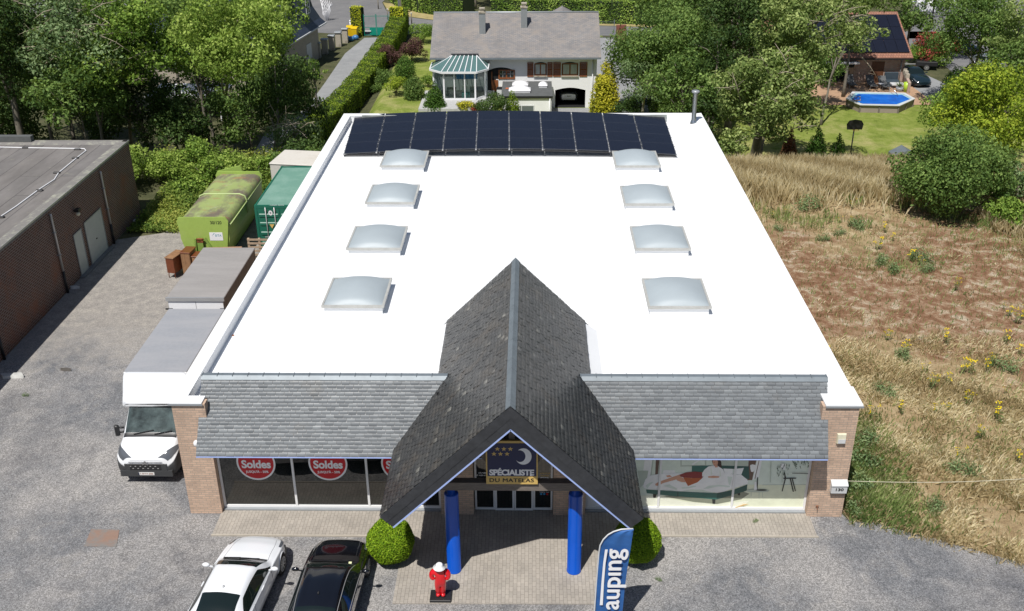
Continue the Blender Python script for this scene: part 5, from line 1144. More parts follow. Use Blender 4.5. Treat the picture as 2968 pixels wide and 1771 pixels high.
# ------------------------------------------------------------------ feather banner
BYp = -5.0
def bz(x, y): return at((1700+x/5.477)*2487/2968, (1500+y/5.477)*2487/2968, y=BYp)
bn = thing('feather_banner', 'blue feather banner reading auping in white on the gravel right of the porch', 'banner', (13.0, BYp, 0))
left = [bz(*p) for p in [(100, 1760), (135, 1484), (160, 1100), (185, 800), (205, 560), (225, 440), (275, 350), (350, 275), (440, 225), (560, 190), (748, 180)]]
right = [bz(*p) for p in [(540, 1760), (580, 1400), (605, 1150), (640, 900), (670, 680), (700, 480), (720, 340), (745, 210)]]
def interp(L, t):
    z0, z1 = L[0].z, L[-1].z; z = z0+(z1-z0)*t
    for a, b in zip(L, L[1:]):
        if a.z <= z <= b.z or b is L[-1]:
            k = 0 if b.z == a.z else (z-a.z)/(b.z-a.z); return a.x+(b.x-a.x)*min(1, k), z
vs, fs = [], []; n, w_ = 60, 12
for i in range(n+1):
    t_ = i/n; lx, z = interp(left, t_); rx, _ = interp(right, t_)
    for j in range(w_+1):
        u = j/w_; vs.append((lx+(rx-lx)*u, BYp+.035*math.sin(u*3.1+t_*9)*(.3+t_)+.012*math.sin(u*14+t_*5), z))
for i in range(n):
    for j in range(w_): fs.append((i*(w_+1)+j, i*(w_+1)+j+1, (i+1)*(w_+1)+j+1, (i+1)*(w_+1)+j))
m = MB(); m.add(vs, fs, 0, True); m.build('cloth', MT['cloth'], bn)
m = MB(); m.tube([(left[0].x-.02, BYp, 0)]+[(p.x-.012, BYp, p.z+.005) for p in left], .02, 8); m.build('pole', MT['gwhite'], bn)
m = MB(); yb = BYp-.06
a = [bz(*p) for p in [(208, 1366), (255, 1366), (275, 1000), (300, 700), (335, 483), (292, 483), (262, 700), (235, 1000)]]; m.poly([(p.x, yb, p.z) for p in a])
b0, b1 = bz(500, 1425), bz(565, 475); t0 = bz(290, 1425)
v, f = text_geo('aup\u0131ng', 0.0, 1.0); xs_ = [q[0] for q in v]; xa, xb = min(xs_), max(xs_); xh = .52
adv = (b1-b0); up = (bz(350, 700)-bz(550, 700)); up = up.normalized()*((bz(285, 1300)-bz(500, 1300)).length); 
m.add([tuple(Vector((b0.x, yb, b0.z))+Vector((adv.x, 0, adv.z))*((q[0]-xa)/(xb-xa))+Vector((up.x, 0, up.z))*(q[1]/xh)) for q in v], f)
for sx_, sz_, dy_ in ((.014, 0, .004), (-.014, 0, .008), (0, .014, .012), (0, -.014, .016)): m.add([tuple(Vector((b0.x+sx_, yb-dy_, b0.z+sz_))+Vector((adv.x, 0, adv.z))*((q[0]-xa)/(xb-xa))+Vector((up.x, 0, up.z))*(q[1]/xh)) for q in v], f)
m.build('lettering', MT['white'], bn)
m = MB(); m.box(12.4, 13.2, BYp-.03, BYp+.03, .0, .05); m.box(12.77, 12.83, BYp-.4, BYp+.4, .051, .09); m.build('foot', MT['black'], bn)
# ------------------------------------------------------------------ foliage
def leaf_quads(C, Nr, size, rs, droop=0, asp=.55):
    n = len(C); a = rs.normal(size=(n, 3)); t = np.cross(Nr, a); t /= np.linalg.norm(t, axis=1, keepdims=True)+1e-9
    if droop: t = t*(1-droop)+np.array([0, 0, -1.0])*droop; t /= np.linalg.norm(t, axis=1, keepdims=True)
    b = np.cross(Nr, t); b /= np.linalg.norm(b, axis=1, keepdims=True)+1e-9
    s = (size*rs.uniform(.6, 1.25, n))[:, None]; w = s*asp
    V = np.stack([C-t*s*.5, C+b*w*.5+t*s*.05, C+t*s*.5-Nr*s*.12, C-b*w*.5+t*s*.05], 1)
    return V.reshape(-1, 3)
def crown(name, mat, parent, blobs, size, dens, seed, droop=0, up=.35, asp=.55, sag=0, local=True, hollow=.62):
    """blobs: (x,y,z,rx,ry,rz) clumps; leaves sit in the outer shell of every clump"""
    rs = np.random.default_rng(seed); VV = []; RN = []
    for (x, y, z, rx, ry, rz) in blobs:
        area = (rx*ry+rx*rz+ry*rz)/3*12.6; n = max(12, int(dens*area/(size*size)*2.0))
        d = rs.normal(size=(n, 3)); d /= np.linalg.norm(d, axis=1, keepdims=True)
        r = hollow+(1.08-hollow)*rs.random(n)**.6; r *= 1+.10*np.sin(d[:, 0]*7+x*3)*np.cos(d[:, 1]*6+y)+.08*rs.normal(size=n)
        P = d*r[:, None]*np.array([rx, ry, rz])
        if sag: P[:, 2] -= sag*rs.random(n)**2*rz
        nr = d+rs.normal(size=(n, 3))*.85+np.array([0, 0, up]); nr /= np.linalg.norm(nr, axis=1, keepdims=True)
        VV.append(leaf_quads(P+np.array([x, y, z]), nr, size, rs, droop, asp)); tone = rs.uniform(.25, .75)
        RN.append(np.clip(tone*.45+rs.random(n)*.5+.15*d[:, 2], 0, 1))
    V = np.concatenate(VV); n = len(V)//4; F = np.arange(n*4).reshape(-1, 4)
    return np_mesh(name, V, F, mat, np.concatenate(RN), parent)
def clumps(cx, cy, cz, rx, ry, rz, n, cr_, rs, low=-.6, core=True):
    out = []
    if core: out.append((cx, cy, cz, rx*.52, ry*.52, rz*.56))
    for i in range(n):
        while True:
            d = rs.normal(size=3); d /= np.linalg.norm(d)
            if d[2] > low: break
        q = rs.uniform(.58, 1.12); k = cr_*rs.uniform(.38, 1.3)
        out.append((cx+d[0]*rx*q, cy+d[1]*ry*q, cz+d[2]*rz*q, k, k, k*rs.uniform(.6, .85)))
    return out
def tree(label, x, y, cz, rx, rz, mat, seed, size=.24, ncl=22, clr=.95, trunk_r=.16, bark='bark', group=None, ry=None, name='tree', zb=None, dens=.95, droop=0, lean=(0, 0), low=-.6, twigs=0, core=True, cat='tree', cxo=0, cyo=0, sag=0, limbs=7, asp=.55, trunk=True):
    zb = float(T(x, y)) if zb is None else zb; rs = np.random.default_rng(seed); ry = ry or rx
    t = thing(name, label, cat, (x, y, zb), 0, group); H = cz-zb
    bl = clumps(cxo, cyo, H, rx, ry, rz, ncl, clr, rs, low, core)
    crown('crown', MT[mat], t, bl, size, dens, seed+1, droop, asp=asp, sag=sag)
    if trunk:
        m = MB(); top = H+rz*.45; P = []
        for k in range(9):
            s = k/8; P.append((cxo*s**1.5+lean[0]*math.sin(s*3)+.12*math.sin(k*2.1+seed)*s, cyo*s**1.5+.1*math.cos(k*1.7+seed)*s, top*s-.15))
        m.tube(P, [trunk_r*(1.25 if k == 0 else 1-.8*k/8) for k in range(9)], 10)
        for k in range(limbs):
            q = bl[1+k*(len(bl)-2)//max(1, limbs)] if len(bl) > 2 else bl[0]; s = .45+.5*k/max(1, limbs); i = min(7, int(s*8)); a = Vector(P[i]); b = Vector(q[:3]); mid_ = a.lerp(b, .5)+Vector((0, 0, .12*(b-a).length*(1 if b.z > a.z else -.3)))
            m.tube([a, a.lerp(mid_, .6), mid_, b], [trunk_r*.42, trunk_r*.3, trunk_r*.22, trunk_r*.06], 6)
        m.build('trunk', MT[bark], t, local=True)
    if twigs:
        m = MB(); r = random.Random(seed)
        for k in range(twigs):
            a = Vector((cxo+r.uniform(-.7, .7)*rx, cyo-abs(r.uniform(.2, .9))*ry, H+r.uniform(-.7, .9)*rz)); d = Vector((r.uniform(-1, 1), r.uniform(-.8, .1), r.uniform(-.3, .9))).normalized()*r.uniform(1.0, 2.4)
            b = a+d; m.tube([a, a+d*.5+Vector((0, 0, .12)), b], [.03, .02, .008], 4)
            for j in range(4): c = a+d*(.35+.15*j); e = Vector((r.uniform(-1, 1), r.uniform(-.6, .6), r.uniform(-.5, .8)))*.6; m.tube([c, c+e*.6, c+e], [.014, .01, .005], 3)
        m.build('bare_twigs', MT['deadbark'], t, local=True)
    return t
def ptree(label, px, py, yd, rpx, rpy, mat, seed, base=None, **k):
    """crown centre at photo pixel (px,py) standing at depth yd, radii given in photo pixels"""
    p = at(px, py, y=yd); s = ppm(p); rx = rpx/s; rz = rpy/s*1.02
    bx, by = (base[0], base[1]) if base else (p.x, yd)
    k.setdefault('cxo', p.x-bx); k.setdefault('cyo', yd-by)
    k.setdefault('size', .25); k.setdefault('clr', max(.5, rx*.38))
    return tree(label, bx, by, p.z, rx, rz, mat, seed, **k)
def bush(name, label, px, py, rx, h, mat, seed, group=None, size=.16, ncl=14, cat='bush', dens=1.0, ry=None, clr=None, zoff=0, squash=1, pos=None, asp=.6, shape='round'):
    """foot of the bush at photo pixel (px,py)"""
    p = gat(px, py) if pos is None else Vector((pos[0], pos[1], float(T(*pos)))); rs = np.random.default_rng(seed); t = thing(name, label, cat, tuple(p), 0, group); ry = ry or rx
    if shape == 'cone':
        bl = []
        for k in range(9):
            s = k/8; q = rx*(1-s)**(.45 if name == 'golden_conifer' else .75)*.95+.08; 
            for j in range(5 if s < .7 else 2): a = j*1.26+k; bl.append((q*.45*math.cos(a), q*.45*math.sin(a), h*(.06+.9*s), q*.62, q*.62, h*.10))
    elif shape == 'column':
        bl = [(0, 0, h*(.08+.1*k), rx*(.92 if k < 7 else .92-.18*(k-6)), rx*(.92 if k < 7 else .9-.18*(k-6)), h*.1) for k in range(10)]
    else:
        bl = clumps(0, 0, h*.5, rx*.78, ry*.78, h*.42, ncl, clr or min(rx, h)*.36, rs, low=-.5)
    o = crown('foliage', MT[mat], t, bl, size, dens, seed, asp=asp, hollow=.7)
    m = MB(); m.tube([(0, 0, -.05), (.03, 0, h*.3), (0, .02, h*.7)], [.06, .05, .02], 6)
    for k in range(5): a = k*1.3; m.tube([(0, 0, h*.1), (rx*.3*math.cos(a), ry*.3*math.sin(a), h*.45), (rx*.55*math.cos(a), ry*.55*math.sin(a), h*.7)], [.03, .02, .01], 4)
    m.build('stem', MT['bark'], t, local=True); return t
def hedge(name, label, pts, w, h, mat, seed, size=.12, dens=2.0, group=None, hs=None, wob=.08, cat='hedge', z=None):
    """clipped hedge: leaves over the faces of a solid run along pts"""
    rs = np.random.default_rng(seed); P = [Vector((p[0], p[1], float(T(p[0], p[1])) if z is None else z)) for p in pts]; c0 = P[0]
    t = thing(name, label, cat, tuple(c0), 0, group); VV = []; RN = []; m = MB(); rings = []
    for i, p in enumerate(P):
        a = P[max(0, i-1)]; b = P[min(len(P)-1, i+1)]; d = (b-a).normalized(); s = Vector((-d.y, d.x, 0)).normalized(); hh = hs[i] if hs else h; q = p-c0; k = w/2-.10
        rings.append([tuple(q+s*k+Vector((0, 0, -.2))), tuple(q+s*k+Vector((0, 0, hh-.22))), tuple(q+s*(k-.15)+Vector((0, 0, hh-.1))), tuple(q-s*(k-.15)+Vector((0, 0, hh-.1))), tuple(q-s*k+Vector((0, 0, hh-.22))), tuple(q-s*k+Vector((0, 0, -.2)))])
    m.loft(rings); m.build('twig_core', plain(name+'_core', (.02, .035, .008), .95, var=.4, vs=8), t, local=True)
    for i in range(len(P)-1):
        a, b = P[i]-c0, P[i+1]-c0; d = b-a; L = d.length; d.normalize(); s = Vector((-d.y, d.x, 0)).normalized(); h0 = hs[i] if hs else h; h1 = hs[i+1] if hs else h
        hm = (h0+h1)/2; n = int(dens*L*(w+2*hm)/(size*size)*1.0); u = rs.random(n); q = rs.random(n)*(w+2*hm)
        off = np.zeros((n, 3)); nr = np.zeros((n, 3)); S = np.array(s); 
        l = q < hm; r = q > hm+w; tp = ~(l | r)
        off[l] = S*(w/2)+np.outer(q[l], [0, 0, 1]); nr[l] = S; off[r] = -S*(w/2)+np.outer(q[r]-hm-w, [0, 0, 1]); nr[r] = -S; off[tp] = np.outer(w/2-(q[tp]-hm), S)+np.array([0, 0, 1])*hm; nr[tp] = [0, 0, 1]
        hh = h0+(h1-h0)*u; off[:, 2] *= hh/hm
        # round the shoulders a little and roughen
        C = np.array(a)[None]+np.outer(u, np.array(b-a))+off-nr*(wob*rs.random(n)**1.0)[:, None]+rs.normal(size=(n, 3))*.02
        C += nr*(.05*np.sin(C[:, [0]]*2.3+C[:, [1]]*1.7)); nr = nr+rs.normal(size=(n, 3))*.5; nr[:, 2] += .3; nr /= np.linalg.norm(nr, axis=1, keepdims=True)
        VV.append(leaf_quads(C, nr, size*1.35, rs)); RN.append(np.clip(.5+.22*np.sin(C[:, 0]*1.7+C[:, 1]*2.9)+rs.normal(size=n)*.22, 0, 1))
    V = np.concatenate(VV); n = len(V)//4; np_mesh('foliage', V, np.arange(n*4).reshape(-1, 4), MT[mat], np.concatenate(RN), t); return t
# clipped balls either side of the porch
for (cx, cy, lab) in ((6.70, -2.15, 'sunlit clipped round bush left of the porch'), (13.98, -2.05, 'shaded clipped round bush right of the porch behind the banner')):
    t = thing('round_bush', lab, 'bush', (cx, cy, 0), 0, 'clipped round bushes beside the porch'); rs = np.random.default_rng(int(cx*10)); n = 22000; d = rs.normal(size=(n, 3)); d /= np.linalg.norm(d, axis=1, keepdims=True); r = .70*(1-.11*rs.random(n)**1.5)+.022*np.sin(d[:, 0]*6+cx)*np.cos(d[:, 2]*5)+.012*np.sin(d[:, 1]*13)
    C = d*r[:, None]*np.array([1, 1, .98])+np.array([0, 0, .72]); nr = d+rs.normal(size=(n, 3))*.6; nr /= np.linalg.norm(nr, axis=1, keepdims=True); V = leaf_quads(C, nr, .055, rs); np_mesh('foliage', V, np.arange(len(V)).reshape(-1, 4), MT['lball'], np.clip(.5+rs.normal(size=n)*.25, 0, 1), t)
    m = MB(); m.ball((0, 0, .72), .60, .60, .59, 14); m.build('twig_core', plain('topiary_core', (.02, .04, .006), .95), t, local=True); m = MB(); m.cyl((0, 0), .07, -.05, .2, 8); m.build('stem', MT['bark'], t, local=True)

# ------------------------------------------------------------------ left wood
LT = [  # label, px, py, depth, rpx, rpy, mat, kwargs
 ('tall dark tree at the far left edge of the wood', -10, 60, 41, 120, 230, 'ldark', dict(trunk_r=.3, ncl=40)),
 ('dark tree behind the warehouse roof with mottled crown', 80, 120, 46, 95, 170, 'lmid', dict(ncl=34, twigs=8)),
 ('broad grey-green tree with dead branches over the warehouse', 200, 90, 40, 120, 100, 'lgrey', dict(ncl=40, twigs=26, trunk_r=.14)),
 ('leafy tree whose low crown hangs behind the warehouse corner', 190, 235, 37, 95, 90, 'lmid', dict(ncl=30, trunk_r=.1)),
 ('sunlit ash tree with forked pale trunk right of the warehouse', 330, 130, 39, 105, 125, 'ltile', dict(ncl=36, base=tuple(gat(322, 372))[:2], bark='palebark', trunk_r=.15, twigs=8)),
 ('small dark tree in the shade between the two pale trunks', 420, 285, 43, 75, 90, 'ldark', dict(ncl=20)),
 ('light green tall tree on a bare slender trunk in front of the wood', 580, 95, 36.3, 122, 118, 'llime', dict(ncl=44, base=tuple(gat(552, 376))[:2], bark='deadbark', trunk_r=.21, droop=.3, size=.22)),
 ('weeping dark green tree hanging over the drive', 690, 215, 42, 88, 92, 'ldark', dict(ncl=24, base=(-6.5, 39), droop=.6, sag=1.6, size=.22, trunk_r=.13, low=-.8)),
 ('low weeping tree with bare twigs above the beige cabin', 715, 320, 38.5, 50, 45, 'lgrey', dict(ncl=13, base=(-5.3, 37.6), droop=.6, sag=1.4, size=.2, trunk_r=.07, core=False, twigs=10, dens=.7)),
 ('dark undergrowth tree left of the weeping tree', 600, 270, 44, 90, 80, 'lmid', dict(ncl=22)),
 ('tall tree filling the top left corner behind the others', 60, -60, 56, 130, 90, 'lmid', dict(ncl=30, size=.3)),
 ('pale crowned tree at the top above the ash', 230, -20, 58, 110, 80, 'lgrey', dict(ncl=26, size=.3)),
 ('dark tree at the top between the ash and the slate house', 400, -10, 57, 95, 80, 'lmid', dict(ncl=22, size=.3)),
 ('upper crown of a light green tree against the slate roof', 640, 20, 45, 85, 65, 'ltile', dict(ncl=22, size=.24)),
 ('dense tree deep in the wood behind the pale trunk', 500, 210, 49, 80, 110, 'ldark', dict(ncl=24)),
 ('dark leafy tree in the hollow left of the ash trunk', 250, 300, 47, 75, 80, 'ldark', dict(ncl=20)),
 ('dark tree standing in the hollow behind the raised roof edge', 40, 290, 50, 80, 80, 'ldark', dict(ncl=20)),
 ('leaning green tree beside the grey drive', 762, 172, 62, 28, 34, 'ltile', dict(ncl=9, size=.22)),
 ('dark broad tree behind the ash trunk, low in the wood', 340, 255, 44, 85, 75, 'ldark', dict(ncl=26)),
 ('shaded tree between warehouse corner and bare trunk', 460, 330, 40, 70, 55, 'ldark', dict(ncl=18)),
 ('wide dark tree behind the grey-green one', 150, 190, 52, 110, 100, 'ldark', dict(ncl=30, size=.3)),
 ('dark tree low in the far left of the wood', -20, 250, 46, 85, 90, 'ldark', dict(ncl=22)),
 ('shaded tree deep behind the weeping tree', 650, 180, 56, 75, 80, 'ldark', dict(ncl=22, size=.28)),
 ('green tree left of the light green crown', 470, 90, 47, 75, 85, 'lmid', dict(ncl=24)),
]
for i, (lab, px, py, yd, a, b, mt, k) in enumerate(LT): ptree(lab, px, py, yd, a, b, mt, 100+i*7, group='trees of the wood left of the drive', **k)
BL = [('bright green bush behind the raised edge of the warehouse roof', -13.5, 30.0, 2.0, 3.6, 'llime'), ('bright shrub at the back corner of the warehouse', -16.4, 30.5, 1.6, 3.2, 'ltile'), ('bright bramble bush right behind the warehouse corner', -10.6, 31.5, 1.5, 2.2, 'llime'), ('low sunlit bush filling the gap beside the warehouse wall', -9.6, 33.5, 1.5, 2.6, 'ltile'), ('tall leafy shrub right of the warehouse corner', -8.2, 30.8, 1.3, 2.6, 'ltile'), ('round bramble bush in front of the ash trunk', -6.9, 31.5, 1.4, 2.4, 'llime'), ('wide bramble bush left of the bare slender trunk', -5.6, 32.0, 1.2, 2.0, 'ltile'), ('bramble bush right of the bare slender trunk', -4.1, 32.2, 1.2, 2.2, 'lmid'), ('dark shrub behind the beige cabin', -2.3, 32.6, 1.2, 2.2, 'lmid'), ('low sunny bush at the edge of the weeds', -8.9, 29.2, 1.0, 1.3, 'ltile'), ('sprawling ivy bush under the weeping tree', -3.2, 34.2, 1.5, 2.8, 'ldark')]
for i, (lab, x, y, r, h, mt) in enumerate(BL): bush('bush', lab, 0, 0, r, h*.74, mt, 300+i, pos=(x, y), ncl=18, group='bushes at the foot of the wood', size=.17)
# weeds between container and wood: uncountable ground cover
rs = np.random.default_rng(77); VV, RN = [], []
for (x0, x1, y0, y1, n, hh) in ((-10.5, -3.4, 26.4, 31.5, 16000, .5), (-9.9, -7.3, 24.3, 27, 3000, .3), (-3.6, -.3, 27.4, 33, 4500, .5), (-13, -4, 31, 36, 9000, .8), (-10.5, -7.6, 23.4, 26.5, 3500, .3)):
    C = np.stack([rs.uniform(x0, x1, n), rs.uniform(y0, y1, n), rs.random(n)*hh*(.4+.6*rs.random(n))], 1); C[:, 2] += .25*(1+np.sin(C[:, 0]*1.9)*np.cos(C[:, 1]*1.6))*hh
    nr = rs.normal(size=(n, 3))*.6+np.array([0, 0, 1]); nr /= np.linalg.norm(nr, axis=1, keepdims=True); VV.append(leaf_quads(C, nr, .17, rs)); RN.append(np.clip(.55+.25*np.sin(C[:, 0]*1.3+C[:, 1])+rs.normal(size=n)*.2, 0, 1))
V = np.concatenate(VV); tag(np_mesh('weeds', V, np.arange(len(V)).reshape(-1, 4), leafm('weed_leaf', (.05, .10, .02), (.17, .26, .05), (.42, .44, .10)), np.concatenate(RN)), 'green and yellowing weeds covering the ground between the lime container and the wood', 'weeds', kind='stuff')

# ------------------------------------------------------------------ right side trees
RT = [
 ('dense dark maple with a sunlit left flank beside the white house', 1640, 120, 60, 118, 105, 'lmid', dict(ncl=46, trunk_r=.3)),
 ('dark tree right behind the flue of the shop', 1660, 225, 50, 75, 75, 'lmid', dict(ncl=24, trunk_r=.25)),
 ('olive tinted low tree beside the golden conifer', 1565, 195, 57, 52, 65, 'lgrey', dict(ncl=18, size=.2)),
 ('tall dark tree in the middle with a straight trunk', 1790, 60, 56, 85, 120, 'ldark', dict(ncl=34, trunk_r=.3)),
 ('great poplar with thick grey trunk and bright leaves at the field edge', 1862, 240, 38.0, 112, 98, 'lpop', dict(ncl=64, base=tuple(gat(1832, 396))[:2], trunk_r=.42, size=.24, twigs=22, clr=.9, limbs=9)),
 ('spreading poplar branches over the brick house roof', 1985, 65, 43, 140, 80, 'lpop', dict(ncl=40, base=tuple(gat(1868, 330))[:2], trunk_r=.22, size=.25, twigs=12, clr=.9, core=False)),
 ('low leafy sapling at the foot of the poplar', 1795, 345, 35.5, 36, 50, 'lpop', dict(ncl=11, size=.22, trunk_r=.06)),
 ('shaded tree left of the poplar trunk', 1740, 170, 52, 62, 120, 'ldark', dict(ncl=24)),
 ('tree behind the brick house at its right gable', 2215, 35, 82, 55, 60, 'lmid', dict(ncl=20, size=.3)),
 ('drooping green tree in front of the side street', 2385, 85, 62, 92, 95, 'lmid', dict(ncl=34, size=.24)),
 ('mid green tree at the top right edge of the photo', 2470, 90, 56, 60, 110, 'lpop', dict(ncl=22, size=.24)),
 ('dark tree behind the thuja hedge on the right', 2440, 165, 54, 70, 50, 'lmid', dict(ncl=20)),
 ('bright yellow-green tree at the right edge above the field', 2440, 290, 45, 125, 95, 'lygr', dict(ncl=40, size=.24, trunk_r=.2)),
 ('yellow-green leafy shrub tree left of the bright tree', 2310, 275, 50, 62, 50, 'ltile', dict(ncl=20, size=.2)),
 ('upper crown of a dark tree at the top centre', 1640, -10, 75, 90, 60, 'lmid', dict(ncl=22, size=.3)),
 ('dark tree at the top left of the brick house', 1880, -10, 78, 70, 60, 'lmid', dict(ncl=20, size=.3)),
 ('leafy tree whose crown hides the brick house ridge', 2080, 5, 66, 80, 38, 'lpop', dict(ncl=20, size=.28)),
 ('deep green tree between the dark maple and the poplar', 1740, 90, 64, 85, 110, 'ldark', dict(ncl=30)),
 ('dark tree in the shade below the tall middle tree', 1720, 290, 48, 62, 60, 'ldark', dict(ncl=18)),
 ('leafy poplar bough left of the brick house', 1905, 130, 46, 75, 70, 'lpop', dict(ncl=22, trunk_r=.1, base=(27.4, 45))),
 ('mottled tree hiding the left half of the brick house', 1960, 170, 62, 72, 55, 'lmid', dict(ncl=22)),
 ('loose poplar bough hanging over the solar panels of the brick house', 2045, 95, 60, 50, 42, 'lpop', dict(ncl=18, base=(35.0, 57), trunk_r=.12, twigs=6, core=False)),
 ('tree crown above the poplar at the top edge', 1900, 20, 58, 80, 70, 'lpop', dict(ncl=24)),
 ('green tree between the street and the drooping tree', 2330, -10, 80, 60, 30, 'lmid', dict(ncl=12, size=.3)),
]
for i, (lab, px, py, yd, a, b, mt, k) in enumerate(RT): ptree(lab, px, py, yd, a, b, mt, 500+i*11, group='trees right of the shop', **k)
# bare pale branches at the top right
m = MB(); r = random.Random(4); p0 = gat(2405, 215)
for (px, py) in ((2487, -20), (2440, 0), (2455, 30), (2395, 20), (2470, -60), (2420, 60)):
    b = at(px, py, y=p0.y-.5); a = Vector(p0); q = a.lerp(b, .45)+Vector((r.uniform(-.3, .3), 0, .4)); m.tube([a, q, b], [.10, .06, .02], 6)
    for j in range(9):
        c = q.lerp(b, r.random()); e = Vector((r.uniform(-.4, .9), r.uniform(-.4, .4), r.uniform(.2, 1.3))); m.tube([c, c+e*.6, c+e], [.03, .018, .006], 4)
bt = thing('bare_tree', 'leafless pale tree with upright branches at the top right', 'tree', tuple(p0)); m.build('branches', plain('ochre_branch', (.46, .38, .22), .9), bt)
# big round bush on the field
bush('willow_bush', 'large round dark green bush standing alone on the dry field', 0, 0, 3.15, 4.4, 'lmid', 900, pos=(33.6, 26.9), ncl=52, size=.17, clr=1.0, dens=1.0)
for i, (x, y, r_, h, mt, lab) in enumerate(((37.6, 27.4, 1.6, 2.2, 'lgrey', 'grey-green shrub right behind the big round bush'), (40.2, 29, 1.8, 2.4, 'ltile', 'leafy shrub at the right edge of the dry field'), (36.0, 24.9, 1.2, 1.3, 'ltile', 'low green shrub at the right foot of the big round bush'))): bush('shrub', lab, 0, 0, r_, h, mt, 920+i, pos=(x, y), ncl=16, size=.17)
# thuja hedge and conifers
for i, (px, py, r_, h, lab, mt) in enumerate(((2310, 262, 1.25, 3.4, 'rounded thuja at the left end of the thuja row by the parked car', 'lconif'), (2340, 256, 1.25, 3.3, 'thuja in the middle of the row by the parked car', 'lconif'), (2370, 252, 1.2, 3.2, 'thuja at the right end of the row by the parked car', 'lconif'))): bush('thuja', lab, px, py, r_, h, mt, 940+i, shape='column', size=.14, group='thujas beside the gravel parking')
for i, (px, py, r_, h, lab, mt) in enumerate(((1978, 398, .95, 2.9, 'dark shaded conifer behind the dry grass', 'lconif'), (2030, 402, .8, 2.4, 'smaller dark conifer left of the basketball hoop', 'lconif'), (1912, 400, .7, 2.8, 'rusty brown dead conifer beside the poplar trunk', 'lbrown'))): bush('conifer', lab, px, py, r_, h, mt, 950+i, shape='cone', size=.14, cat='conifer', group='conifers behind the field edge')
bush('red_maple', 'low red-leaved maple beside the brick house', 2272, 160, 2.2, 3.6, 'lred', 960, ncl=22, size=.2, dens=.7)
bush('juniper', 'spreading bright green juniper beside the brick house gable', 2240, 158, 2.2, 2.0, 'ltile', 961, ncl=20, size=.16)
# ------------------------------------------------------------------ dry grass and field plants
def blades(name, regs, mat, label, seed, w=.012, kind='stuff', cat='grass'):
    rs = np.random.default_rng(seed); VV, RN, FF_ = [], [], []
    for (fn, n, h0, h1, lean) in regs:
        XY = fn(n, rs); n = len(XY); z = T(XY[:, 0], XY[:, 1]); h = rs.uniform(h0, h1, n); a = rs.uniform(0, 2*np.pi, n); pl_ = 1.6*np.sin(XY[:, 0]*1.9+XY[:, 1]*.7)+1.5*np.cos(XY[:, 1]*1.7-XY[:, 0])
        dirx, diry = np.cos(a*.8+pl_), np.sin(a*.8+pl_); L = lean*h*rs.uniform(.3, 1.3, n); sx, sy = -diry*w*rs.uniform(.6, 1.6, n), dirx*w*rs.uniform(.6, 1.6, n)
        zh = np.sqrt(np.maximum(h*h-L*L, .02*h*h)); B0 = np.stack([XY[:, 0]-sx, XY[:, 1]-sy, z], 1); B1 = np.stack([XY[:, 0]+sx, XY[:, 1]+sy, z], 1)
        M0 = np.stack([XY[:, 0]+dirx*L*.35+sx, XY[:, 1]+diry*L*.35+sy, z+zh*.62], 1); T0 = np.stack([XY[:, 0]+dirx*L, XY[:, 1]+diry*L, z+zh], 1)
        VV.append(np.stack([B0, B1, M0, T0], 1).reshape(-1, 3)); RN.append(np.clip(.5+.3*np.sin(XY[:, 0]*1.1+XY[:, 1]*1.7)+rs.normal(size=n)*.25, 0, 1))
    V = np.concatenate(VV); o = np_mesh(name, V, np.arange(len(V)).reshape(-1, 4), mat, np.concatenate(RN)); return tag(o, label, cat, kind=kind)
FEx = np.array([p.x for p in FE]); FEy = np.array([p.y for p in FE])
def region(x0, x1, y0, y1, mask=None, patch=0):
    def fn(n, rs):
        XY = np.stack([rs.uniform(x0, x1, n), rs.uniform(y0, y1, n)], 1); k = XY[:, 1] > np.interp(XY[:, 0], FEx, FEy)-.05-.45*rs.random(n)**3
        if mask is not None: k &= rs.random(n) < np.array([mask(a, b) for a, b in XY])
        if patch: k &= (np.sin(XY[:, 0]*2.1+1)*np.cos(XY[:, 1]*1.7)+np.sin(XY[:, 0]*.7+XY[:, 1]*1.1)+rs.normal(size=n)*.5) > patch
        return XY[k]
    return fn
notbr = lambda x, y: max(.05, 1-1.3*blob(x, y, BR))
ridge = lambda x, y: math.exp(-((y-31.6)/2.4)**2)
blades('dry_grass', [(region(20.8, 34, -4, 12, notbr, -.3), 120000, .12, .36, .85), (region(34, 44, -5, 12, notbr, .2), 50000, .1, .3, .85), (region(20.8, 44, 12, 24, notbr, .4), 45000, .06, .2, .8),
   (region(20.9, 35, 25, 35, ridge), 90000, .6, 1.25, .35), (region(35, 46, 20, 33, None, .1), 26000, .3, .8, .5), (region(20.8, 40, 5, 27, None, .9), 18000, .08, .22, .7)], MT['blond'], 'blond dry grass, long and matted near the shop and standing tall along the back of the field', 61, .0085)
blades('green_grass', [(region(20.8, 23.6, -1.2, 6, lambda x, y: blob(x, y, GR)*1.0), 34000, .12, .4, .5), (region(20.8, 44, -4, 26, lambda x, y: min(1, blob(x, y, GR)*1.1+.09), 0), 170000, .08, .3, .5), (region(20.8, 36, 24, 33, None, 1.0), 9000, .3, .8, .3)], MT['gblade'], 'green grass and weeds growing in patches through the dry field', 62, .009)
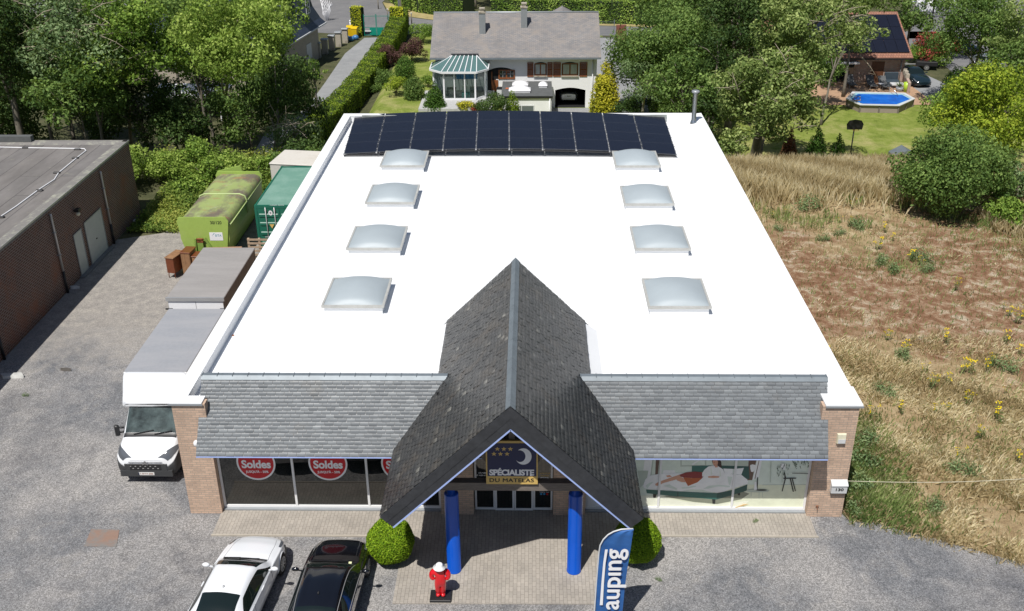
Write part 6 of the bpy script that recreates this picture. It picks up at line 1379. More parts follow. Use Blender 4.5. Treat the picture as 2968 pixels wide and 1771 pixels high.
def ragwort(seed):
    r = random.Random(seed); t = thing('ragwort', '', 'plant', (0, 0, 0)); m = MB(); f = MB(); l = MB()
    for k in range(r.randint(3, 6)):
        a = r.uniform(0, 6.28); h = r.uniform(.35, .75); x, y = .16*math.cos(a), .16*math.sin(a); m.tube([(x*.2, y*.2, 0), (x*.7, y*.7, h*.5), (x, y, h)], [.009, .008, .006], 4)
        for j in range(7): b = r.uniform(0, 6.28); q = r.uniform(.02, .10); f.obox((x+q*math.cos(b), y+q*math.sin(b), h+r.uniform(-.05, .04)), (.016, 0, .004), (0, .016, .004), (0, 0, .006))
        for j in range(9): z = r.uniform(.05, h*.85); b = r.uniform(0, 6.28); s = r.uniform(.05, .11); l.add([(x*z/h, y*z/h, z), (x*z/h+s*math.cos(b)-.015, y*z/h+s*math.sin(b), z+.02), (x*z/h+1.5*s*math.cos(b), y*z/h+1.5*s*math.sin(b), z-.01), (x*z/h+s*math.cos(b)+.02, y*z/h+s*math.sin(b)+.015, z+.02)], [(0, 1, 2, 3)])
    m.build('stem', MT['lstem'], t, local=True); f.build('flowers', MT['ygf'], t, local=True); l.build('leaves', MT['lstem'], t, local=True); return t
MT['lstem'] = plain('stem_green', (.10, .16, .04), .7, var=.4, vs=6)
protos = [ragwort(s) for s in (1, 2, 3)]
spots = [(2318, 700), (2435, 745), (2447, 762), (2470, 780), (2480, 770), (2410, 885), (2398, 900), (2360, 905), (2335, 900), (2300, 832), (2275, 1000), (2300, 990), (2425, 1022), (2440, 950), (2130, 600), (2150, 560), (2170, 580), (1880, 525), (1905, 520), (2215, 630), (2235, 640), (2060, 545), (2040, 535), (2350, 980), (2200, 860), (2245, 900), (2380, 1060), (2475, 1120), (2330, 1110), (2155, 820), (2010, 880), (2070, 500), (2300, 930), (2260, 940), (2478, 860), (2440, 830), (2190, 1000), (2120, 1010)]
r = random.Random(12)
for i, (px, py) in enumerate(spots):
    p = gat(px, py+6); t = protos[i % 3] if i < 3 else copy_tree(protos[i % 3]); t.location = p; t.rotation_euler = (0, 0, r.uniform(0, 6)); s = r.uniform(.55, 1.15); t.scale = (s, s, s)
    lb = 'yellow-flowered ragwort plant '+('at the right edge of the dry field' if px > 2370 else 'in the brown middle of the dry field' if px > 2180 and py < 800 else 'in the matted dry grass right of the shop' if py > 800 else 'near the white roof edge in the dry field' if px < 1930 else 'in the thin grass before the tall blond grass')
    tag(t, lb, 'plant', 'ragwort plants in the dry field')
def weedtuft(seed):
    t = thing('weed_tuft', '', 'plant', (0, 0, 0)); crown('leaves', MT['lgrey'], t, [(0, 0, .22, .28, .28, .25), (.25, .1, .16, .2, .2, .18), (-.2, -.1, .14, .18, .2, .15)], .085, .9, seed, up=.8, asp=.3, hollow=.2); return t
wt = weedtuft(5)
for i, (px, py, s) in enumerate(((1960, 510, 2.2), (2080, 555, 1.6), (2110, 480, 1.4), (2140, 640, 1.3), (2230, 630, 1.5), (2250, 660, 1.2), (1890, 560, .9), (2000, 585, 1.0), (2170, 660, 1.2), (2085, 1130, 1.6), (2100, 1080, 1.5), (2150, 960, 1.3), (2080, 1190, 1.6), (2070, 1245, 1.0), (2330, 1150, 1.4), (2270, 1240, 1.1), (2440, 900, 1.5), (2040, 570, 1.0), (2190, 870, 1.1), (62, 962, .35), (640, 1480, .3), (1600, 1410, .28), (1835, 1268, .3), (140, 600, .3))):
    if px in (640, 140): continue
    t = wt if i == 0 else copy_tree(wt); t.location = gat(px, py); t.rotation_euler = (0, 0, i*1.3); t.scale = (s, s, s)
    tag(t, 'small green weed sprouting from the grey gravel' if s < .5 else 'leafy green weed tuft '+('behind the porch side of the dry field' if px < 2000 and py < 600 else 'close to the brick pier with the mailbox' if px < 2130 and py > 1000 else 'on the bare brown ground of the field' if py < 700 else 'among the matted dry grass'), 'plant', 'green weed tufts')
# ------------------------------------------------------------------ white house behind the shop
wh2 = thing('white_house', 'white rendered house with long mottled slate roof and brown shutters behind the shop', 'house', (9.4, 66, -4))
HX0, HX1, HY0, HY1, ZE = 2.5, 16.55, 62.5, 71.5, .55
mb = MB()
gx0, gx1 = 12.95, 15.62
mb.box(HX0, gx0, HY0, HY0+.3, -4.1, ZE); mb.box(gx1, HX1, HY0, HY0+.3, -4.1, ZE)
arc = [(gx0+(gx1-gx0)*k/14, -2.42+.22*math.sin(math.pi*k/14)) for k in range(15)]
mb.prism([(gx0, HY0, ZE)]+[(a, HY0, b) for a, b in arc]+[(gx1, HY0, ZE)], (0, .3, 0))
mb.box(HX0, HX0+.3, HY0+.3, HY1, -4.1, ZE); mb.box(HX1-.3, HX1, HY0+.3, HY1, -4.1, ZE); mb.box(HX0+.3, HX1-.3, HY1-.3, HY1, -4.1, ZE)
for x in (HX0, HX1-.3): mb.prism([(x, HY0, ZE), (x, HY1, ZE), (x, (HY0+HY1)/2, ZE+2.5)], (.3, 0, 0))
mb.build('wall', MT['render'], wh2)
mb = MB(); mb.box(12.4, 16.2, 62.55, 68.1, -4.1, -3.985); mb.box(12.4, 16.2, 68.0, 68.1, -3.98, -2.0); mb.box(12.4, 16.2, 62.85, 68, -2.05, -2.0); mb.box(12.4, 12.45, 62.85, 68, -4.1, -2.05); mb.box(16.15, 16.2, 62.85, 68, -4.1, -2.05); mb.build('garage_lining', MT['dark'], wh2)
mb = MB(); yr, zr, ye, ze = 67.0, 3.46, 61.75, .62
for s, (a, b) in enumerate(((ye, ze), (72.2, ze))): mb.prism([(2.1, a, b), (2.1, yr, zr), (2.1, yr, zr-.14), (2.1, a, b-.14)], (14.75, 0, 0))
rf = mb.build('roof', MT['hslate'], wh2)
mb = MB(); mb.tube([(2.1, yr, zr+.0), (16.85, yr, zr)], .09, 8); mb.build('ridge', MT['grey'], rf)
mb = MB(); mb.box(2.1, 16.85, ye-.12, ye-.01, ze-.16, ze-.04); mb.build('gutter', MT['zinc'], rf)
for (x, y, z1) in ((6.55, 64.7, 4.3), (10.2, 65.4, 4.6)):
    m = MB(); m.box(x-.27, x+.27, y-.27, y+.3, 1.6, z1-.45); ch = m.build('chimney', MT['grey'], rf); m = MB(); m.box(x-.32, x+.32, y-.32, y+.35, z1-.45, z1-.33); m.box(x-.18, x+.18, y-.2, y+.2, z1-.33, z1-.12); m.box(x-.24, x+.24, y-.26, y+.26, z1-.12, z1-.02); m.build('chimney_pot', MT['stone'], ch)
def arched(x0, x1, z0, z1, rise, n=10): return [(x0, z0), (x1, z0)]+[(x1-(x1-x0)*k/n, z1-rise+rise*math.sin(math.pi*k/n)) for k in range(n+1)]
def hwindow(x0, x1, z0, z1, lites=2):
    y = HY0-.004; m = MB(); m.prism([(a, y, b) for a, b in arched(x0-.05, x1+.05, z0, z1+.05, .14)], (0, -.012, 0), 0); w = m.build('window', MT['dark'], wh2)
    m = MB(); b = .07; xm = (x0+x1)/2
    for a, c in ((x0, x0+b), (xm-b*.7, xm+b*.7), (x1-b, x1)): m.box(a, c, y-.06, y-.02, z0, z1-.03)
    m.box(x0+b, x1-b, y-.059, y-.021, z0, z0+.10); m.box(x0+b, x1-b, y-.059, y-.021, z1-.12, z1-.05); m.build('frame', MT['timber'], w)
    m = MB(); m.box(x0+.03, x1-.03, y-.030, y-.026, z0+.04, z1-.04); m.build('pane', glassy('curtained_glass', (.20, .22, .21), .05), w)
    m = MB()
    for a, c in ((x0+b, xm-b), (xm+b, x1-b)):
        for k in range(5): q = a+(c-a)*(k+.5)/5; m.box(q-.035, q+.02, y-.036, y-.031, z0+.12, z1-.2)
    m.build('curtain', MT['curtain'], w); m = MB(); m.box(x0-.1, x1+.1, y-.14, y, z0-.1, z0-.01); m.build('sill', MT['stone'], w)
for x0, x1 in ((11.15, 12.15), (13.55, 14.88)): hwindow(x0, x1, -1.12, .0)
for x0, x1 in ((10.50, 11.03), (12.25, 12.70), (12.76, 13.42), (15.05, 15.72)):
    m = MB(); y = HY0-.03; b = .07
    for a, c in ((x0, x0+b), (x1-b, x1)): m.box(a, c, y-.03, y, -1.22, .03)
    for z in (-1.22, -.62, -.04): m.box(x0+b, x1-b, y-.029, y-.001, z, z+.07)
    for k in range(14): z = -1.14+k*.078; m.prism([(x0+b, y-.025, z), (x0+b, y-.005, z+.055), (x0+b, y-.0, z+.045), (x0+b, y-.018, z-.008)], (x1-x0-2*b, 0, 0))
    m.build('shutter', MT['timber'], wh2)
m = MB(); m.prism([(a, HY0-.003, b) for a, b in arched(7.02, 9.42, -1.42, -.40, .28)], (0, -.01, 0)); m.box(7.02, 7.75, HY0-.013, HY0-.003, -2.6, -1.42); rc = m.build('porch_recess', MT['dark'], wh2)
m = MB(); m.box(7.45, 7.95, HY0-.05, HY0-.014, -2.45, -1.5); m.box(7.35, 7.45, HY0-.06, HY0-.014, -2.45, -.75); m.build('front_door', MT['timber'], wh2)
m = MB(); y = HY0-.05
for a in (7.97, 8.62, 9.30): m.box(a, a+.12, y-.02, y+.03, -1.42, -.62)
m.box(8.09, 9.30, y-.019, y+.029, -1.42, -1.27); m.box(8.09, 9.30, y-.019, y+.029, -.68, -.60)
pw = m.build('timber_window', MT['timber'], wh2); m = MB()
for a, b in ((8.09, 8.62), (8.74, 9.30)): m.box((a+b)/2-.012, (a+b)/2+.012, y-.01, y+.01, -1.27, -.68); m.box(a, b, y-.009, y+.009, -.98, -.955)
m.build('glazing_bars', MT['gwhite'], pw); m = MB(); m.box(8.09, 9.30, y+.012, y+.018, -1.27, -.68); m.build('pane', MT['hglass'], pw)
m = MB(); m.tube([(16.2, HY0-.08, .5), (16.2, HY0-.08, -4)], .05, 8); m.build('downpipe', MT['white'], wh2)
# flat-roofed annex
ax = thing('annex', 'low white annex with black flat roof and three roof lights before the white house', 'annex', (10.4, 60, -4))
AX0, AX1, AY0, AY1, AZ = 8.35, 12.62, 57.2, 62.15, -1.55
m = MB(); m.box(AX0+.1, AX1-.1, AY0+.1, AY1, -4.1, AZ-.16); m.build('wall', MT['render'], ax)
m = MB(); m.box(AX0, AX1, AY0, AY1+.05, AZ-.159, AZ); m.build('flat_roof', MT['lead'], ax)
m = MB(); m.box(AX0-.01, AX1+.01, AY0-.02, AY0-.001, AZ-.2, AZ-.02); m.build('fascia', MT['black'], ax)
def rooflight(x0, x1, y0, y1, open_=0):
    m = MB(); m.box(x0, x1, y0, y1, AZ, AZ+.15); c = m.build('roof_light', MT['gwhite'], ax); m = MB(); n = 8; vs = []; fs = []
    for j in range(n+1):
        for i in range(n+1): u, v = i/n, j/n; vs.append((x0-.04+(x1-x0+.08)*u, y0-.04+(y1-y0+.08)*v, AZ+.16+open_*v+.28*(4*u*(1-u))**.6*(4*v*(1-v))**.6))
    for j in range(n):
        for i in range(n): fs.append((j*(n+1)+i, j*(n+1)+i+1, (j+1)*(n+1)+i+1, (j+1)*(n+1)+i))
    m.add(vs, fs, 0, True); m.build('dome', MT['white'], c)
rooflight(9.25, 10.55, 60.1, 61.1); rooflight(9.0, 10.75, 58.2, 59.0, .1); rooflight(11.5, 12.2, 59.9, 60.7)
m = MB(); m.cyl((8.8, 59.6), .14, AZ, AZ+.06, 14); m.build('roof_lid', MT['orange'], ax)
m = MB(); y = AY0+.1
for a, b in ((9.0, 9.9), (10.0, 11.1)):
    for c, d in ((a, a+.07), (b-.07, b)): m.box(c, d, y-.03, y-.001, -3.4, -2.35)
    m.box(a+.07, b-.07, y-.029, y-.002, -2.42, -2.35); m.box(a+.07, b-.07, y-.029, y-.002, -3.4, -3.33)
aw = m.build('window', MT['gwhite'], ax); m = MB(); m.box(9.05, 11.05, y-.012, y-.004, -3.35, -2.4); m.build('pane', glassy('grey_pane', (.12, .14, .16), .06), aw)
m = MB(); m.tube([(12.4, AY0+.02, -1.75), (12.4, AY0+.02, -4)], .04, 8); m.build('downpipe', MT['white'], ax)
m = MB(); m.bbox(7.9, 8.33, 60.0, 60.6, -2.4, -1.7, .02); m.box(7.88, 8.35, 59.98, 60.62, -1.699, -1.63, 1); tag(m.build('garden_box', [MT['gwhite'], MT['black']]), 'small white box with dark lid beside the annex roof', 'box')
# glass conservatory
cs = thing('conservatory', 'white framed glass conservatory with faceted glass roof on the white house', 'conservatory', (5.0, 60.5, -2.4))
cz0, cz1, cz2 = -2.38, -.03, .80
bp = [(2.5, 62.4), (2.5, 60.2), (3.45, 59.2), (6.1, 59.2), (6.9, 60.2), (6.9, 62.4)]
ep = [(2.25, 62.4), (2.25, 60.05), (3.3, 58.95), (6.25, 58.95), (7.15, 60.05), (7.15, 62.4)]; tp_ = [(4.05, 61.8), (6.35, 61.8)]
m = MB()
for (a, b) in zip(bp, bp[1:]):
    L = math.dist(a, b); n = max(1, round(L/.8)) if L > 2 and a[1] == b[1] else (2 if L > 2 else 1)
    for k in range(n+1 if b == bp[-1] else n):
        x, y = a[0]+(b[0]-a[0])*k/n, a[1]+(b[1]-a[1])*k/n; w = .07 if k in (0, n) else .045; m.box(x-w, x+w, y-w, y+w, cz0, cz1)
    m.bar((a[0], a[1], cz0+.06), (b[0], b[1], cz0+.06), .10, .14); m.bar((a[0], a[1], cz1-.09), (b[0], b[1], cz1-.09), .10, .10)
for (a, b) in zip(ep, ep[1:]): m.bar((a[0], a[1], cz1+.02), (b[0], b[1], cz1+.02), .16, .16)
fr = m.build('frame', MT['white'], cs)
m = MB(); Tq = [(4.05, 61.8, cz2), (6.15, 61.8, cz2)]; 
E3 = [(p[0], p[1], cz1+.1) for p in ep]
for k in range(7): x0 = 4.05+2.1*k/6; x1 = 3.3+2.95*k/6; m.bar((x1, 58.95, cz1+.12), (x0, 61.8, cz2+.02), .06, .05)
m.bar(E3[1], Tq[0], .06, .05); m.bar(E3[4], Tq[1], .06, .05); m.bar(E3[0], Tq[0], .05, .05); m.bar(E3[5], Tq[1], .05, .05); m.build('glazing_bars', MT['white'], cs)
m = MB(); m.bar((3.95, 61.85, cz2+.06), (6.3, 61.85, cz2+.06), .22, .12); m.build('ridge_cap', MT['dslatep'], cs)
MT['rglass'] = glassy('roof_glass', (.14, .26, .25), .10, 1.6, .3); MT['wglass'] = glassy('wall_glass', (.03, .05, .045), .04, 1.5, .6)
m = MB(); g = lambda *p: m.poly(list(p)); g(E3[0], E3[1], Tq[0]); g(E3[1], E3[2], Tq[0]); g(E3[2], E3[3], Tq[1], Tq[0]); g(E3[3], E3[4], Tq[1]); g(E3[4], E3[5], Tq[1]); m.build('roof_glass', MT['rglass'], cs)
m = MB()
for (a, b) in zip(bp, bp[1:]): m.poly([(a[0], a[1], cz0+.1), (b[0], b[1], cz0+.1), (b[0], b[1], cz1-.1), (a[0], a[1], cz1-.1)])
m.build('wall_glass', MT['wglass'], cs)
m = MB(); m.prism([(p[0], p[1], cz0-.1) for p in bp], (0, 0, .105)); m.build('floor', plain('dark_floor', (.16, .15, .14)), cs)
m = MB(); m.bbox(4.4, 6.2, 60.8, 61.6, -1.0, -.3, .05); m.build('blue_blind', plain('blue_fabric', (.02, .16, .36), .7), cs)
ch = thing('armchair', 'green armchair inside the glass conservatory', 'chair', (5.2, 60, -2.37)); m = MB(); m.bbox(4.9, 5.6, 59.7, 60.3, -2.36, -1.95, .04); m.build('seat', plain('teal_cushion', (.04, .22, .2)), ch); m = MB(); m.bbox(4.9, 5.6, 60.31, 60.45, -2.36, -1.4, .04); m.build('backrest', plain('pale_cover', (.5, .52, .48)), ch)
ch = thing('table', 'dark table in the left bay of the conservatory', 'table', (4.0, 60.2, -2.37)); m = MB(); m.bbox(3.6, 4.4, 59.9, 60.6, -1.7, -1.64, .01); m.build('table_top', MT['black'], ch); m = MB()
for a in (3.66, 4.3): m.box(a, a+.05, 59.95, 60.0, -2.37, -1.701); m.box(a, a+.05, 60.5, 60.55, -2.37, -1.701)
m.build('legs_frame', MT['black'], ch)
# garden shrubs of the white house
G = [('bush', 'conical clipped thuja left of the conservatory terrace', 1056, 262, .95, 2.2, 'lconif', 'cone', 'thuja'), 
 ('bush', 'round leafy laurel bush between the terrace and the annex', 1192, 285, 1.5, 1.9, 'ldark', 'round', 'bush'), ('bush', 'tall green cone shrub in the purple bed', 985, 196, 1.0, 2.1, 'lconif', 'column', 'thuja'),
 ('bush', 'yellow-topped clipped round bush on the lawn', 962, 232, 1.05, 1.9, 'lygr', 'round', 'bush'), ('bush', 'square clipped dark bush with its own stem on the lawn', 1006, 240, .95, 1.8, 'lmid', 'column', 'bush'),
 ('bush', 'purple-leaved berberis beside the long hedge', 950, 170, 1.6, 2.4, 'lpur', 'round', 'bush'), ('bush', 'second purple-leaved shrub nearer the white house', 1000, 150, 1.5, 2.2, 'lpur', 'round', 'bush'),
 ('bush', 'round glossy bush at the left gable of the white house', 1028, 104, 1.5, 2.0, 'ltile', 'round', 'bush'), ('bush', 'green shrub at the lower end of the purple bed', 925, 215, 1.5, 1.9, 'lmid', 'round', 'bush'),
 ('bush', 'low pale shrub with yellow leaves by the terrace', 1128, 268, .75, .8, 'lyel', 'round', 'bush'), ('bush', 'low red flowering shrub beside the terrace', 1158, 270, .6, .5, 'lred', 'round', 'bush'), ('bush', 'small dark shrub at the foot of the long hedge', 905, 232, 1.0, 1.1, 'lmid', 'round', 'bush'),
 ('bush', 'low bush between the square bush and the conservatory', 1040, 212, .8, 1.2, 'ltile', 'round', 'bush'),
 ('bush', 'blue-green low shrub behind the back roof edge', 1530, 282, 2.2, 1.6, 'ldark', 'round', 'bush'), ('bush', 'green shrub at the foot of the dark maple', 1620, 285, 1.8, 1.8, 'lmid', 'round', 'bush')]
for i, (nm, lab, px, py, r_, h, mt, sh, cat) in enumerate(G): bush(nm, lab, px, py, r_, h, mt, 700+i, cat=cat, shape=sh, size=.13, group='garden shrubs of the white house')
bush('clipped_column', 'narrow clipped olive column in front of the annex', 0, 0, .62, 2.95, 'lhedge', 749, pos=(at(1244, 250, y=56.3).x, 56.3), shape='column', size=.13, cat='thuja', group='garden shrubs of the white house'); p = at(1470, 235, y=60.5); bush('golden_conifer', 'tall golden yellow conifer at the right corner of the white house', 0, 0, 1.35, 4.7, 'lyel', 750, pos=(p.x, 60.5), shape='cone', size=.19, cat='conifer', dens=1.1)
# hedges
def hp(L): return [(gat(*q).x, gat(*q).y) for q in L]
hedge('driveway_hedge', 'long clipped green hedge running beside the grey drive', [(-4.95, 99), (-4.45, 92), (-4.35, 84), (-4.6, 76), (-4.8, 69), (-5.2, 62), (-5.8, 55.5), (-6.2, 50), (-6.6, 45.5)], 1.9, 2.2, 'lhedge', 801, hs=[2.3, 2.3, 2.2, 2.1, 2.0, 2.0, 2.0, 2.1, 2.2])
hedge('gate_hedge', 'golden clipped hedge block left of the green gate', [(-10.0, 94.2), (-8.7, 93.9)], 1.1, 3.3, 'lhedgey', 802, group='golden hedge blocks at the gate'); hedge('gate_hedge', 'golden clipped hedge block right of the green gate', [(-5.55, 94.1), (-4.0, 94.2)], 1.1, 3.2, 'lhedgey', 803, group='golden hedge blocks at the gate')
hedge('street_hedge', 'bright hedge along the dry verge across the street', [(-9.0, 122), (-6.6, 114.5), (-3.0, 109.2), (3.0, 104.4)], 2.4, 2.9, 'ltile', 804, size=.2)
hedge('street_hedge', 'long bright clipped hedge behind the white house roof', [(6, 103), (16, 102), (28, 100.6)], 2.2, 2.7, 'ltile', 805, size=.2)
# dark wood beyond the street
for i in range(22):
    x = -34+i*4.3; y = 124+(i % 3)*5-max(0, x)*.35
    tree('dark tall tree of the wood beyond the street', x, y-4, 3.5+(i % 3), 3.4, 5.5, 'ldark' if i % 4 else 'lmid', 1200+i, size=.42, ncl=14, clr=1.6, group='trees of the wood beyond the street', trunk_r=.25, twigs=0, limbs=3)
for i in range(9): tree('small roadside tree with bare trunk behind the street hedge', -3.5+i*3.5, 113-i*1.0, 3.2, 2.0, 2.4, 'lmid' if i % 2 else 'ldark', 1300+i, size=.32, ncl=10, clr=.9, group='roadside trees behind the street hedge', trunk_r=.16, limbs=3)
# gate
gt = thing('driveway_gate', 'tall green metal gate with vertical bars closing the grey drive', 'gate', (-7.15, 93.7, -4))
for x0, x1 in ((-8.6, -7.16), (-7.13, -5.68)):
    m = MB(); 
    for x in (x0, x1-.05): m.box(x, x+.05, 93.68, 93.73, -3.98, -1.5)
    m.box(x0+.05, x1-.05, 93.69, 93.72, -3.9, -3.84); m.box(x0+.05, x1-.05, 93.69, 93.72, -3.05, -3.0); m.box(x0+.05, x1-.05, 93.69, 93.72, -1.75, -1.7); lf = m.build('gate_leaf', MT['tgreen'], gt)
    m = MB(); n = 9
    for k in range(n): x = x0+.1+(x1-x0-.2)*k/(n-1); m.box(x-.012, x+.012, 93.695, 93.715, -3.0, -1.55)
    m.build('bars', plain('grey_green_bar', (.20, .26, .25)), lf); m = MB(); m.box(x0+.06 if x0 > -8 else x0+.65, x1-.65 if x0 > -8 else x1-.06, 93.69, 93.72, -3.84, -3.05); m.build('lower_panel', MT['tgreen'], lf)
m = MB(); m.box(-8.5, -7.8, 93.6, 93.66, -3.45, -3.35); m.box(-6.5, -5.8, 93.6, 93.66, -3.45, -3.35); m.build('white_bar', MT['white'], gt)
def bin_(x, y, rz, lab):
    t = thing('wheelie_bin', lab, 'bin', (0, 0, 0), 0, 'yellow bins by the gate'); m = MB(); m.loft([[(-a, -b, z), (a, -b, z), (a, b, z), (-a, b, z)] for a, b, z in ((.22, .26, .08), (.29, .36, 1.0))]); m.build('body', MT['yel'], t, local=True); m = MB(); m.prism([(-.31, -.39, 1.0), (-.31, .38, 1.02), (-.31, .36, 1.12), (-.31, -.2, 1.10)], (.62, 0, 0)); m.build('lid', MT['yel'], t, local=True)
    for s in (-1, 1): m = MB(); m.loft([[(s*.27+d, .2+.1*math.cos(k*.63), .1+.1*math.sin(k*.63)) for k in range(10)] for d in (-.03, .03)]); m.build('wheel', MT['rubber'], t, local=True)
    t.location = (x, y, -4); t.rotation_euler = (0, 0, rz); t.scale = (1.15,)*3
bin_(-10.2, 93.2, .1, 'yellow wheelie bin on the left beside the gate hedge'); bin_(-9.5, 92.6, -.15, 'yellow wheelie bin on the right beside the gate hedge')
for i, (x, y) in enumerate(((-10.2, 91.2), (-9.7, 90.9), (-9.3, 91.6))): m = MB(); m.ball((x, y, -3.72), .38, .3, .3, 8); tag(m.build('rubbish_bag', MT['bbag']), 'blue rubbish bag lying in front of the yellow bins', 'bag', 'blue bags by the bins')
for i, (px, py) in enumerate(((825, 138), (836, 122), (846, 112), (856, 104), (866, 97))):
    pass
for i in range(5):
    x, y = -11.9+.42*i, 82.5+1.9*i; t = thing('stone_pier', 'weathered cream stone pier with grey cap on the low terrace wall', 'pier', (x, y, -4), 0, 'stone piers left of the drive'); m = MB(); m.box(x-.3, x+.3, y-.3, y+.3, -4, -2.5); m.build('shaft', MT['stone'], t); m = MB(); m.bbox(x-.38, x+.38, y-.38, y+.38, -2.499, -2.36, .03); m.build('cap', MT['grey'], t)
pole = thing('utility_pole', 'grey concrete utility pole behind the gate hedge', 'pole', (-6.0, 107.2, -4)); m = MB(); m.tube([(-6.0, 107.2, -4), (-6.05, 107.2, 6)], [.24, .15], 8); m.build('shaft', MT['gwhite'], pole)
for i, (px, py) in enumerate(((919, 22), (942, 48), (1000, 58), (1066, 72), (975, 66))):
    p = gat(px, py); t = thing('verge_post', 'short post on the dry verge', 'post', tuple(p), 0, 'posts on the dry verge'); m = MB(); m.cyl((p.x, p.y), .07, p.z, p.z+1.2, 8); m.build('shaft', MT['bark'], t); m = MB(); m.cyl((p.x, p.y), .08, p.z+1.2, p.z+1.35, 8); m.build('cap', MT['gwhite'], t)
p = gat(852, 73); t = thing('marker_post', 'small white marker post in the shade beside the street', 'post', tuple(p)); m = MB(); m.cyl((p.x, p.y), .09, p.z, p.z+1.0, 8); m.build('shaft', MT['white'], t); m = MB(); m.ball((p.x, p.y, p.z+1.08), .12, .12, .12, 6); m.build('knob', MT['white'], t)
m = MB(); p = gat(795, 50); 
for k in range(14): a = k*.45; m.tube([(p.x, p.y, p.z), (p.x+.5*math.cos(a), p.y, p.z+1.2+.5*math.sin(a*1.3)), (p.x+.8*math.cos(a+1), p.y+.2, p.z+2.4+.5*math.sin(a))], [.05, .04, .02], 5)
tag(m.build('garden_ornament', MT['white']), 'white curled garden ornament beside the dark slate roof', 'ornament')
# mesh gate and fence right of the white house
fg = thing('mesh_gate', 'grey wire mesh gate across the side drive', 'gate', (18.7, 92, -4)); m = MB()
for x in (16.9, 18.55, 20.3): m.box(x-.04, x+.04, 91.96, 92.04, -4, -1.9)
m.build('posts_frame', MT['zinc'], fg); m = MB()
for k in range(26): m.box(16.95+k*.13, 16.962+k*.13, 91.99, 92.01, -3.9, -2.1)
for k in range(5): m.box(16.94, 20.26, 91.985, 92.015, -3.9+k*.45, -3.885+k*.45)
m.build('mesh', MT['zinc'], fg)
m = MB(); m.box(20.5, 21.6, 91.2, 91.7, -4, -2.4); tag(m.build('brown_pier', plain('brown_brick', (.2, .07, .05), .9, var=.3)), 'low brown pier right of the mesh gate', 'pier')
q = at(1365, 31, y=100); q2 = at(1365, 15, y=100); pv = thing('garden_pavilion', 'pointed grey pavilion roof peeping over the ridge of the white house', 'pavilion', (q.x, 100, -4))
m = MB(); m.lathe((q.x, 100, 0), [(2.0, q.z-.25), (1.9, q.z-.15), (.08, q2.z), (.03, q2.z+.1)], 8); m.build('roof', MT['hslate'], pv)
for k in range(4): m = MB(); a_ = .8+k*math.pi/2; m.cyl((q.x+1.5*math.cos(a_), 100+1.5*math.sin(a_)), .09, -4, q.z-.2, 8); m.build('post', MT['wood'], pv)
# car inside the garage
def simple_car(name, label, paint, loc, rz, group=None, scale=1):
    t, S = car_common(name, label, 'car', CB, paint, loc, rz, .90, (1.42, -1.38), group); m = MB(); m.box(-.26, .26, -2.40, -2.37, .62, .73); m.build('number_plate', MT['plate'], t, local=True); t.scale = (scale,)*3; return t
simple_car('garage_car', 'silver car seen from behind inside the dark garage', MT['spaint'], (14.2, 66.2, -4.0), 0, scale=.92)
# ------------------------------------------------------------------ slate-roofed house left of the drive
sh = thing('slate_house', 'tall house with dark slate mansard roof and dormers left of the drive', 'house', (-17, 76, -4))
cA, cB = Vector((-11.7, 82.6, 0)), Vector((-13.9, 66.5, 0)); d = (cA-cB).normalized(); nL = Vector((-d.y, d.x, 0))
m = MB(); q = [cA, cB, cB+nL*11, cA+nL*11]; m.prism([(p.x, p.y, -4.1) for p in q], (0, 0, 3.9)); m.build('wall', plain('beige_render', (.42, .37, .30), .85), sh)
rg = []
for off, z in ((-.75, -.45), (-.3, .15), (.25, 1.4), (.7, 3.8), (1.0, 5.6)): rg.append([tuple(Vector((p.x, p.y, z))+nL*o1+d*o2) for p, o1, o2 in ((cA, off, -off), (cB, off, off), (cB+nL*11, -off, off), (cA+nL*11, -off, -off))])
m.v = []; m = MB(); m.loft(rg[::-1]); rf = m.build('roof', MT['mslate'], sh)
m = MB(); c4_ = rg[0]; m.bar(c4_[0], c4_[1], .12, .12); m.build('gutter', MT['gwhite'], rf)
for k, s in enumerate((.30, .72)):
    b = cB.lerp(cA, s)+nL*.15; m = MB(); c = Vector((b.x, b.y, 2.3)); m.obox(c-nL*.1, d*.62, nL*.8, (0, 0, 1.0)); dm = m.build('dormer', MT['mslate'], sh)
    m = MB(); f = c-nL*.92
    for s2 in (-1, 0, 1): m.obox(f+d*(.5*s2), d*.05, nL*.03, (0, 0, .85))
    for z in (-.85, -.25, .3, .85): m.obox(f+Vector((0, 0, z)), d*.45, nL*.025, (0, 0, .04))
    m.build('frame', MT['white'], dm); m = MB(); m.obox(f+nL*.02, d*.5, nL*.008, (0, 0, .85)); m.build('pane', MT['hglass'], dm); m = MB(); m.obox(c-nL*.25+Vector((0, 0, 1.06)), d*.75, nL*.85, (0, 0, .05)); m.build('dormer_roof', MT['zinc'], dm)
b = cB.lerp(cA, .8)-nL*.02; m = MB(); m.obox(Vector((b.x, b.y, -2.6)), d*.7, nL*.03, (0, 0, .75)); m.build('shuttered_window', MT['gwhite'], sh)
m = MB(); m.bbox(-22, -15.5, 58.5, 63, -2.0, -1.85, .02); aw = thing('white_awning', 'white awning glimpsed between the tree trunks on the left', 'awning', (-19, 60, -4)); m.build('canopy', MT['white'], aw); m = MB()
for x in (-21.8, -15.7):
    for y in (58.7, 62.8): m.box(x-.05, x+.05, y-.05, y+.05, -4, -2.0)
m.build('posts_frame', MT['white'], aw)
gv = thing('garden_van', 'white shed glimpsed through the leaves at the top left', 'shed', (-22, 90, -4)); m = MB(); m.bbox(-26, -21.5, 88, 92, -4, -1.2, .05); m.build('wall', MT['white'], gv); m = MB(); m.bbox(-26.2, -21.3, 87.8, 92.2, -1.199, -1.0, .05); m.build('roof', MT['grey'], gv)
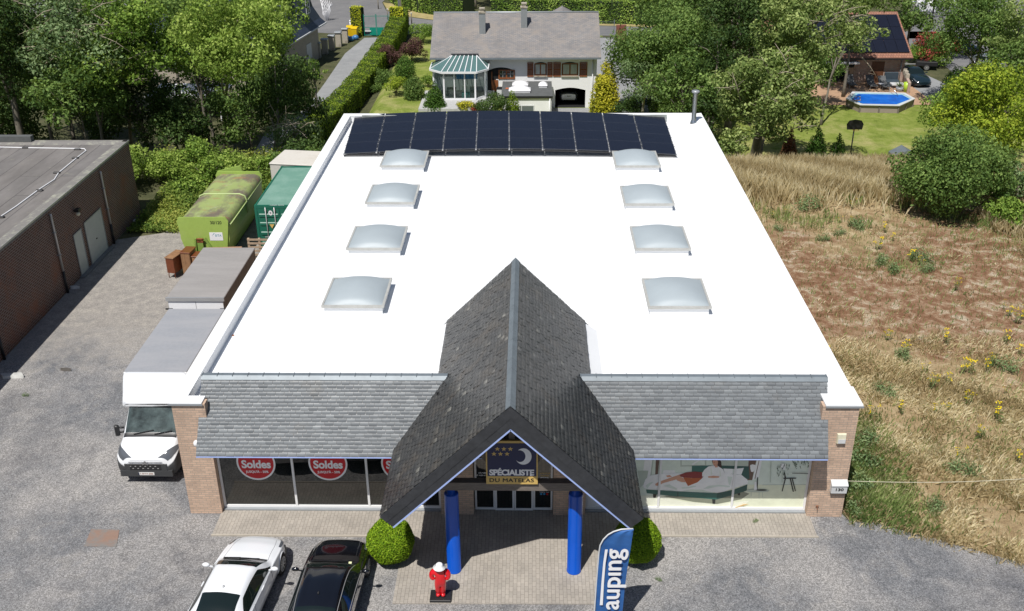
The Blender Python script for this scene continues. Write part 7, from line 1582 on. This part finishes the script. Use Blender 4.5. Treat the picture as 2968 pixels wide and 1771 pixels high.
# ------------------------------------------------------------------ brick house with solar roof on the right
bh = thing('brick_house', 'pink brick bungalow with black solar panels on its red tiled roof', 'house', (40, 75, -4))
BX0, BX1, BY0, BY1 = 33.8, 46.35, 71.3, 82.5
m = MB(); m.box(BX0, BX1, BY0, BY1, -4.1, -1.62)
for x in (BX0, BX1-.3): m.prism([(x, BY0, -1.62), (x, BY1, -1.62), (x, 77, 1.25)], (.3, 0, 0))
m.build('wall', MT['rbrick'], bh)
m = MB(); ye, ze, yr, zr = 70.75, -1.50, 77.0, 1.60
m.prism([(33.3, ye, ze), (33.3, yr, zr), (33.3, yr, zr-.15), (33.3, ye, ze-.15)], (13.55, 0, 0)); m.prism([(33.3, 83.2, ze), (33.3, yr, zr), (33.3, yr, zr-.15), (33.3, 83.2, ze-.15)], (13.55, 0, 0)); rf = m.build('roof', MT['rtile'], bh)
m = MB(); m.box(33.3, 46.85, ye-.12, ye-.01, ze-.2, ze-.06); m.build('gutter', MT['black'], rf)
sl = (zr-ze)/(yr-ye); mw = 1.06
for k in range(11):
    for j in range(3):
        m = MB(); x0 = 34.9+k*1.07; y0 = ye+.55+j*1.72; y1 = y0+1.68; zf = lambda y: ze+(y-ye)*sl
        m.prism([(x0, y0, zf(y0)+.08), (x0+1.04, y0, zf(y0)+.08), (x0+1.04, y1, zf(y1)+.08), (x0, y1, zf(y1)+.08)], (0, 0, .04)); m.build('solar_panel', MT['solar'], bh)
m = MB(); m.box(43.25, 44.45, BY0-.03, BY0-.002, -4.0, -2.0); m.build('brown_door', plain('brown_shutter', (.12, .05, .025), .5), bh)
m = MB(); m.box(38.5, 41.8, BY0-.9, BY0-.01, -2.05, -1.9); m.build('awning', MT['white'], bh); m = MB(); m.box(38.6, 41.6, BY0-.02, BY0-.003, -3.9, -2.2); m.build('patio_window', MT['hglass'], bh); m = MB(); m.tube([(46.0, BY0-.08, -1.6), (46.0, BY0-.08, -4)], .05, 8); m.build('downpipe', MT['grey'], bh)
# pool
pool = thing('swimming_pool', 'raised octagonal wooden swimming pool with bright blue cover', 'pool', (41.6, 61.7, -4))
PO = [at(px, py, z=-3.300) for px, py in [(2054, 240), (2088, 255), (2186, 257), (2223, 240), (2198, 226), (2070, 223)]]; PO = [(p.x, p.y) for p in PO]; cx = sum(p[0] for p in PO)/6; cy = sum(p[1] for p in PO)/6
m = MB(); inn = [(cx+(x-cx)*.955, cy+(y-cy)*.93) for x, y in PO]; m.loft([[(x, y, -4.05) for x, y in inn], [(x, y, -3.330) for x, y in inn]]); m.build('pool_wall', MT['poolw'], pool)
m = MB(); i2 = [(cx+(x-cx)*.90, cy+(y-cy)*.86) for x, y in PO]
for k in range(6): a, b, c, d_ = PO[k], PO[(k+1) % 6], i2[(k+1) % 6], i2[k]; m.prism([(a[0], a[1], -3.330), (b[0], b[1], -3.330), (c[0], c[1], -3.330), (d_[0], d_[1], -3.330)], (0, 0, .06))
m.build('rim', MT['gwhite'], pool)
m = MB(); m.poly([(cx+(x-cx)*.895, cy+(y-cy)*.85, -3.305) for x, y in PO]); m.build('pool_liner', plain('pale_blue_liner', (.30, .52, .60)), pool)
m = MB(); m.poly([(cx+(x-cx)*.84, cy-.12+(y-cy)*.74, -3.295) for x, y in PO]); m.build('blue_cover', MT['water'], pool)
m = MB()
for k in range(6):
    a, b = inn[k], inn[(k+1) % 6]
    for s in (0, .5): m.box(a[0]+(b[0]-a[0])*s-.06, a[0]+(b[0]-a[0])*s+.06, a[1]+(b[1]-a[1])*s-.06, a[1]+(b[1]-a[1])*s+.06, -4, -3.340)
m.build('corner_posts', MT['wood'], pool)
m = MB(); lx, ly = PO[0][0]+.55, PO[0][1]-.75
for s in (0, .55): m.bar((lx+s, ly-.4, -4), (lx+s, ly+.35, -3.100), .05, .09)
for k in range(4): t_ = .15+k*.22; m.box(lx, lx+.55, ly-.4+.75*t_-.06, ly-.4+.75*t_+.06, -4+1.25*t_, -3.97+1.25*t_)
m.build('ladder', MT['palletw'], pool)
m = MB(); q = PO[4]; m.tube([(q[0]-1.4, q[1]+.1, -3.300), (q[0]-1.4, q[1]+.05, -2.700), (q[0]-1.35, q[1]-.5, -2.700), (q[0]-1.0, q[1]-1.2, -3.250)], .03, 6); m.build('steel_ladder', MT['steel'], pool)
def lounger(px, py, lab):
    p = gat(px, py); p.z += .02; t = thing('sun_lounger', lab, 'lounger', tuple(p), 0, 'grey loungers by the pool'); m = MB(); m.bbox(p.x-.36, p.x+.36, p.y, p.y+1.2, p.z+.28, p.z+.38, .02); m.build('seat', plain('lounger_grey', (.09, .095, .10), .8), t)
    m = MB(); m.prism([(p.x-.36, p.y+1.21, p.z+.28), (p.x-.36, p.y+1.9, p.z+.85), (p.x-.36, p.y+1.84, p.z+.94), (p.x-.36, p.y+1.15, p.z+.382)], (.72, 0, 0)); m.build('backrest', plain('lounger_grey', (.09, .095, .10), .8), t)
    for a in (-.3, .3):
        for b in (.15, 1.1): m = MB(); m.box(p.x+a-.03, p.x+a+.03, p.y+b, p.y+b+.05, p.z, p.z+.279); m.build('leg', MT['grey'], t)
lounger(2122, 218, 'left grey sun lounger behind the pool'); lounger(2152, 220, 'right grey sun lounger behind the pool'); lounger(2072, 216, 'third grey lounger half hidden by the poplar leaves')
t = thing('side_table', 'small white table with a towel between the two loungers', 'table', tuple(gat(2138, 214))); p = gat(2138, 214); m = MB(); m.bbox(p.x-.25, p.x+.25, p.y-.2, p.y+.2, p.z+.4, p.z+.45, .01); m.build('table_top', MT['white'], t); m = MB(); m.cyl((p.x, p.y), .05, p.z, p.z+.4, 8); m.build('leg', MT['white'], t)
p = gat(2178, 213); t = thing('outdoor_sofa', 'dark blue-grey outdoor sofa and white-edged table beside the brick house wall', 'sofa', tuple(p)); m = MB(); m.bbox(p.x-.8, p.x+.5, p.y+.6, p.y+1.4, p.z, p.z+.45, .03); m.build('seat', plain('dark_sofa', (.04, .06, .08)), t); m = MB(); m.bbox(p.x-.8, p.x+.5, p.y+1.41, p.y+1.65, p.z, p.z+1.1, .03); m.build('backrest', plain('dark_sofa', (.04, .06, .08)), t); m = MB(); m.bbox(p.x-.6, p.x+.6, p.y-.4, p.y+.4, p.z+.3, p.z+.42, .02); m.build('table_top', MT['gwhite'], t)
p = gat(2200, 224); t = thing('planter', 'tall lime green planter at the right end of the pool', 'planter', tuple(p)); m = MB(); m.lathe((p.x, p.y, p.z), [(.2, 0), (.33, .9), (.30, .9), (.28, .8)], 14); m.build('pot', MT['potg'], t)
p = gat(2184, 222); t = thing('yucca_pot', 'spiky yucca in a grey pot left of the lime planter', 'plant', tuple(p)); m = MB(); m.lathe((p.x, p.y, p.z), [(.25, 0), (.38, .4), (.33, .4)], 14); m.build('pot', MT['grey'], t); m = MB(); r = random.Random(2)
for k in range(40): a = r.uniform(0, 6.28); e = r.uniform(.1, 1.4); L = .7; dx, dy, dz = L*math.cos(a)*math.cos(e), L*math.sin(a)*math.cos(e), L*math.sin(e); m.add([(p.x-.03, p.y, p.z+.45), (p.x+.03, p.y, p.z+.45), (p.x+dx, p.y+dy, p.z+.45+dz)], [(0, 1, 2)])
m.build('leaves', MT['lstem'], t)
m = MB(); a, b = gat(2200, 228), gat(2180, 180); m.obox(((a.x+b.x)/2+.2, (a.y+b.y)/2, -3.5), ((b-a)/2)+Vector((0, 0, 0)), (.12, 0, 0), (0, 0, .5)); tag(m.build('garden_wall', MT['rbrick']), 'low brick wall with ledge between the pool terrace and the parked car', 'wall')
for i, s in enumerate((.25, .4, .55, .7)): p = a.lerp(b, s); m = MB(); m.bbox(p.x+.0, p.x+.35, p.y-.1, p.y+.35, -2.99, -2.6, .03); tag(m.build('wall_planter', MT['stone']), 'small stone planter on the low wall by the parked car', 'planter', 'stone planters on the low wall')
simple_car('parked_car', 'dark green-black car parked on gravel beside the brick house', MT['npaint'], tuple(gat(2216, 200)), R(186), scale=1.0)
def trailer():
    p = gat(2247, 168); t = thing('car_trailer', 'small dark car trailer under the red maple', 'trailer', (0, 0, 0)); m = MB(); m.bbox(-1.0, 1.0, -.6, .6, .45, .85, .03); m.build('tub', MT['black'], t, local=True); m = MB(); m.bar((-1.0, 0, .48), (-2.1, 0, .45), .08, .08); m.build('drawbar', MT['silver'], t, local=True); wheel(t, 0, 0, .3, -1)
    t.children[-1].rotation_euler = (0, 0, R(90)); t.children[-1].location = (.0, -.7, 0); t.location = p; t.rotation_euler = (0, 0, R(-12))
trailer()
p = gat(2306, 250); t = thing('wire_post', 'thin grey fence post at the edge of the gravel parking', 'post', tuple(p)); m = MB(); m.cyl((p.x, p.y), .04, p.z, p.z+1.8, 6); m.build('shaft', MT['grey'], t)
hpn = thing('basketball_hoop', 'black basketball hoop on a thin pole behind the blond grass', 'basketball hoop', (0, 0, 0)); p = gat(2064, 392); 
m = MB(); m.prism([(-.55, 0, 2.45), (.55, 0, 2.45), (.62, 0, 2.85), (.45, 0, 3.12), (0, 0, 3.2), (-.45, 0, 3.12), (-.62, 0, 2.85)], (0, .05, 0)); m.build('backboard', MT['black'], hpn, local=True); m = MB(); m.tube([(0, .1, 0), (0, .1, 2.6)], .05, 8); m.build('pole', MT['black'], hpn, local=True); m = MB(); m.tube([(.22*math.cos(k*.5), -.28+.22*math.sin(k*.5), 2.5) for k in range(14)], .015, 5); m.build('ring', MT['rust'], hpn, local=True); hpn.location = p
p = gat(2200, 392); t = thing('garden_shed', 'grey glass-topped cold frame half hidden in the tall blond grass', 'shed', tuple(p)); m = MB(); m.prism([(p.x-.9, p.y, p.z), (p.x-.9, p.y, p.z+.35), (p.x, p.y, p.z+.85), (p.x+.9, p.y, p.z+.35), (p.x+.9, p.y, p.z)], (0, 1.4, 0)); m.build('roof', MT['zinc'], t)
# vehicles and gate along the side street
simple_car('street_car', 'dark van-like car half hidden by leaves on the side street', MT['kpaint'], tuple(gat(2330, 125)), R(200)); simple_car('street_car', 'white car at the very top edge on the side street', MT['wpaint'], tuple(gat(2352, 14)), R(100)); simple_car('street_car', 'silver car hidden behind the drooping tree', MT['spaint'], tuple(gat(2400, 170)), R(190))
g2 = thing('street_gate', 'dark mesh gate at the top right across the side street', 'gate', tuple(gat(2290, 32))); a, b = gat(2265, 34), gat(2335, 28); m = MB()
for s in (0, .45, 1): q = a.lerp(b, s); m.box(q.x-.08, q.x+.08, q.y-.08, q.y+.08, q.z, q.z+2.2)
m.build('posts_frame', MT['black'], g2); m = MB()
for k in range(30): q = a.lerp(b, k/30); m.box(q.x-.012, q.x+.012, q.y-.01, q.y+.01, q.z+.1, q.z+2.0)
for z in (.2, 1.1, 2.0): m.bar(a+Vector((0, 0, z)), b+Vector((0, 0, z)), .03, .03)
m.build('mesh', MT['grey'], g2)
a = gat(2250, 30); m = MB(); m.bbox(a.x-1.6, a.x+1.2, a.y, a.y+1.5, a.z, a.z+1.3, .1); tag(m.build('white_heap', MT['white']), 'white tarpaulin-covered heap left of the street gate', 'heap')
